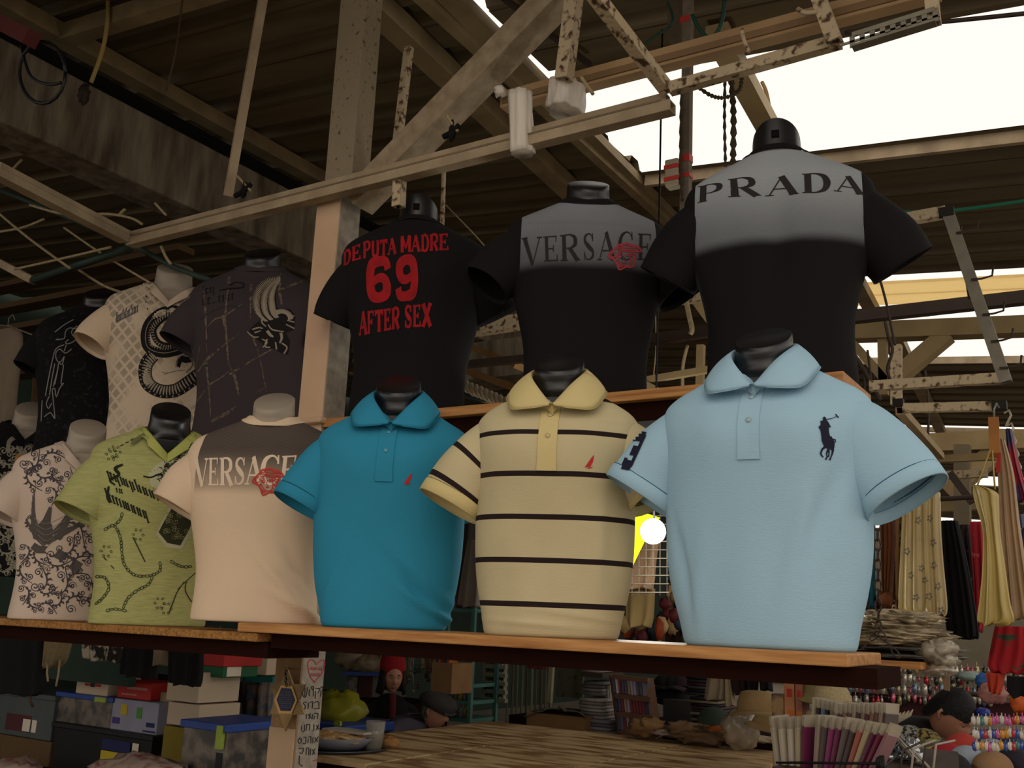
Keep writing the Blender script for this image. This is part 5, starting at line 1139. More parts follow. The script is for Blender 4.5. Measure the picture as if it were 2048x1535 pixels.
for k in range(30):
    a = math.radians(-35 + k * 250 / 29); o = V((math.cos(a) * .085, math.sin(a) * .095 + .015, .05)); hr.tube([hc + Rw @ o, hc + Rw @ (o * 1.12 + V((0, 0, -.13))), hc + Rw @ (o * 1.25 + V((0, .02, -.19)))], [.016, .018, .012], 6)
hr.build('hair', mat('brown_hair', '#1d120c'), root)
fwd = Rw @ V((0, -1, 0)); fwd.z = 0; fwd.normalize(); sdw = V((-fwd.y, fwd.x, 0))
nk_ = hc + V((0, 0, -.13)) - fwd * .02; ch = hc + V((0, 0, -.34)) - fwd * .06
body = [(ch + V((0, 0, -.32)), (.15, .12)), (ch, (.16, .12)), (ch + V((0, 0, .12)), (.10, .08)), (nk_, .055), (ch + sdw * .19 + V((0, 0, .06)), .065), (ch + sdw * .23 + V((0, 0, -.16)) + fwd * .12, .055), (ch + sdw * .12 + V((0, 0, -.20)) + fwd * .34, .045),
        (ch - sdw * .19 + V((0, 0, .06)), .065), (ch - sdw * .25 + V((0, 0, -.14)) + fwd * .14, .055), (ch - sdw * .25 + V((0, 0, -.18)) + fwd * .36, .045)]
skinbody('jacket', body, [(0, 1), (1, 2), (2, 3), (2, 4), (4, 5), (5, 6), (2, 7), (7, 8), (8, 9)], BLKCLOTH, root)
MB().tube([nk_ + fwd * .05, nk_ + fwd * .09 + V((0, 0, -.10)), nk_ + fwd * .12 + V((0, 0, -.26))], [.03, .025, .02], 8).build('scarf', mat('dark_red_scarf', '#5a1418', .9), root)
skinbody('seat_legs', [(ch + V((0, 0, -.40)), (.16, .13)), (ch + V((0, 0, -.44)) + sdw * .1 + fwd * .36, .075), (ch + sdw * .1 + fwd * .40 + V((0, 0, -.75)), .05), (ch + V((0, 0, -.44)) - sdw * .1 + fwd * .36, .075), (ch - sdw * .1 + fwd * .40 + V((0, 0, -.75)), .05)], [(0, 1), (1, 2), (0, 3), (3, 4)], BLKCLOTH, root)
hand(root, ch + sdw * .10 + V((0, 0, -.20)) + fwd * .42, fwd - sdw * .5, -1, SKINW, 1.0); hand(root, ch - sdw * .26 + V((0, 0, -.19)) + fwd * .43, fwd, 1, SKINW, 1.0)
# man in flat cap, profile toward the right
hc = W(872, 1422, 5.75); root = empty('person', V((hc.x, hc.y, 0)), 'person in a grey flat cap bending over, seen in profile behind the table corner', 'person')
Rm = Matrix.Rotation(math.radians(32 + 62), 3, 'Z') @ Matrix.Rotation(math.radians(14), 3, 'X')
head(hc, Rm, .225, SKINM, root, mat('grey_hair', '#5d5850', .9))
cap = MB(); rings = []
for (z, r0, r1, yo) in ((.028, .094, .116, .0), (.050, .112, .134, .004), (.080, .116, .138, .0), (.108, .096, .116, -.012), (.122, .05, .07, -.02)):
    rings.append([hc + Rm @ V((math.cos(a) * r0, math.sin(a) * r1 + yo, z - .02 * (math.sin(a) < 0) * abs(math.sin(a)))) for a in [k * math.pi / 14 for k in range(28)]])
cap.loft(rings, cap1=True).build('flat_cap', mat('dark_grey_tweed', '#3a3634', .95, scale=90, bump=.5), root)
MB().loft([[hc + Rm @ V((x, -.085 - .05 * t * math.cos(x * 14), .048 - .03 * t + dz)) for x in (-.07, -.035, 0, .035, .07)] for t, dz in ((0, 0), (1, 0), (1, -.006), (0, -.006))], closed=False).build('cap_peak', mat('dark_grey_tweed', '#3a3634'), root)
hr = MB()
for k in range(9):
    a = math.radians(20 + k * 18); o = V((math.cos(a) * .078, math.sin(a) * .092, .03)); hr.tube([hc + Rm @ o, hc + Rm @ (o * 1.02 + V((0, 0, -.075)))], [.014, .010], 6)
hr.build('hair', mat('grey_hair', '#5d5850'), root)
fwd = Rm @ V((0, -1, 0)); fwd.z = 0; fwd.normalize(); sdw = V((-fwd.y, fwd.x, 0)); ch = hc - fwd * .24 + V((0, 0, -.15))
skinbody('jacket', [(ch - fwd * .12 + V((0, 0, -.36)), (.17, .15)), (ch, (.17, .14)), (ch + fwd * .08 + V((0, 0, .08)), (.10, .09)), (hc - fwd * .05 + V((0, 0, -.09)), .058), (ch + sdw * .2 + V((0, 0, -.0)), .075), (ch + sdw * .25 + fwd * .18 + V((0, 0, -.22)), .06), (ch - sdw * .2, .075), (ch - sdw * .25 + fwd * .18 + V((0, 0, -.22)), .06)],
         [(0, 1), (1, 2), (2, 3), (2, 4), (4, 5), (2, 6), (6, 7)], mat('grey_purple_jacket', '#57505a', .9, scale=10), root)
skinbody('seat_legs', [(ch - fwd * .12 + V((0, 0, -.42)), (.16, .14)), (ch + sdw * .1 + fwd * .28 + V((0, 0, -.46)), .08), (ch + sdw * .1 + fwd * .30 + V((0, 0, -.8)), .05), (ch - sdw * .1 + fwd * .28 + V((0, 0, -.46)), .08), (ch - sdw * .1 + fwd * .30 + V((0, 0, -.8)), .05)], [(0, 1), (1, 2), (0, 3), (3, 4)], BLKCLOTH, root)
hand(root, ch + sdw * .25 + fwd * .24 + V((0, 0, -.25)), fwd, -1, SKINM); hand(root, ch - sdw * .25 + fwd * .24 + V((0, 0, -.25)), fwd, 1, SKINM)
# young man in black bending over the stall at the right
hc = W(1903, 1428, 5.2); root = empty('person', V((hc.x, hc.y, 0)), 'person with short black hair in a black jacket bending over the jewellery stall', 'person')
Ry = Matrix.Rotation(math.radians(8 + 62), 3, 'Z') @ Matrix.Rotation(math.radians(34), 3, 'X')
head(hc, Ry, .235, SKINY, root, BLKCLOTH)
hm = MB(); rings = []
for i in range(10):
    t = i / 9; z = .135 - t * .13; rr = math.sin(math.acos(max(-1, min(1, 1 - t * .95)))) * .099
    rings.append([hc + Ry @ V((math.cos(a) * rr * .88 * (1 + .04 * math.sin(a * 9 + i)), math.sin(a) * rr * 1.08 + .012, z - .07 * t * min(1, max(0, (math.sin(a) - .1) * 2.5)) + (.02 * t if math.sin(a) < -.3 else 0))) for a in [k * math.pi / 16 for k in range(32)]])
hm.loft(rings, cap0=True).build('hair', mat('black_hair', '#0a0808', .7, bump=.6, bscale=90), root)
fwd = Ry @ V((0, -1, 0)); fwd.z = 0; fwd.normalize(); sdw = V((-fwd.y, fwd.x, 0)); ch = hc - fwd * .30 + V((0, 0, -.16))
skinbody('jacket', [(ch - fwd * .28 + V((0, 0, -.34)), (.17, .15)), (ch, (.17, .15)), (ch + fwd * .14 + V((0, 0, .05)), (.11, .10)), (hc - fwd * .06 + V((0, 0, -.06)), .06), (ch + sdw * .2, .08), (ch + sdw * .24 + fwd * .18 + V((0, 0, -.24)), .06), (ch + sdw * .2 + fwd * .4 + V((0, 0, -.3)), .05), (ch - sdw * .2, .085), (ch - sdw * .24 + fwd * .16 + V((0, 0, -.26)), .06), (ch - sdw * .2 + fwd * .36 + V((0, 0, -.34)), .05)],
         [(0, 1), (1, 2), (2, 3), (2, 4), (4, 5), (5, 6), (2, 7), (7, 8), (8, 9)], mat('black_jacket', '#0a0a0b', .9), root)
skinbody('trousers', [(ch - fwd * .30 + V((0, 0, -.40)), (.16, .14)), (ch - fwd * .28 + sdw * .1 + V((0, 0, -.75)), .075), (V((0, 0, .05)) + V((ch.x, ch.y, 0)) - fwd * .3 + sdw * .12, .05), (ch - fwd * .28 - sdw * .1 + V((0, 0, -.75)), .075), (V((ch.x, ch.y, .05)) - fwd * .3 - sdw * .12, .05)], [(0, 1), (1, 2), (0, 3), (3, 4)], BLKCLOTH, root)
hand(root, ch + sdw * .2 + fwd * .46 + V((0, 0, -.31)), fwd, -1, SKINY); hand(root, ch - sdw * .2 + fwd * .42 + V((0, 0, -.35)), fwd, 1, SKINY)
# ------------------------------------------------------------------ big table of worn sheets
TZ = .9; TX0, TY1 = -3.92, 6.08
TOPM = mat('worn_plywood_sheet', '#c4a87c', .7, scale=3.2, stretch=(1, 3.6, 1), col2='#86633c', contrast=(.40, .56), bump=.2)
tb = empty('stall_table', (-2.4, 4.6, 0), 'big worn plywood table top across the bottom centre', 'table')
xs = [TX0, WZ(1080, 1474, TZ).x, WZ(1290, 1504, TZ).x, -1.75]; ys = [3.88, 4.93, TY1]
for i in range(len(xs) - 1):
    for j in range(len(ys) - 1): MB().bx((xs[i] + .008, ys[j] + .008, TZ - .022 - .002 * ((i + j) % 2)), (xs[i + 1] - .008, ys[j + 1] - .008, TZ - .002 * ((i + j) % 2))).build('tabletop_panel', TOPM, tb, bev=.002)
MB().bx((TX0 + .03, 3.92, TZ - .09), (-1.79, TY1 - .04, TZ - .0255)).build('apron', DKWOOD, tb)
for x in (TX0 + .08, -2.8, -1.85):
    for y in (3.97, TY1 - .1): MB().bx((x - .035, y - .035, 0), (x + .035, y + .035, TZ - .09)).build('leg', DKWOOD, tb)
# tray, plate, food, glass, bread
c = WZ(668, 1495, TZ); tr = empty('serving_tray', c, 'dark round tray beside the post', 'tray')
def disc(c, prof, n=32, sx=1, sy=1): return [[V((c.x + math.cos(a) * r * sx, c.y + math.sin(a) * r * sy, c.z + z)) for a in [k * 2 * math.pi / n for k in range(n)]] for r, z in prof]
MB().loft(disc(c, [(.01, .002), (.26, .002), (.29, .018), (.295, .018), (.27, -.0), (.01, -.0)]), cap0=True, cap1=True).build('tray_dish', mat('dark_tray', '#262830', .35, spec=.6), tr)
c2 = c + V((.02, .0, .006)); MB().loft(disc(c2, [(.01, .0), (.13, .0), (.19, .045), (.195, .045), (.14, -.002)]), cap0=True); pl = solo(MB().loft(disc(c2, [(.01, .002), (.13, .002), (.20, .06), (.207, .06), (.14, -.001), (.01, -.001)])), 'plate', mat('grey_plastic_plate', '#77757c', .4), 'grey plastic plate with food on the dark tray', 'plate')
fd = MB(); random.seed(12)
solo(MB().blob(c2 + V((0, 0, .045)), (.165, .15, .035), 12, .35, 6, 4), 'food', mat('fried_food', '#b08450', .8, scale=30, col2='#d9b98a', contrast=(.4, .6), bump=.8), 'fried food heaped on the grey plate', 'food')
solo(MB().bx(c2 + V((-.10, -.02, .075)), c2 + V((.19, .10, .088))), 'foam_lid', mat('foam_white', '#bdb3a4', .7), 'white foam lid on top of the fried food', 'lid', bev=.006)
gp = WZ(748, 1500, TZ); gl = MB().loft(disc(gp, [(.010, .004), (.040, .004), (.052, .145), (.049, .145), (.037, .012), (.01, .012)])); gm = mat('drinking_glass', '#b9b2a2', .08, alpha=.38, spec=.8); solo(gl, 'drinking_glass', gm, 'empty clear glass tumbler on the table', 'glass')
bp_ = WZ(776, 1496, TZ); solo(MB().blob(bp_ + V((0, 0, .03)), (.06, .045, .032), 10, .4, 4, 9), 'bread_piece', mat('bread_crust', '#a87848', .8, bump=.5), 'torn piece of bread right of the glass', 'bread')
# things behind the table, left: side table with blue lid, yellow bag, clear tubs
tag(MB().bx((-6.9, 5.0, .80), (-4.35, 6.05, .84)).build('side_table', mat('grey_side_table', '#4a4740', .6), loc=(-5.6, 5.5, .8)), 'grey side table behind the cream post under the yellow bag', 'table')
for (x, y) in ((-6.8, 5.1), (-4.45, 5.1), (-6.8, 5.95), (-4.45, 5.95)): pass
solo(MB().bx(W(640, 1452, 5.0) + V((-.35, 0, -.04)), W(690, 1452, 5.0) + V((.0, .5, .0))), 'tub_lid', BLUEP, 'blue plastic lid lying behind the cream post', 'lid', bev=.01)
solo(MB().bx(W(668, 1450, 4.98), W(680, 1442, 4.98) + V((0, .02, 0))), 'lid_latch', GRNP, 'small green latch on the blue lid behind the post', 'latch')
yb = W(680, 1420, 5.3); solo(MB().blob(yb, (.18, .15, .13), 14, .28, 3, 6, zmin=.845), 'plastic_bag', mat('yellow_green_bag', '#8f8a24', .35, scale=7, var=.35, bump=.7, bscale=12), 'knotted yellow-green plastic bag beside the red-hatted person', 'bag', loc=(yb.x, yb.y, .845))
for i, (l_, r_, t_, b_) in enumerate(((690, 712, 1352, 1390), (716, 744, 1350, 1396), (744, 768, 1354, 1392))):
    crate(l_, r_, t_, 1396, 6.9, .3, 'storage_tub', [CLEAR, mat('maroon_stuff', '#3c1d1e'), mat('pale_tub', '#6c655c')][i], ['dim clear tub behind the yellow bag', 'clear tub of white packs behind the yellow bag', 'tub of dark red goods behind the yellow bag'][i], 'tub')
solo(MB().bar(W(688, 1345, 6.85), W(770, 1348, 6.85), .05, .03), 'tub_lid', BLUEP, 'blue lid on the row of clear tubs behind the yellow bag', 'lid')
for i, (x, y, rx, rz) in enumerate(((706, 1312, .16, .13), (738, 1328, .12, .08))): solo(MB().blob(W(x, y, 6.9), (rx, .12, rz), 12, .4, 3, i + 11), 'plastic_bag', mat('cream_bag_red_print', '#7d6e58', .5, scale=8, bump=.6, bscale=10), ['cream plastic bag with red print above the blue lid', 'smaller cream bag beside the red hat'][i], 'bag')
crate(728, 762, 1312, 1326, 7.0, .2, 'carton', mat('deep_red', '#6e1512'), 'red carton behind the cream bags')
crate(722, 765, 1290, 1310, 7.1, .2, 'carton', mat('deep_green', '#173028'), 'dark green carton above the red one behind the bags')
zc = W(716, 1396, 6.9).z - .003
tag(MB().bx((-9.5, 6.86, .0), (-5.2, 7.4, zc)).build('counter', DKWOOD, loc=(-7.7, 7.2, 0)), 'dark counter behind the seated people', 'counter')
# curtain of dangling necklaces behind the red hat
random.seed(3); bead = []
for i in range(26):
    x = 762 + i * 4.3; l = random.uniform(40, 95); c_ = random.choice(['#6b5a33', '#54402a', '#7c7466', '#3c2a20', '#86702f', '#5a1f1c', '#37423a'])
    mb = MB(); P = [W(x + random.uniform(-1, 1), 1288 + l * t / 6, 6.95) for t in range(7)]; mb.tube(P, [.004 + .005 * ((k + i) % 2) for k in range(7)], 5)
    mb.blob(P[-1], .018, 5, .2); tag(mb.build('necklace', mat('bead_' + c_[1:], c_, .4, metal=.3), loc=P[-1]), 'beaded necklace in the hanging row behind the red hat', 'necklace', 'necklaces behind the red hat')
solo(MB().tube([W(755, 1287, 6.95), W(880, 1292, 6.95)], .008), 'necklace_rail', DARKM, 'thin rail holding the row of necklaces', 'rail')
crate(862, 902, 1326, 1388, 6.9, .3, 'carton', CARD, 'tall brown carton with red and blue packets right of the necklaces')
for i in range(6): solo(MB().bx(W(864 + i * 6, 1328, 6.95), W(869 + i * 6, 1318 - (i % 3) * 2, 6.95) + V((0, .12, 0))), 'packet', mat(['pk_red', 'pk_blue', 'pk_orange'][i % 3], ['#8a2020', '#2a3870', '#a0551d'][i % 3]), 'small coloured packet sticking out of the tall brown carton', 'packet', 'packets in the brown carton')
# teal steel shelf units
def steelshelf(l, r, ts, Y, dep, lab):
    a, b_ = W(l, ts[0], Y), W(r, ts[0], Y); rt = empty('shelf_unit', V(((a.x + b_.x) / 2, Y + dep / 2, 0)), lab, 'shelf')
    for x in (a.x, b_.x):
        for y in (Y, Y + dep): MB().bar((x, y, 0), (x, y, a.z + .05), .035, .035).build('upright', TEALS, rt)
    for t in ts: z = W((l + r) / 2, t, Y).z; MB().bx((a.x, Y, z - .03), (b_.x, Y + dep, z)).build('shelf', TEALS, rt)
    return a.x, b_.x
steelshelf(897, 949, (1216, 1306, 1366, 1400, 1436), 7.4, .4, 'teal steel shelf unit holding jars, right of the seated people')
random.seed(9)
for si, (pz, lab) in enumerate(((1216, 'top'), (1306, 'second'), (1366, 'third'), (1400, 'fourth'), (1436, 'lowest'))):
    for i in range(5):
        p = W(902 + i * 9.5, pz, 7.45); h = random.uniform(.06, .13); r_ = random.uniform(.02, .028); c_ = random.choice(['#3c3a30', '#6a2a1c', '#7c6a2c', '#25303a', '#6c6a62']); p.z += .001
        solo(MB().loft(disc(p, [(.004, 0), (r_, 0), (r_, h * .7), (r_ * .6, h * .85), (r_ * .6, h)], 12), cap0=True, cap1=True), 'jar', mat('jar_' + c_[1:], c_, .25), 'small jar on the %s level of the teal shelf unit' % lab, 'jar', 'jars on %s teal shelf' % lab)
wbd = empty('drawer_display', W(985, 1360, 7.8), 'pale display frame with five rows of glass trinkets', 'display')
for (a_, b_, c_, d_) in ((964, 967, 1312, 1402), (1006, 1010, 1314, 1402)): MB().bx(W(a_, d_, 7.8), W(b_, c_, 7.8) + V((0, .05, 0))).build('side', mat('pale_frame', '#7d7b66'), wbd)
for i in range(6): MB().bx(W(964, 1318 + i * 16.6, 7.8), W(1010, 1314 + i * 16.6, 7.8) + V((0, .05, 0))).build('slat', mat('pale_frame', '#7d7b66'), wbd)
MB().bx(W(966, 1402, 7.86), W(1008, 1312, 7.86) + V((0, .01, 0))).build('backing', mat('dim_glass_trinkets', '#5f655a', .3, scale=20, col2='#2a3029', contrast=(.4, .6)), wbd)
random.seed(2)
for r_ in range(5):
    for k in range(7): p = W(971 + k * 5.6, 1330 + r_ * 16.6, 7.83); solo(MB().blob(p, (.014, .012, .022), 6, .2), 'glass_trinket', mat('glint_glass', '#98a096', .1, metal=.6), 'tiny glass trinket in the pale display frame', 'trinket', 'trinkets in the pale display')
# partition of pale corrugated boards
pr = empty('board_partition', W(1055, 1380, 8.6), 'pale vertical boards of a partition behind the table', 'partition')
for i in range(10):
    a_, b_ = W(1010 + i * 9.5, 1470, 8.6), W(1018 + i * 9.5, 1290, 8.6); MB().bx(a_, (b_.x, 8.62 + .015 * (i % 2), b_.z)).build('plank', mat('partition_board_%d' % (i % 3), ['#5d5744', '#4a4334', '#6c664f'][i % 3], .8, stretch=(3, 1, .5)), pr)
hanging([(1308, 1054, 1096), (1320, 1054, 1096), (1336, 1056, 1094)], 7.9, .05, mat('dull_red_cloth', '#73302a'), 'hanging_garment', 'dull red cloth hanging in front of the pale boards', 'clothes', folds=5)
solo(MB().bar(W(1105, 1316, 7.2), W(1099, 1405, 7.2), .035), 'pale_pole', mat('pale_pole', '#8a8468'), 'pale upright pole in front of the dark sunglasses board', 'pole')
solo(MB().bx(W(1112, 1392, 7.4), W(1166, 1318, 7.4) + V((0, .03, 0))), 'display_board', mat('dark_sunglass_board', '#12140f', .4, scale=26, col2='#3b3a22', contrast=(.55, .7)), 'dark display board with dim goods beside the pale pole', 'board')
# folded shirts piles
def pile(l, r, top, bot, Y, n, cols, lab, grp, dep=.3, catg='folded shirt', nm='folded_shirt'):
    z0, z1 = W(l, bot, Y).z, W(l, top, Y).z; a, b_ = W(l, bot, Y).x, W(r, bot, Y).x; h = (z1 - z0) / n
    for i in range(n):
        j = random.uniform(-.015, .015); c_ = cols[i % len(cols)]; mb = MB(); rings = []
        for (t, q) in ((0, .93), (.15, 1), (.8, 1), (1, .94)):
            z = z0 + h * (i + t * .94); cx = (a + b_) / 2 + j; hw = (b_ - a) / 2 * q; rings.append([V((cx + sx * hw + dx, Y + dep / 2 + sy * dep / 2 * q, z + .1 * h * noise.noise(V((sx * 3, i, t))))) for sx, sy, dx in ((-1, -1, 0), (0, -1.04, 0), (1, -1, 0), (1.03, 0, 0), (1, 1, 0), (0, 1, 0), (-1, 1, 0), (-1.03, 0, 0))])
        mb.loft(rings, cap0=True, cap1=True); solo(mb, nm, mat('fold_' + c_[1:], c_, .6, scale=20), lab, catg, grp)
random.seed(21)
pile(1166, 1200, 1330, 1345, 6.7, 2, ['#8a7e78', '#5c5450'], 'folded pale shirt on the top shelf left of the disc rack', 'folded shirts, top shelf')
pile(1164, 1204, 1360, 1388, 6.65, 4, ['#716a66', '#837b78', '#625a56'], 'grey folded shirt in the middle pile left of the disc rack', 'folded shirts, middle pile')
pile(1160, 1208, 1394, 1434, 6.6, 6, ['#a39a95', '#8c8480', '#b0a7a0'], 'white folded shirt in the pile left of the disc rack', 'folded shirts, white pile')
pile(1168, 1220, 1436, 1464, 6.55, 4, ['#8d8890', '#a09a9c', '#706a70'], 'shiny bagged shirt at the foot of the white pile', 'folded shirts, lowest pile')
tag(MB().bx(W(1160, 1352, 6.6), W(1205, 1346, 6.6) + V((0, .35, 0))).build('pile_shelf', DARKM, loc=W(1180, 1349, 6.6)), 'thin dark shelf under the top folded shirts', 'shelf')
tag(MB().bx((-4.3, 6.95, .55), (2.0, 7.9, TZ - .04)).build('rear_counter', DKWOOD, loc=(-1.5, 7, .55)), 'dark rear counter behind the big table', 'counter')
pb_ = [W(1160 + 18 * math.sin(k), 1335 + k * 16, 6.5) for k in range(9)]
solo(MB().blob(W(1218, 1432, 6.75), (.035, .05, .2), 12, .5, 5, 4), 'plastic_cover', PLAS, 'shiny crumpled clear plastic beside the white shirt pile', 'plastic')
# open carton with plastic sheet
crate(1052, 1168, 1434, 1464, 6.45, .35, 'carton', CARD, 'brown carton under a crumpled plastic sheet at the table edge')
pts = MB(); rings = []
for j in range(10):
    rings.append([W(1048 + i * 9 + 2 * math.sin(i * 2.1 + j), 1432 - 16 * math.sin(math.pi * i / 14) * (1 - .05 * j), 6.4 + j * .05) + V((0, 0, .035 * noise.noise(V((i * .7, j * .8, 1))))) for i in range(15)])
solo(pts.loft(rings, closed=False), 'plastic_sheet', mat('grey_green_film', '#6b6f60', .25, spec=.7, bump=.6, bscale=12), 'crumpled grey-green plastic sheet on the brown carton', 'plastic sheet', solid=.004)
# disc rack
rk = empty('disc_rack', W(1270, 1460, 6.35), 'brown tilted rack holding three rows of disc cases', 'rack')
def rp(u, v, dy=0): # u across 0..1, v down 0..1
    x = 1228 + u * 70 + v * 16; y = 1352 + v * 112 + u * 8; return W(x, y, 6.55 - .25 * v + dy)
RW = mat('rack_brown', '#6a4a35', .6)
for (u0, u1) in ((0, 0), (1, 1)): MB().bar(rp(u0, -.02), rp(u1, 1.04), .06, .03).build('side', RW, rk)
MB().add([rp(0, 0, .02), rp(1, 0, .02), rp(1, 1, .02), rp(0, 1, .02), rp(0, 0, .1), rp(1, 0, .1), rp(1, 1, .4), rp(0, 1, .4)], [(0, 3, 2, 1), (4, 5, 6, 7), (0, 4, 7, 3), (1, 2, 6, 5), (0, 1, 5, 4), (3, 7, 6, 2)]).build('back', BLKP, rk)
for v in (0, .345, .67, 1.0): MB().bar(rp(0, v, -.03), rp(1, v, -.03), .05, .03).build('ledge', RW, rk)
random.seed(8)
for row, v in enumerate((.325, .65, .98)):
    for i in range(11):
        u = .04 + i * .085; c_ = random.choice(['#8a8090', '#4a4658', '#a39aa0', '#6a2f35', '#2d3348', '#8d7260', '#5c5a66'])
        a_, b_ = rp(u, v - .02, -.02), rp(u + .012, v - .28, -.02); MBx = MB().bar(a_, b_, .06, .02); solo(MBx, 'disc_case', mat('case_' + c_[1:], c_, .2, spec=.7), 'disc case in the %s row of the brown rack' % ['top', 'middle', 'bottom'][row], 'disc case', 'disc cases, %s row' % ['top', 'middle', 'bottom'][row])
# caps and hats
def brimhat(px, py, Y, r, h, m, lab, brim=1.5, tilt=0, flat=.8):
    c = W(px, py, Y); Rt = Matrix.Rotation(tilt, 3, 'Y'); rt = empty('hat', c, lab, 'hat')
    prof = [(r * brim, -.012), (r * brim * .98, -.006), (r * 1.05, 0.006), (r, .012), (r * .96, h * .5), (r * flat, h * .92), (r * flat * .6, h), (.004, h)]
    rg = [[c + Rt @ V((math.cos(a) * q, math.sin(a) * q, z + (.012 * math.sin(2 * a + px) if q > r * 1.02 else 0))) for a in [k * 2 * math.pi / 28 for k in range(28)]] for q, z in prof]
    MB().loft(rg[3:]).build('crown', m, rt); MB().loft(rg[:4]).build('brim', m, rt, solid=.004)
def cap(px, py, Y, r, m, lab, ang=0, m2=None, grp=None, tilt=0):
    c = W(px, py, Y); rt = empty('cap', c, lab, 'cap', grp); Rt = Matrix.Rotation(ang, 3, 'Z') @ Matrix.Rotation(tilt, 3, 'X')
    rg = [[c + Rt @ V((math.cos(a) * r * math.cos(t), math.sin(a) * r * 1.08 * math.cos(t), r * .95 * math.sin(t))) for a in [k * 2 * math.pi / 20 for k in range(20)]] for t in [j * math.pi / 2 / 7 for j in range(8)]]
    MB().loft(rg).build('crown', m, rt)
    MB().loft([[c + Rt @ V((x * r, -r * (1.0 * math.sqrt(max(0, 1 - x * x * .9))) - t * r * .75 * math.sqrt(max(.02, 1 - x * x)), .004 - t * .02 - x * x * .03)) for x in [-.8 + .2 * k for k in range(9)]] for t in (0, .5, 1)], closed=False).build('peak', m2 or m, rt, solid=.005)
TANC = mat('tan_cotton', '#8a6f48', .9, bump=.3); STRAW = mat('straw_weave', '#a99871', .9, scale=90, bump=.6); KHAKI = mat('khaki_cotton', '#7d7148', .9)
brimhat(1512, 1424, 5.4, .10, .11, TANC, 'tan cotton hat behind the clear plastic bag', 1.35)
brimhat(1636, 1395, 5.0, .085, .09, KHAKI, 'khaki hat with a pinched crown beside the tall picture boxes', 1.45, .25, .9)
brimhat(1668, 1414, 4.8, .085, .11, STRAW, 'domed cream straw hat right of the khaki hat', 1.5, -.2, .75)
brimhat(1540, 1450, 5.2, .09, .05, TANC, 'flattened tan hat lying below the other tan hat', 1.4)
random.seed(14)
for i in range(12):
    x = 1330 + (i % 6) * 9; y = 1398 - (i // 6) * 26 + random.uniform(-5, 5); c_ = random.choice(['#16161a', '#222025', '#3c3630', '#2a1c20', '#46464c', '#101216'])
    cap(x, y, 6.98 + .12 * (i % 2), .085, mat('capc_' + c_[1:], c_, .9), 'dark cap in the heap right of the disc rack', random.uniform(-1, 1), grp='dark cap heap')
pile(1372, 1428, 1350, 1388, 6.2, 6, ['#2e2c30', '#17171a', '#4a4548', '#3a2030'], 'dark folded garment in the heap behind the table, right', 'dark folded garments', catg='folded garment', nm='folded_garment')
pile(1382, 1440, 1392, 1452, 6.1, 10, ['#4a2c34', '#1c1a1c', '#7d6f5e', '#201c20', '#8c8070', '#2c3428'], 'folded striped-edge garment in the tall pile behind the plastic bag', 'tall garment pile', catg='folded garment', nm='folded_garment')
solo(MB().bx(W(1326, 1462, 6.8), W(1388, 1402, 6.8) + V((0, .5, 0))), 'grey_crate', mat('dim_grey_board', '#3d3a38', .8), 'plain dim grey crate under the dark cap heap', 'crate')
mb = MB().blob(W(1482, 1455, 5.6), (.10, .10, .11), 16, .25, 3, 5); solo(mb, 'plastic_bag', mat('clear_crumpled_bag', '#a0917c', .2, spec=.8, scale=6, bump=.9, bscale=14, var=.3), 'round crumpled clear bag on the far edge of the table', 'bag')
cap(1428, 1446, 5.9, .10, mat('green_cap', '#2f3a2e', .9), 'dark green cap with orange edge at the table end', .8, mat('orange_edge', '#a0521f'))
for i, (x, y, rx, rz, m) in enumerate(((1295, 1462, .13, .05, CARD), (1400, 1476, .22, .05, mat('brown_paper', '#7a5f42', .85, bump=.9, bscale=9)), (1372, 1462, .12, .035, mat('brown_paper', '#7a5f42')), (1330, 1470, .1, .02, mat('white_bag_pink_print', '#a39083')), (1498, 1482, .16, .02, mat('lace_trim', '#a79478', .9, scale=40)))):
    solo(MB().blob(W(x, y, 6.0) + V((0, 0, .02)), (rx, .12, rz), 12, .6, 3, i + 30), 'wrapping_paper', m, ['small brown paper heap left on the table far edge', 'crumpled brown wrapping paper beside the clear bag', 'flat brown paper behind the crumpled wrapping', 'scrap of white plastic on the far table edge', 'strip of pale lace trim in front of the clear bag'][i], 'paper')
for i, (l_, c_, t_, bo, m) in enumerate(((1543, 1568, 1388, 1450, mat('picture_box_dark', '#2c211c', .4, scale=12, col2='#8a6a44', contrast=(.5, .6))), (1568, 1590, 1352, 1450, mat('picture_box_orange', '#8a4f2c', .4, scale=9, col2='#b0764a')), (1590, 1606, 1355, 1450, mat('picture_box_red', '#70302a', .4, scale=14, col2='#9a6644')))):
    r, b = crate(l_, c_, t_, bo, 4.9, .12, 'picture_box', m, ['short dark picture box beside the clear bag', 'tall orange picture box, middle of three', 'tall red and brown picture box, rightmost of three'][i], zb=TZ)
    if i: patch(r, b, .3, .8, .8, .88, RED); patch(r, b, .2, .7, .5, .56, BLKP); patch(r, b, .3, .9, .62, .68, mat('box_orange_print', '#b5672a'))
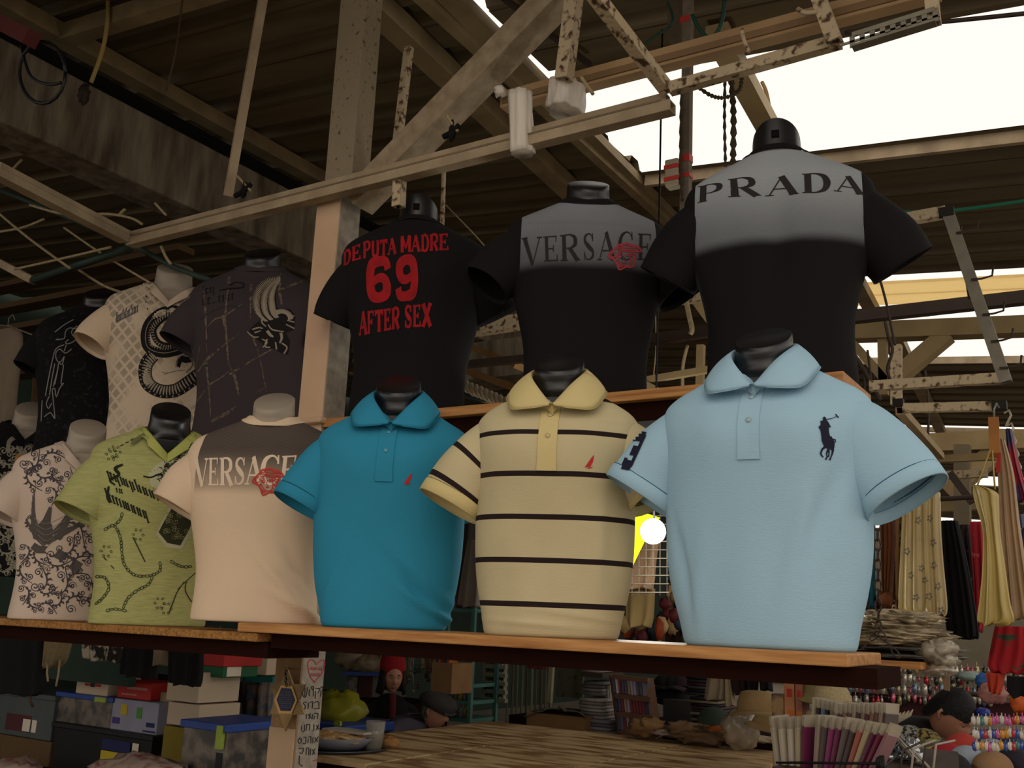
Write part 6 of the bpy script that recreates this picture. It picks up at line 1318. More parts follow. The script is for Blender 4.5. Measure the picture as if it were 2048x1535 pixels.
# garments under the shelf at centre right
for i, (rows, m, lab) in enumerate((([(1335, 1418, 1448), (1370, 1412, 1452), (1398, 1408, 1450)], mat('beige_knit', '#8a7b66', .9, bump=.4), 'beige knit top hanging under the shelf'), ([(1336, 1450, 1462), (1400, 1450, 1470), (1410, 1452, 1476)], mat('cream_knit', '#97876c', .9, bump=.4), 'narrow cream knit top beside the beige one'),
                         ([(1338, 1462, 1490), (1360, 1458, 1492), (1388, 1470, 1494)], mat('dark_brown_cloth', '#24130f', .9), 'dark brown top with a rounded hem under the shelf'), ([(1336, 1490, 1512), (1360, 1492, 1516), (1388, 1496, 1514)], BLKCLOTH, 'black top under the pale pennants'), ([(1338, 1518, 1542), (1380, 1520, 1545)], BLKCLOTH, 'black top just left of the picture boxes'))):
    hanging(rows, 5.6, .06, m, 'hanging_garment', lab, 'clothes', folds=2)
for i in range(7):
    a_ = W(1482 + i * 9, 1344, 5.5); b_ = W(1487 + i * 9, 1360 - (i % 2) * 4, 5.5); c_ = W(1492 + i * 9, 1345, 5.5); mb = MB().add([a_, b_, c_] + [q + V((0, .008, 0)) for q in (a_, b_, c_)], [(0, 1, 2), (5, 4, 3), (0, 3, 4, 1), (1, 4, 5, 2), (2, 5, 3, 0)]); solo(mb, 'pennant', WBOX, 'small pale pointed cloth flap in the row under the shelf', 'pennant', 'pale pennants under the shelf')
# ------------------------------------------------------------------ star plaque and handwriting on the post
yF = 2.5; BRZ = mat('brushed_brass', '#8a714a', .45, metal=.6, scale=12, col2='#5b4a30'); BRZL = mat('bright_brass_rim', '#b8935c', .4, metal=.5)
z = Z(530, 1290, 6.264)
star = empty('star_plaque', W(571, 1398, yF - .05), 'brass six-pointed star with a dark blue hexagon hanging on the post', 'plaque')
def plate(pts, Y0, Y1, m, name, parent):
    a = [W(p[0], p[1], Y0) for p in pts]; b_ = [V((q.x, Y1, q.z)) for q in a]; n_ = len(a)
    return MB().add(a + b_, [tuple(range(n_)), tuple(range(n_, 2 * n_))[::-1]] + [(i, i + n_, (i + 1) % n_ + n_, (i + 1) % n_) for i in range(n_)]).build(name, m, parent)
yS = 2.46
plate(z([(280, 300), (345, 480), (500, 490), (425, 680), (495, 868), (340, 868), (252, 1075), (178, 868), (55, 855), (128, 680), (55, 490), (195, 480)]), yS, yS + .006, BRZ, 'star_body', star)
plate(z([(200, 500), (340, 510), (400, 685), (330, 858), (175, 852), (112, 680)]), yS - .004, yS - .0005, BRZL, 'hexagon_rim', star)
plate(z([(205, 530), (320, 540), (370, 685), (312, 822), (195, 818), (145, 680)]), yS - .006, yS - .0045, mat('deep_blue_enamel', '#0b1040', .4), 'hexagon_panel', star)
mb = MB()
for k in range(9):
    yy = 580 + k * 24; w_ = 60 + 28 * (1 - abs(k - 4) / 5)
    for u in range(6):
        if random.random() < .85: p = z([(258 - w_ + u * w_ / 3, yy), (258 - w_ + (u + .7) * w_ / 3, yy + 3)]); a, b_ = W(*p[0], yS - .0064), W(*p[1], yS - .0064); mb.bx(a, (b_.x, yS - .0061, b_.z - .0006))
mb.build('script_lines', mat('faded_gold_ink', '#7a6a4a', .5), star, kind='stuff')
mb = MB()
for k in range(8):
    a, b_ = z([(262 + 8 * math.sin(k * 2), 300 + k * 28), (250 + 8 * math.sin(k * 2 + 1), 322 + k * 28)]); P = [W(*a, yS - .01) + V((.004 * math.cos(t) * (k % 2), -.004 * math.sin(t) * ((k + 1) % 2), .006 * math.sin(t))) for t in [i * math.pi / 4 for i in range(9)]]; mb.tube(P, .0014, 5)
mb.build('hanging_chain', BLKP, star)
solo(MB().tube([W(*z([(270, 292)])[0], 2.5), W(*z([(270, 292)])[0], 2.448)], .003, 6), 'nail', STEEL, 'small nail holding the brass star', 'nail')
# handwriting on the right face of the post: projected onto that face
postM = {'bvh': None, 'shirt': post}
fm = MB().bx((PX0, 2.506, 0), (PX1, 2.50 + PW, zr)); postM['bvh'] = BVHTree.FromPolygons(fm.v, fm.f)
MARK = mat('black_marker', '#15120f', .7); REDK = mat('red_marker', '#a8303a', .7)
def h_stroke(L, w=1.5): return ribbon([p + (w,) for p in cat(z(L), 3)])
HEB = []
for L in ([(722, 520), (640 + 60, 520), (695, 530)], [(722, 520), (720, 640)], [(700, 560), (696, 640)],   # he
          [(690, 540), (630, 538)], [(690, 540), (660, 600)], [(632, 570), (628, 665)],                    # qof
          [(612, 515), (575, 520), (600, 560)], [(606, 520), (604, 640)],                                 # dalet
          [(556, 545), (550, 635)],                                                                       # vav
          [(530, 520), (522, 600), (500, 650), (472, 620), (476, 520)], [(500, 530), (497, 640)],          # shin
          [(672, 710), (640, 702), (618, 720)], [(672, 710), (676, 790)], [(684, 790), (612, 792)],        # bet
          [(598, 705), (560, 710)], [(598, 705), (590, 790)], [(545, 715), (538, 795)],                    # resh vav
          [(520, 710), (478, 715), (505, 760), (490, 800)],                                               # kaf
          [(662, 850), (615, 848)], [(662, 850), (658, 920)], [(618, 880), (612, 925)], [(594, 858), (588, 922)], [(570, 850), (545, 920)], [(540, 860), (575, 910)], [(518, 860), (514, 920)],
          [(672, 990), (640, 1060)], [(640, 1000), (676, 1050)], [(610, 985), (608, 1065), (580, 1068)], [(560, 985), (515, 990)], [(560, 985), (555, 1065)], [(520, 990), (512, 1070)], [(492, 990), (490, 1075), (465, 1075)], [(458, 1005), (455, 1070)],
          [(666, 1140), (618, 1215)], [(620, 1150), (660, 1205)], [(600, 1150), (596, 1225)], [(575, 1140), (540, 1145)], [(575, 1140), (572, 1225)], [(540, 1170), (536, 1225)], [(515, 1145), (480, 1150)], [(512, 1150), (505, 1225), (470, 1225)], [(458, 1160), (454, 1190)], [(440, 1150), (412, 1190), (430, 1225), (455, 1200), (430, 1165)],
          [(625, 1290), (590, 1370)], [(590, 1300), (625, 1365)], [(572, 1290), (566, 1370)], [(550, 1285), (520, 1285), (512, 1375)], [(548, 1290), (545, 1375)], [(480, 1285), (420, 1290)], [(480, 1285), (465, 1350), (430, 1340)], [(430, 1375), (428, 1480), (470, 1510)]):
    HEB += h_stroke(L)
project(postM, HEB, 'handwriting', MARK, lift=.0012, parent=post, label='handwritten black Hebrew words in six lines')
HT = h_stroke([(640, 240), (610, 190), (560, 180), (535, 230), (545, 320), (570, 400), (625, 465)], 1.6) + h_stroke([(640, 240), (700, 185), (740, 190), (742, 260), (710, 350), (650, 420), (600, 465)], 1.6)
for (x, y) in ((560, 270), (590, 275), (620, 270), (660, 275), (690, 280), (570, 350), (600, 350), (635, 350), (665, 350)): HT += h_stroke([(x, y), (x + 18, y + 2), (x + 16, y + 34)], 1.1) + h_stroke([(x + 2, y + 12), (x + 1, y + 36)], 1.0)
HT += h_stroke([(590, 1450), (640, 1430), (650, 1450)], 1.4)
project(postM, HT, 'heart_drawing', REDK, lift=.0014, parent=post, label='red marker heart with writing inside')
project(postM, [z([(520, 1500), (665, 1480), (670, 1560), (515, 1560)])], 'yellow_sticker', YEL, lift=.0016, parent=post, label='yellow sticker at the foot of the visible post')
# paper sheet behind the turquoise polo, flap of white shirt
solo(MB().bx(W(622, 1212, 2.46), W(634, 1184, 2.46) + V((0, .004, 0))), 'price_card', mat('white_price_card', '#c2b4a2', .8), 'small white price card between the white t-shirt and turquoise polo', 'card')
hanging([(1246, 484, 560), (1262, 490, 552), (1276, 500, 532), (1281, 508, 524)], 2.3, .02, mat('white_plastic_sheet', '#a3948a', .5), 'plastic_flap', 'white rounded flap hanging under the start of the pine shelf', 'flap', folds=1)
# ------------------------------------------------------------------ right: wall frame with hooks and far trusses
def tube2(name, x0, y0, x1, y1, Y0, w, m, lab, catg='bar', Y1=None, h=None): return tubething(name, W(x0, y0, Y0), W(x1, y1, Y1 or Y0), w, m, lab, catg, h=h)
CAPM = mat('black_end_cap', '#15110d', .6)
tube2('display_tube', 1740, 452, 1892, 424, 3.3, .035, RUST, 'rusty horizontal tube behind the sleeve of the five-letter t-shirt')
solo(MB().box(W(1893, 424, 3.29), (.045, .02, .03)), 'end_cap', CAPM, 'black cap at the corner of the hooked frame', 'cap')
hf = empty('hook_bar', W(1950, 590, 3.3), 'long slanting grey tube with wire hooks at the right', 'bar')
MB().bar(W(1898, 430, 3.3), W(2012, 764, 3.3), .036, .03, hollow=.3).build('tube', STEEL, hf)
for i, t in enumerate((.07, .35, .56, .72, .88)):
    x, y = 1905 + (2012 - 1905) * t, 430 + 334 * t; P = [(x, y + 12), (x + 22, y + 10), (x + 42, y + 4), (x + 44, y - 14)]; MB().tube([W(px, py, 3.28) for px, py in P], .0035, 5).build('wire_hook', DARKM, hf)
wire([(1922, 452), (1924, 500), (1932, 560), (1938, 598)], 3.3, .003, DARKM, 'wire', 'thin wire hanging beside the hooked tube', 'wire')
tube2('rail', 1688, 636, 2060, 594, 4.6, .055, DARKM, 'dark brown rail crossing the bright gap at the right')
FARP = mat('far_cream_paint', '#9c8760', .7, scale=6)
tube2('truss_beam', 1685, 666, 2060, 652, 6.0, .12, FARP, 'wide cream truss beam crossing the bright gap at the right', 'truss', h=.10)
tube2('truss_beam', 1896, 668, 1785, 762, 6.0, .11, FARP, 'diagonal cream strut below the wide truss beam', 'truss', h=.09)
tube2('truss_beam', 1690, 668, 1772, 762, 6.0, .05, FARP, 'thin cream strut falling right to the strut foot', 'truss')
tube2('truss_beam', 1765, 672, 1768, 790, 6.0, .05, FARP, 'short vertical cream strut of the truss', 'truss')
tube2('display_tube', 1740, 772, 2006, 756, 4.2, .04, RUST, 'rusty rail at the right, under the diagonal strut')
tube2('truss_beam', 1793, 690, 1793, 810, 5.2, .05, RUST, 'rusty vertical strut left of the far frame', 'truss')
tube2('display_tube', 1806, 816, 1988, 812, 3.6, .03, RUST, 'cream rail carrying hangers above the beige dress')
solo(MB().box(W(1797, 806, 3.6), (.035, .03, .028)), 'end_cap', CAPM, 'black cap at the left end of the hanger rail', 'cap'); solo(MB().box(W(1999, 811, 3.59), (.045, .03, .03)), 'end_cap', CAPM, 'black cap at the right end of the hanger rail', 'cap')
tube2('truss_beam', 1800, 820, 1882, 912, 3.6, .03, FARP, 'cream arm running back from the left end of the hanger rail', Y1=5.2)
tube2('truss_beam', 1850, 888, 2060, 880, 9.5, .22, FARP, 'far wide cream beam under the second bright gap', 'truss', h=.16)
tube2('truss_beam', 1990, 905, 1895, 985, 9.5, .16, FARP, 'far diagonal cream strut under the second gap', 'truss')
tube2('truss_beam', 1870, 918, 1992, 912, 7.5, .05, FARP, 'thin far rail left of the yellow dress hanger', 'truss')
tube2('truss_beam', 1885, 950, 1975, 946, 7.0, .05, RUST, 'thin rusty far rail behind the dresses', 'truss')
tube2('truss_beam', 1900, 945, 1945, 1005, 6.0, .04, DARKM, 'dark slanting tube among the far rails', 'truss')
tube2('truss_beam', 1925, 890, 1925, 1060, 9.0, .12, mat('far_grey_post', '#6f6450'), 'far grey post between the black trousers and the yellow dress', 'truss')
tube2('truss_beam', 1880, 1010, 1990, 1004, 10.0, .12, FARP, 'farthest cream rail above the hanging trousers', 'truss')
for i, (x0, y0, x1, y1, Y) in enumerate(((1726, 740, 1725, 800, 4.8), (1735, 700, 1738, 800, 4.8), (1850, 740, 1856, 880, 5.0), (1742, 500, 1790, 690, 4.4))):
    wire([(x0, y0), ((x0 + x1) / 2 + 4, (y0 + y1) / 2), (x1, y1)], Y, .006, DARKM, 'loose_wire', ['thin dark wire left of the truss foot', 'second dark wire beside the truss foot', 'dark wire dropping from the far strut', 'dark wire running down the hazy roof beam'][i], 'wire')
wire([(1702, 700), (1722, 730), (1745, 770), (1760, 800)], 4.8, .012, DARKM, 'loose_wire', 'thick dark cable sagging beside the pale blue shoulder', 'cable')
wire([(1770, 640), (1776, 670), (1785, 700), (1775, 740), (1790, 775)], 5.0, .008, DARKM, 'loose_wire', 'tangled dark cable on the wide truss beam', 'cable')
# between leftmost and middle black tees
tube2('truss_beam', 905, 665, 1060, 640, 3.6, .06, RUST, 'pale rusty beam between the two left black t-shirts', 'bar')
tube2('truss_beam', 984, 648, 984, 590, 3.6, .04, RUST, 'short pale upright on that rusty beam', 'bar')
solo(MB().bx(W(925, 760, 4.6), W(1060, 670, 4.6) + V((0, .3, 0))), 'concrete_block', CONC, 'stained concrete beam face between the two left black t-shirts', 'beam')
tube2('rail', 900, 732, 1060, 716, 3.4, .03, DARKM, 'dark brown rail between the two left black t-shirts')
for i, (a_, b_) in enumerate((((910, 680), (1060, 742)), ((915, 735), (1070, 790)))):
    p, q = W(*a_, 4.3), W(*b_, 3.7); solo(MB().bar(p, q, .03, .16, up=(0, 1, 0)), 'plywood_board', mat('pale_plywood', '#9a7444', .7, stretch=(1, 8, 8)), ['upper pale plywood board leaning between the black t-shirts', 'lower plywood board leaning between the black t-shirts'][i], 'board')
braid = MB()
for s_ in (0, 2.1, 4.2):
    braid.tube([W(915 + i * 4.2, 765 + i * 1.75, 3.2) + V((0, .014 * math.cos(i * .9 + s_), .016 * math.sin(i * .9 + s_))) for i in range(26)], .011, 6)
solo(braid, 'braided_rope', mat('white_braid', '#a3957c', .9, bump=.4), 'braided white rope between the two left black t-shirts', 'rope')
wire([(920, 790), (980, 800), (1050, 780)], 3.3, .008, GRT, 'green_cable', 'green cable behind the braided rope')
wire([(925, 770), (960, 800), (1010, 805)], 3.4, .006, ROPE, 'pale_rope', 'pale cord beside the braided rope')
for i, (a_, b_) in enumerate((((705, 700), (770, 735)), ((706, 720), (760, 745)), ((700, 745), (750, 765)))): tube2('pale_batten', *a_, *b_, 3.2, .012, FARP, ['upper', 'middle', 'lower'][i] + ' pale batten glimpsed right of the post')
# between middle and right black tees
for i, (x0, y0, x1, y1, Y, w_, m, lab) in enumerate(((1330, 598, 1430, 588, 3.8, .05, RUST, 'rusty tube behind the gap between the two right black t-shirts'), (1295, 680, 1440, 660, 3.6, .04, DARKM, 'dark tube lower in the gap between the two right black t-shirts'),
        (1402, 690, 1400, 775, 3.9, .03, FARP, 'pale upright in the gap between the two right black t-shirts'), (1280, 762, 1440, 735, 3.5, .025, FARP, 'pale slanting rod near the base of the right black t-shirts'), (1395, 600, 1435, 655, 4.2, .05, FARP, 'cream strut end behind the right black t-shirt'), (1275, 760, 1330, 790, 3.5, .03, FARP, 'pale strut falling to the high shelf'))):
    tube2('gap_bar', x0, y0, x1, y1, Y, w_, m, lab)
wire([(1372, 600), (1378, 630), (1384, 658), (1380, 668)], 3.5, .010, ROPE, 'pale_hook', 'pale hanging hook between the two right black t-shirts', 'hook')
wire([(1375, 690), (1366, 730), (1365, 775)], 3.6, .007, ROPE, 'pale_rope', 'pale crooked cord below the hanging hook')
wire([(1310, 600), (1312, 690), (1306, 760)], 3.9, .003, ROPE, 'pale_rope', 'very thin pale cord in the gap right of the grey-yoked t-shirt')
# ------------------------------------------------------------------ gap between turquoise and cream polos
for rows, Y, m, lab in (([(1030, 900, 960), (1100, 900, 955), (1200, 905, 945), (1212, 908, 940)], 3.4, mat('dark_trousers', '#1c1613', .9), 'dark brown trousers hanging between the turquoise and cream polos'),
                        ([(1080, 940, 975), (1150, 928, 975), (1205, 920, 975), (1212, 922, 970)], 3.2, mat('grey_cloth', '#57504a', .9), 'grey trousers hanging just left of the cream polo'),
                        ([(1090, 888, 902), (1140, 884, 898), (1168, 884, 894)], 3.6, mat('deep_red_cloth', '#7a1016'), 'deep red cloth strip beside the turquoise polo')):
    hanging(rows, Y, .06, m, 'hanging_garment', lab, 'clothes', folds=3)
solo(MB().tube([W(870, 1030, 3.4), W(1000, 1030, 3.3)], .01), 'clothes_rail', DARKM, 'dark rail behind the turquoise and cream polos', 'rail')
# ------------------------------------------------------------------ gap between cream and pale blue polos
YL = 3.3
lamp = MB().blob(W(1306, 1062, YL + .05), .046, 12, 0); LAMPM = mat('lamp_glow', (1, .97, .9), emit=14, var=0); solo(lamp, 'light_bulb', LAMPM, 'glaring white lamp between the cream and pale blue polos', 'lamp')
pl_ = bpy.data.lights.new('bulb_light', 'POINT'); pl_.energy = 12; pl_.shadow_soft_size = .09; pl_.color = (1, .95, .85); plo = bpy.data.objects.new('bulb_light', pl_); COL.objects.link(plo); plo.location = W(1300, 1062, YL - .08)
a_ = [(1252, 1005), (1275, 1020), (1320, 1035), (1300, 1060), (1266, 1130), (1242, 1118)]
NEON = mat('fluorescent_yellow_sheet', '#dcf012', .6, var=.05); sg = solo(MB().add([W(*p, YL + .16) for p in a_] + [W(*p, YL + .175) for p in a_], [tuple(range(6)), tuple(range(6, 12))[::-1]] + [(i, i + 6, (i + 1) % 6 + 6, (i + 1) % 6) for i in range(6)]), 'yellow_sheet', NEON, 'fluorescent yellow sheet lit by the lamp between two polos', 'sign')
for (x, y, w_) in ((1262, 1022, 14), (1262, 1066, 12), (1258, 1074, 12)): MB().bar(W(x - w_ / 2, y, YL + .155), W(x + w_ / 2, y + 3, YL + .155), .004, .008 if w_ > 13 else .003).build('black_mark', BLKP, sg)
solo(MB().tube([W(1308, 1045, YL + .05), V((W(1308, 1045, YL).x, YL + .05, RZ(-1.9)))], .004), 'lamp_cord', BLKP, 'cord from which the glaring lamp hangs', 'cord')
gr_ = empty('wire_grid', W(1290, 1140, YL + .3), 'white wire grid panel behind the yellow sheet', 'grid')
for i in range(8): MB().tube([W(1236 + i * 14, 1010, YL + .3), W(1236 + i * 14, 1190, YL + .3)], .002, 4).build('wire', mat('white_wire', '#a3988a', .5), gr_)
for i in range(11): MB().tube([W(1232, 1014 + i * 17, YL + .29), W(1338, 1014 + i * 17, YL + .29)], .002, 4).build('wire', mat('white_wire', '#a3988a'), gr_)
hanging([(1085, 1262, 1318), (1120, 1256, 1312), (1160, 1250, 1308), (1176, 1250, 1302)], YL + .45, .04, mat('pink_beige_cloth', '#a8886a', .9), 'hanging_garment', 'pinkish beige cloth hanging behind the wire grid', 'clothes', folds=2)
hanging([(1176, 1252, 1310), (1230, 1252, 1306), (1252, 1256, 1300)], YL + .5, .04, mat('ochre_cloth', '#857046', .9), 'hanging_garment', 'ochre cloth hanging below the pinkish beige one', 'clothes', folds=2)
random.seed(41)
for i in range(34):
    x, y = random.uniform(1245, 1395), random.uniform(1238, 1288); c_ = random.choice(['#a0401a', '#3a5c28', '#1b1a1c', '#8d7a50', '#5a1c20', '#c0a070', '#26303c'])
    if x > 1330: y -= random.uniform(0, 60)
    solo(MB().blob(W(x, y, 4.6 + .3 * random.random()), (.02 + .02 * random.random(), .02, .03 + .02 * random.random()), 6, .5, 4, i), 'small_toy', mat('toy_' + c_[1:], c_, .5), 'small coloured trinket in the cluster between cream and pale blue polos', 'trinket', 'trinkets between the polos')
solo(MB().bx(W(1236, 1300, 4.55), W(1400, 1291, 4.55) + V((0, .5, 0))), 'trinket_shelf', DKWOOD, 'dark shelf under the trinkets between the polos', 'shelf')
solo(MB().bx(W(1330, 1292, 5.0), W(1398, 1160, 5.0) + V((0, .03, 0))), 'dark_board', mat('dark_goods_board', '#1a1512', .7, scale=30, col2='#463022', contrast=(.5, .65)), 'dark board of dim goods left of the pale blue hem', 'board')
# ------------------------------------------------------------------ dresses at the right
GOLD = mat('gold_satin', '#b8a266', .35, spec=.6, scale=5, col2='#97814c', bump=.5, bscale=6); YSAT = mat('yellow_satin', '#b39a52', .4, spec=.5, scale=4, col2='#94803f', bump=.3, bscale=5)
nL = NT('leopard'); vv = nL.t.nodes.new('ShaderNodeTexVoronoi'); vv.feature = 'DISTANCE_TO_EDGE'; vv.inputs['Scale'].default_value = 42; nL.t.links.new(nL.obj, vv.inputs['Vector']); LEO = nL.done(nL.mix(nL.f('LESS_THAN', vv.outputs['Distance'], .12), '#16100c', '#8d7452'))
YD = 3.55
gd = hanging([(985, 1812, 1880), (1010, 1806, 1882), (1060, 1806, 1884), (1130, 1804, 1890), (1200, 1802, 1898), (1222, 1806, 1899), (1230, 1830, 1896)], YD, .08, GOLD, 'satin_top', 'gold satin garment with small blue flower sprigs under the pale blue sleeve', 'clothes', folds=5, amp=.012, slant=-.05)
gb = {'bvh': BVHTree.FromPolygons([gd.matrix_basis @ v.co + V((0, 0, 0)) for v in gd.data.vertices], [tuple(p.vertices) for p in gd.data.polygons]), 'shirt': gd}
pol = []
for (x, y) in ((1836, 1040), (1860, 1036), (1814, 1102), (1843, 1136), (1868, 1130), (1822, 1150), (1876, 1172), (1832, 1194), (1858, 1192), (1882, 1220), (1850, 1160), (1866, 1085)):
    for k in range(5): pol += spiral(x + 4 * math.cos(k * 1.26), y + 5 * math.sin(k * 1.26), 2.6, k, 1.0, 1, 1.2)
project(gb, pol, 'flower_print', mat('dusty_blue_ink', '#4f5560', .7), lift=.0015)
for nm, rows, Y, m, lab, f_ in (('leopard_dress', [(1000, 1790, 1812), (1100, 1788, 1830), (1200, 1784, 1850), (1240, 1786, 1868), (1262, 1812, 1866)], YD + .18, LEO, 'leopard print garment behind the gold satin one', 4),
        ('black_trousers', [(1042, 1882, 1916), (1100, 1884, 1930), (1180, 1886, 1946), (1262, 1894, 1958), (1275, 1900, 1956)], YD + .35, BLKCLOTH, 'long black satin trousers hanging right of the gold garment', 5),
        ('floral_dress', [(1050, 1920, 1942), (1120, 1922, 1952), (1250, 1936, 1968)], YD + .6, mat('dark_floral', '#1d1210', .8, scale=22, col2='#7a2430', contrast=(.34, .38)), 'dark brown dress with pink flowers right of the black trousers', 3),
        ('red_dress', [(1044, 1940, 1968), (1100, 1944, 1972), (1200, 1950, 1975), (1262, 1950, 1965)], YD + .5, mat('red_floral', '#8d1520', .8, scale=18, col2='#b05a60', contrast=(.32, .36)), 'red flowered dress behind the yellow slip dress', 3),
        ('slip_dress', [(972, 1948, 1962), (985, 1946, 1994), (1010, 1952, 1998), (1060, 1966, 2000), (1130, 1966, 2010), (1200, 1960, 2020), (1240, 1955, 2028), (1248, 1960, 2000)], 3.25, YSAT, 'yellow satin slip dress with thin straps at the right', 3),
        ('beige_dress', [(880, 1994, 2010), (950, 1996, 2028), (1050, 2000, 2040), (1150, 2006, 2055), (1236, 2010, 2070)], 3.4, mat('beige_satin', '#a08260', .5, bump=.3, bscale=6), 'beige satin dress behind the yellow slip dress', 4),
        ('navy_garment', [(1060, 2038, 2070), (1100, 2036, 2072), (1140, 2042, 2070)], 3.6, mat('navy_cloth', '#1c2140', .8), 'navy garment at the right edge beside the beige dress', 2),
        ('patterned_scarf', [(860, 2012, 2024), (930, 2018, 2040), (1000, 2030, 2062)], 3.5, mat('red_blue_scarf', '#8a1d2c', .6, scale=12, stretch=(3, 1, .6), col2='#2c2a50', contrast=(.45, .52)), 'red and blue scarf row at the right edge', 3),
        ('pale_blue_cloth', [(1030, 2036, 2060), (1055, 2040, 2066)], 3.7, mat('faded_blue', '#6a7590'), 'faded blue cloth at the right edge', 2),
        ('black_blouse', [(1190, 1716, 1734), (1200, 1707, 1738), (1240, 1706, 1734), (1262, 1712, 1726)], 3.2, BLKCLOTH, 'rounded black garment beside the pale blue polo hem', 2),
        ('teal_scarf', [(1030, 1734, 1748), (1120, 1732, 1748), (1215, 1731, 1750)], 3.5, mat('teal_knit', '#0f5468', .95, bump=.5), 'teal knit scarf hanging right of the pale blue polo', 2),
        ('brown_scarf', [(1005, 1760, 1786), (1080, 1762, 1790), (1150, 1764, 1786), (1190, 1768, 1782)], 3.55, mat('brown_knit', '#6b3f24', .95, bump=.5, stretch=(6, 1, 1), scale=20), 'brown ribbed knit scarf with a pompom', 4),
        ('tan_scarf', [(1005, 1782, 1800), (1100, 1782, 1800), (1200, 1784, 1800)], 3.7, mat('tan_knit', '#7f5c34', .95, bump=.5, stretch=(6, 1, 1), scale=20), 'tan ribbed scarf between the brown scarf and the leopard garment', 3),
        ('red_blouse', [(1252, 1990, 2060), (1290, 1982, 2064), (1330, 1976, 2060), (1344, 1985, 2050)], 3.7, mat('red_striped_garment', '#9a161e', .8, scale=9, stretch=(1, 1, 3), col2='#3a4030', contrast=(.36, .42)), 'red garments with a grey band bunched at the right edge', 4),
        ('red_tights', [(1345, 1972, 2010), (1370, 1976, 2006), (1385, 1980, 2000)], 3.7, mat('orange_red', '#a5351c', .8), 'orange red cloth below the bunched red garments', 3),
        ('black_bra', [(1352, 2014, 2060), (1380, 2014, 2066), (1392, 2020, 2060)], 3.5, BLKCLOTH, 'black garment at the right edge under the red ones', 2)):
    o_ = hanging(rows, Y, .07, m, nm, lab, 'clothes', folds=f_, amp=.010)
    if nm == 'slip_dress': slip = o_
solo(MB().tube([W(1770, 1004, 3.62), W(1975, 992, 3.62)], .008), 'clothes_rail', DARKM, 'dark rail carrying the gold satin garment and its neighbours', 'rail')
solo(MB().tube([W(1245, 1082, YL + .47), W(1330, 1084, YL + .47)], .006), 'clothes_rail', DARKM, 'thin rail behind the wire grid between two polos', 'rail')
for (x, y, Y, c_, lab) in ((1742, 1238, 3.45, 'teal_knit', 'teal pompom at the end of the teal scarf'), (1768, 1200, 3.5, 'brown_knit', 'brown pompom at the end of the ribbed scarf'), (1762, 1225, 3.55, 'brown_knit', 'second brown pompom below the first')):
    mb = MB().blob(W(x, y, Y), .028, 10, .5, 9, x); solo(mb, 'pompom', _mats[c_], lab, 'pompom')
st_ = MB(); [st_.tube([W(a, 900, 3.27), W(b_, 978, 3.25)], .0025, 4) for a, b_ in ((1980, 1952), (1984, 1990))]; st_.build('strap', YSAT, slip)
hg = MB().bar(W(1987, 838, 3.4), W(1990, 910, 3.3), .03, .02); solo(hg, 'wood_hanger', mat('orange_wood', '#a0662c', .5), 'orange wooden hangers seen edge-on on the hanger rail', 'hanger')
solo(MB().tube([W(1988, 838, 3.4), W(1988, 818, 3.45), W(1993, 806, 3.5), W(1998, 815, 3.5)], .003), 'hanger_hook', STEEL, 'steel hook of the wooden hangers', 'hook')
solo(MB().bar(W(1998, 905, 3.3), W(1996, 945, 3.3), .012, .004), 'red_tag', RED, 'red tag on the hangers above the yellow dress', 'tag')
for i in range(9):
    x, y = 2008 + i * 5, 826 + i * 26; solo(MB().tube([W(x, y, 3.6), W(x + 10, y - 6, 3.6), W(x + 14, y + 4, 3.6), W(x + 4, y + 26, 3.6)], .004), 'plastic_hanger', PLAS, 'clear hanger in the receding row at the right edge', 'hanger', 'clear hangers at right edge')
# white wire grid and chain right of pale polo
gr2 = empty('wire_grid', W(1738, 1060, 3.0), 'white wire grid end right of the pale blue polo', 'grid')
for x in (1733, 1742): MB().tube([W(x, 985, 3.0), W(x + (1 if x > 1740 else 0), 1136, 3.0)], .003, 5).build('wire', mat('white_wire', '#a3988a'), gr2)
for i in range(9): MB().tube([W(1722, 992 + i * 18, 3.0), W(1743, 990 + i * 18, 3.0)], .0025, 4).build('wire', mat('white_wire', '#a3988a'), gr2)
def links(pts, Y, sz, name, lab):
    rt = empty(name, W(pts[0][0], pts[0][1], Y), lab, 'chain'); P = [W(x, y, Y) for x, y in pts]; tot = 0
    for a, b_ in zip(P, P[1:]):
        n_ = max(1, int((b_ - a).length / (sz * 1.5))); d = (b_ - a).normalized(); s1_ = d.cross(V((0, 1, 0))).normalized()
        for i in range(n_):
            c = a.lerp(b_, (i + .5) / n_); s_ = V((0, 1, 0)) if i % 2 else s1_
            MB().tube([c + d * math.sin(t) * sz + s_ * math.cos(t) * sz * .45 for t in [k * math.pi / 5 for k in range(11)]], sz * .13, 5).build('chain_link', DARKM, rt)
links([(1754, 1000), (1757, 1262)], 2.75, .017, 'hanging_chain', 'dark chain coming down to the fork behind the pine shelf end')
links([(1757, 1262), (1722, 1300)], 2.75, .015, 'chain_leg', 'left leg of the forked chain'); links([(1758, 1262), (1798, 1314)], 2.75, .015, 'chain_leg', 'right leg of the forked chain')
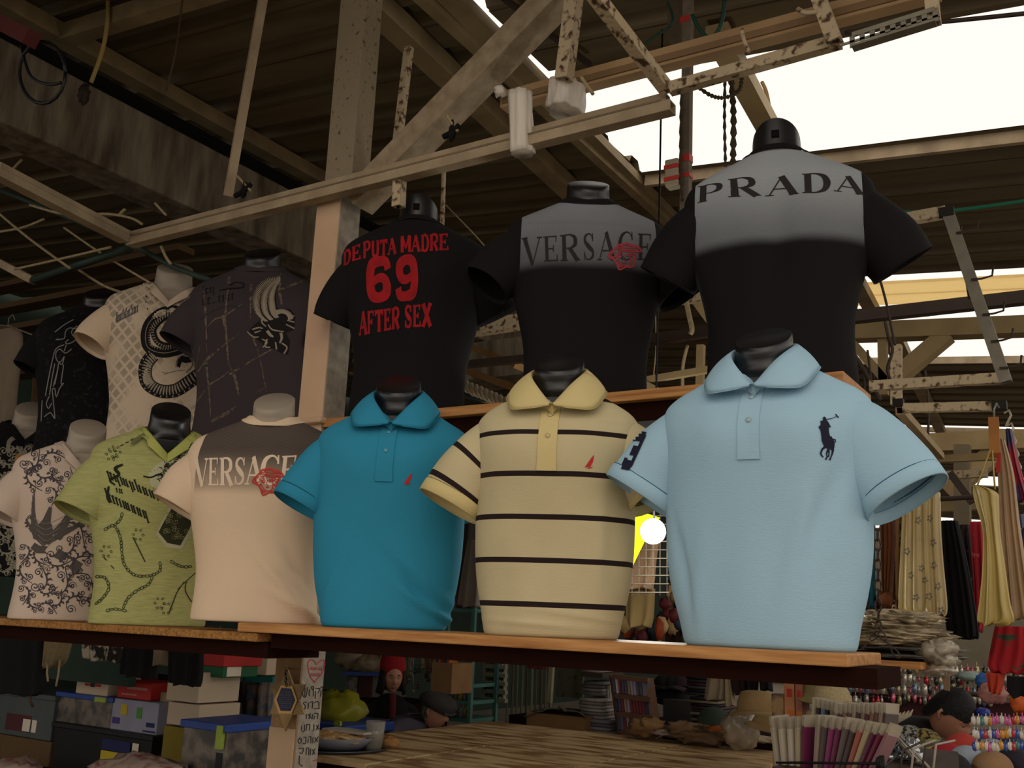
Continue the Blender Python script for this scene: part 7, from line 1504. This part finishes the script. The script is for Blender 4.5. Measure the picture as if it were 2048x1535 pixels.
# bagged clothes pile on a plank
PB = board('shelf_board', W(1700, 1325, 3.0).x, W(1850, 1325, 3.0).x, 2.95, 3.35, W(1800, 1322, 2.95).z, .02, PINE, 'short pale plank under the bagged clothes behind the pine shelf end')
pz = W(1800, 1322, 2.95).z
random.seed(6)
for i in range(6):
    cx = W(1780 + (i % 2) * 14, 1300, 3.1).x; h = .022; cc = V((cx + random.uniform(-.02, .02), 3.13, pz + .013 + i * h * .95)); m = [mat('bagged_grey', '#4a453e', .25, spec=.8, bump=.5, bscale=12), mat('bagged_cream', '#a3906e', .3, spec=.7, bump=.6, bscale=10)][i > 1]
    solo(MB().blob(cc, (.18 - .014 * i, .13, h * (.55 if i < 2 else 1.0)), 18, .22 if i < 2 else .55, 4 if i < 2 else 5, i + 60), 'bagged_garment', m, ['lowest', 'second lowest', 'third', 'fourth', 'fifth', 'topmost'][i] + ' folded garment in clear plastic on the short plank', 'bagged garment', 'bagged garments on the short plank')
for i, (x, y, rx, rz) in enumerate(((1868, 1302, .04, .03), (1888, 1296, .035, .022), (1892, 1318, .035, .018), (1880, 1338, .04, .018))): solo(MB().blob(W(x, y, 3.05), (rx, .06, rz), 10, .6, 5, i + 3), 'plastic_end', PLAS, ['crumpled clear plastic ends of the bagged clothes', 'upper shiny plastic bulge at the pile end', 'lower shiny plastic bulge at the pile end', 'clear plastic hanging under the pile end'][i], 'plastic')
solo(MB().bar(W(1894, 1380, 4.8), W(1895, 1345, 4.8), .02), 'wood_post', mat('pale_wood_post', '#7d6048', .8), 'small pale wooden post over the bending person', 'post')
# ------------------------------------------------------------------ jewellery stall, right
tag(MB().bx((-1.4, 6.3, .55), (2.6, 6.9, .98)).build('jewellery_stall', mat('stall_dark_red', '#2c1014', .8), loc=(0, 6.6, .55)), 'dark red stall table behind the bending person', 'table')
solo(MB().bx(W(1690, 1420, 6.4), W(2060, 1408, 6.4) + V((0, .5, 0))), 'jewellery_shelf', mat('wine_shelf', '#3a1218', .7), 'wine red shelf under the hanging jewellery behind the bending person', 'shelf')
GL = [mat('gl_' + c_[1:], c_, .12, metal=.5, spec=.9) for c_ in ('#c9c3b4', '#8f8a80', '#c05a70', '#a89a70', '#b02a34', '#6f7f94', '#3a3634', '#d8d0c4')]
random.seed(77)
for r_ in range(4):
    y0 = 1338 + r_ * 20; solo(MB().tube([W(1690, y0 - 6, 6.4), W(2060, y0 - 2, 6.4)], .004, 4), 'jewellery_rod', STEEL, ['top', 'second', 'third', 'lowest'][r_] + ' thin rod of the jewellery display behind the bending person', 'rod')
    for k in range(34):
        x = 1692 + k * 10.6 + random.uniform(-3, 3); y = y0 + random.uniform(-3, 4); m = random.choice(GL); h = random.uniform(.014, .036)
        c = W(x, y, 6.36); mb = MB().tube([c + V((0, 0, h * 1.8)), c + V((0, 0, h * .6))], .0022, 4).blob(c, (h * .5, h * .4, h), 5, .3, 5, k)
        tag(mb.build('pendant', m, loc=c), 'shiny pendant hanging in the %s row behind the bending person' % ['top', 'second', 'third', 'lowest'][r_], 'pendant', 'pendants, %s row' % ['top', 'second', 'third', 'lowest'][r_])
for r_ in range(3):
    y0 = 1440 + r_ * 26; solo(MB().tube([W(1945, y0 - 8, 3.7), W(2070, y0 - 4, 3.7)], .003, 4), 'jewellery_rod', STEEL, ['upper', 'middle', 'lower'][r_] + ' rod of the bright key charm rack, right edge', 'rod')
    for k in range(14):
        x = 1948 + k * 8 + random.uniform(-2, 2); y = y0 + random.uniform(-2, 3); c_ = random.choice(['#b02a34', '#2f4a9a', '#c9c3b4', '#c98a2a', '#2f7a6a', '#d0c8bc', '#c05a90']); c = W(x, y, 3.68)
        mb = MB().tube([c + V((0, 0, .022)), c + V((0, 0, .008))], .0015, 4).blob(c, (.009, .006, .014), 5, .3, 5, k); tag(mb.build('key_charm', mat('charm_' + c_[1:], c_, .2, spec=.9), loc=c), 'small bright charm in the %s row at the right edge' % ['upper', 'middle', 'lower'][r_], 'charm', 'key charms, %s row' % ['upper', 'middle', 'lower'][r_])
for i, (x, y, Y, rx, rz, c_, lab) in enumerate(((1965, 1425, 5.2, .035, .022, '#1a2a7a', 'shiny dark blue cap-shaped object behind the bending person'), (1975, 1362, 4.6, .05, .03, '#2a5a9a', 'blue cloth bunch above the bending person'), (1940, 1352, 6.0, .07, .025, '#8a9a96', 'pale striped cap on the rack over the bending person'), (1985, 1385, 4.4, .05, .04, '#9a6a64', 'pink bunch of goods right of the bending person'), (1950, 1388, 6.0, .12, .012, '#3a2618', 'thin dark brown fan edge over the bending person'), (2040, 1405, 4.0, .03, .035, '#b5501c', 'orange tag bunch at the right edge'))):
    solo(MB().blob(W(x, y, Y), (rx, .04, rz), 10, .4, 4, i + 5), 'small_goods', mat('goods_' + c_[1:], c_, .5), lab, 'goods')
capdefs = ((1820, 1475, 4.9, '#7b7a72', 'grey cap beside the leopard cap in front of the bending person'), (1852, 1482, 4.7, '#7a6a3a', 'yellow leopard cap under the bending person'), (1870, 1505, 4.5, '#8d8a50', 'olive yellow edged cap at the bottom right'), (1895, 1512, 4.4, '#9a1c26', 'red cap with cream edge at the bottom right'),
           (1925, 1492, 4.6, '#a8382c', 'orange red cap right of the red one'), (1935, 1520, 4.3, '#8f99a4', 'pale grey blue cap at the bottom right'), (1960, 1490, 4.7, '#3a4658', 'slate blue cap right of the orange red cap'), (1985, 1505, 4.5, '#7d8a98', 'light blue grey cap near the right edge'), (2015, 1490, 4.7, '#2a2c44', 'navy cap near the right edge'), (2030, 1525, 4.3, '#1e1a26', 'dark striped cap at the bottom right corner'), (1985, 1532, 4.2, '#8a6a4a', 'tan cap at the bottom edge, right'), (1905, 1535, 4.1, '#1c1a1c', 'black cap at the bottom edge, right'), (1838, 1512, 4.6, '#1a1614', 'black cap beside the glinting cellophane'))
for i, (x, y, Y, c_, lab) in enumerate(capdefs): cap(x, y + 6, min(Y, 4.7), .068, mat('cap_' + c_[1:], c_, .85, bump=.3, scale=(60 if 'leopard' in lab else 6), **({'col2': '#20160c', 'contrast': (.45, .5)} if 'leopard' in lab else {})), lab, random.uniform(-1.2, .6), mat('cap_edge', '#a89c80') if i in (3, 4) else None, tilt=.2)
tag(MB().bx((-1.2, 3.9, .5), (1.4, 4.75, .84)).build('cap_counter', mat('dark_counter', '#17110e', .8), loc=(.2, 3, .9)), 'dark counter under the caps at the bottom right', 'counter')
# ------------------------------------------------------------------ hosiery packets in a wire basket
random.seed(19); YP = 2.55
bk = empty('wire_basket', W(1640, 1530, YP - .05), 'black wire basket holding flat packets at the bottom right', 'basket')
def pk(i, n_, row, x, yt, yb_, w_, lean, c_, Y, lab, grp):
    a_, b_ = W(x, yb_, Y), W(x + lean, yt, Y); d = (b_ - a_).normalized(); mb = MB(); ang = random.uniform(-.15, .15); th = .004; wd = (.04 if i == 15 else .06) if row == 0 else .05
    u = V((math.cos(.95 + ang) * -1, -math.sin(.95 + ang) * -1, 0)); u = V((.50, .86, 0)).normalized(); f = d.cross(u).normalized(); u = f.cross(d).normalized() 
    vs = []; 
    for t in (0, .97, 1.0):
        for s_ in (0, 1): 
            for q in (-1, 1): vs.append(a_.lerp(b_, t) + u * wd * s_ + f * q * (th if t < 1 else th * .5))
    fs = [(0, 1, 3, 2), (0, 4, 5, 1), (1, 5, 7, 3), (3, 7, 6, 2), (2, 6, 4, 0), (4, 8, 9, 5), (5, 9, 11, 7), (7, 11, 10, 6), (6, 10, 8, 4), (8, 10, 11, 9)]
    rt = empty('hosiery_packet', a_, lab, 'packet', grp); MB().add(vs, fs).build('card', mat('pk_' + c_[1:], c_, .35, spec=.7), rt); 
    MB().add([p + d * ((b_ - a_).length * .0) for p in [vs[4] + d * .001, vs[5] + d * .001, vs[7] + d * .001, vs[6] + d * .001]] + [p + d * .028 for p in (vs[4], vs[5], vs[7], vs[6])], [(0, 1, 5, 4), (1, 2, 6, 5), (2, 3, 7, 6), (3, 0, 4, 7), (4, 5, 6, 7)]).build('clear_top', PLAS, rt)
names = ['white', 'white', 'white', 'cream', 'purple', 'pale', 'grey', 'magenta', 'plum', 'grey', 'brown', 'salmon', 'cream', 'plum', 'burgundy', 'rose']
cols = ['#b5a894', '#c4b6a0', '#c9bba6', '#b8a888', '#6a1c44', '#a38e80', '#5d4f4a', '#8d3a6a', '#6e2a48', '#6a5c58', '#4a3c3a', '#a85c50', '#b0a07c', '#5c2440', '#6a1e34', '#8a6468']
PX_ = [1556, 1568, 1582, 1594, 1604, 1627, 1636, 1646, 1656, 1666, 1677, 1687, 1697, 1707, 1717, 1728]
for i in range(16): pk(i, 16, 0, PX_[i], 1452 + 3 * math.sin(i) + (i > 9) * 10, 1560, 13, -14 + i * 4.0, cols[i], YP, names[i] + ' packet, number %d from the left end of the front basket row' % (i + 1) if False else '%s hosiery packet, %s in the front basket row' % (names[i], ['leftmost', 'second from left', 'third from left', 'fourth from left', 'fifth from left', 'sixth from left', 'seventh from left', 'eighth from left', 'eighth from right', 'seventh from right', 'sixth from right', 'fifth from right', 'fourth from right', 'third from right', 'second from right', 'rightmost'][i]), 'front row packets')
for i in range(12): c_ = ['#8a7468', '#5d3038', '#8c6a5c', '#6a5048', '#a08878', '#4a3c3c'][i % 6]; pk(i, 12, 1, 1664 + i * 9, 1424 + 2 * math.sin(i * 2), 1500, 9, 6, c_, YP + .35, 'thin hosiery packet in the rear row behind the front basket packets', 'rear row packets')
for i in range(8): c_ = ['#a89a84', '#3a2c2a', '#6a88a0', '#201c1c', '#8a7a66', '#b0a490', '#4a2c30', '#8f8072'][i]; pk(i, 8, 2, 1624 + i * 9, 1412 + i * 2, 1470, 9, 2, c_, YP + .55, 'slim packet in the third row behind the hosiery packets', 'third row packets')
for y in (1524, 1545): MB().tube([W(1552, y, YP - .03), W(1752, y + 2, YP - .03), W(1800, y - 40, YP + .3)], .003, 5).build('wire', BLKP, bk)
for i in range(3): MB().tube([W(1753 + i * 3, 1550, YP - .03), W(1755 + i * 3, 1515, YP - .03), W(1760 + i * 3, 1510, YP - .03), W(1764 + i * 3, 1550, YP - .03)], .003, 5).build('wire', BLKP, bk)
bs = tag(MB().bx(W(1545, 1562, YP - .05) + V((0, 0, -.03)), W(1810, 1562, YP - .05) + V((0, .75, 0))).build('basket_stand', DARKM, loc=W(1680, 1570, YP)), 'dark stand under the packet basket', 'stand')
rods = empty('wire_rack', W(1780, 1460, 2.9), 'bundle of slanting grey wires and slots right of the packets', 'rack')
for i in range(7): MB().tube([W(1716 + i * 3, 1398 + i * 4, 3.2), W(1770 + i * 5, 1452 + i * 3, 3.0), W(1822 + i * 7, 1512 + i * 5, 2.8)], .0045, 5).build('rod', [STEEL, DARKM, mat('white_wire', '#a3988a')][i % 3], rods)
for i in range(4): MB().tube([W(1800 + i * 22, 1540, 2.7), W(1806 + i * 22, 1500 - i * 4, 2.75), W(1850 + i * 20, 1480, 2.8)], .003, 5).build('rod', [DARKM, mat('white_wire', '#a3988a')][i % 2], rods)
random.seed(4)
for i in range(16):
    x, y = 1765 + random.uniform(-5, 70), 1490 + random.uniform(-6, 45); solo(MB().blob(W(x, y, 2.9 + .1 * random.random()), (.022, .02, .016), 7, .9, 6, i), 'cellophane', mat('bright_cellophane', '#b8bec4', .06, metal=.7, bump=.8, bscale=20), 'glinting crumple of cellophane right of the hosiery packets', 'cellophane', 'cellophane crumples')
# small white feather-like fan near the bending person
for i in range(6): a_ = W(1775 + i * 3, 1448, 4.9); solo(MB().tube([a_, W(1780 + i * 8, 1436 - i * 1.5, 4.9), W(1786 + i * 8, 1428 - i * 2, 4.9)], [.004, .008, .002], 5), 'white_feather', mat('white_feather', '#b0a48c'), 'small white feather in the tuft left of the bending person', 'feather', 'white feathers')
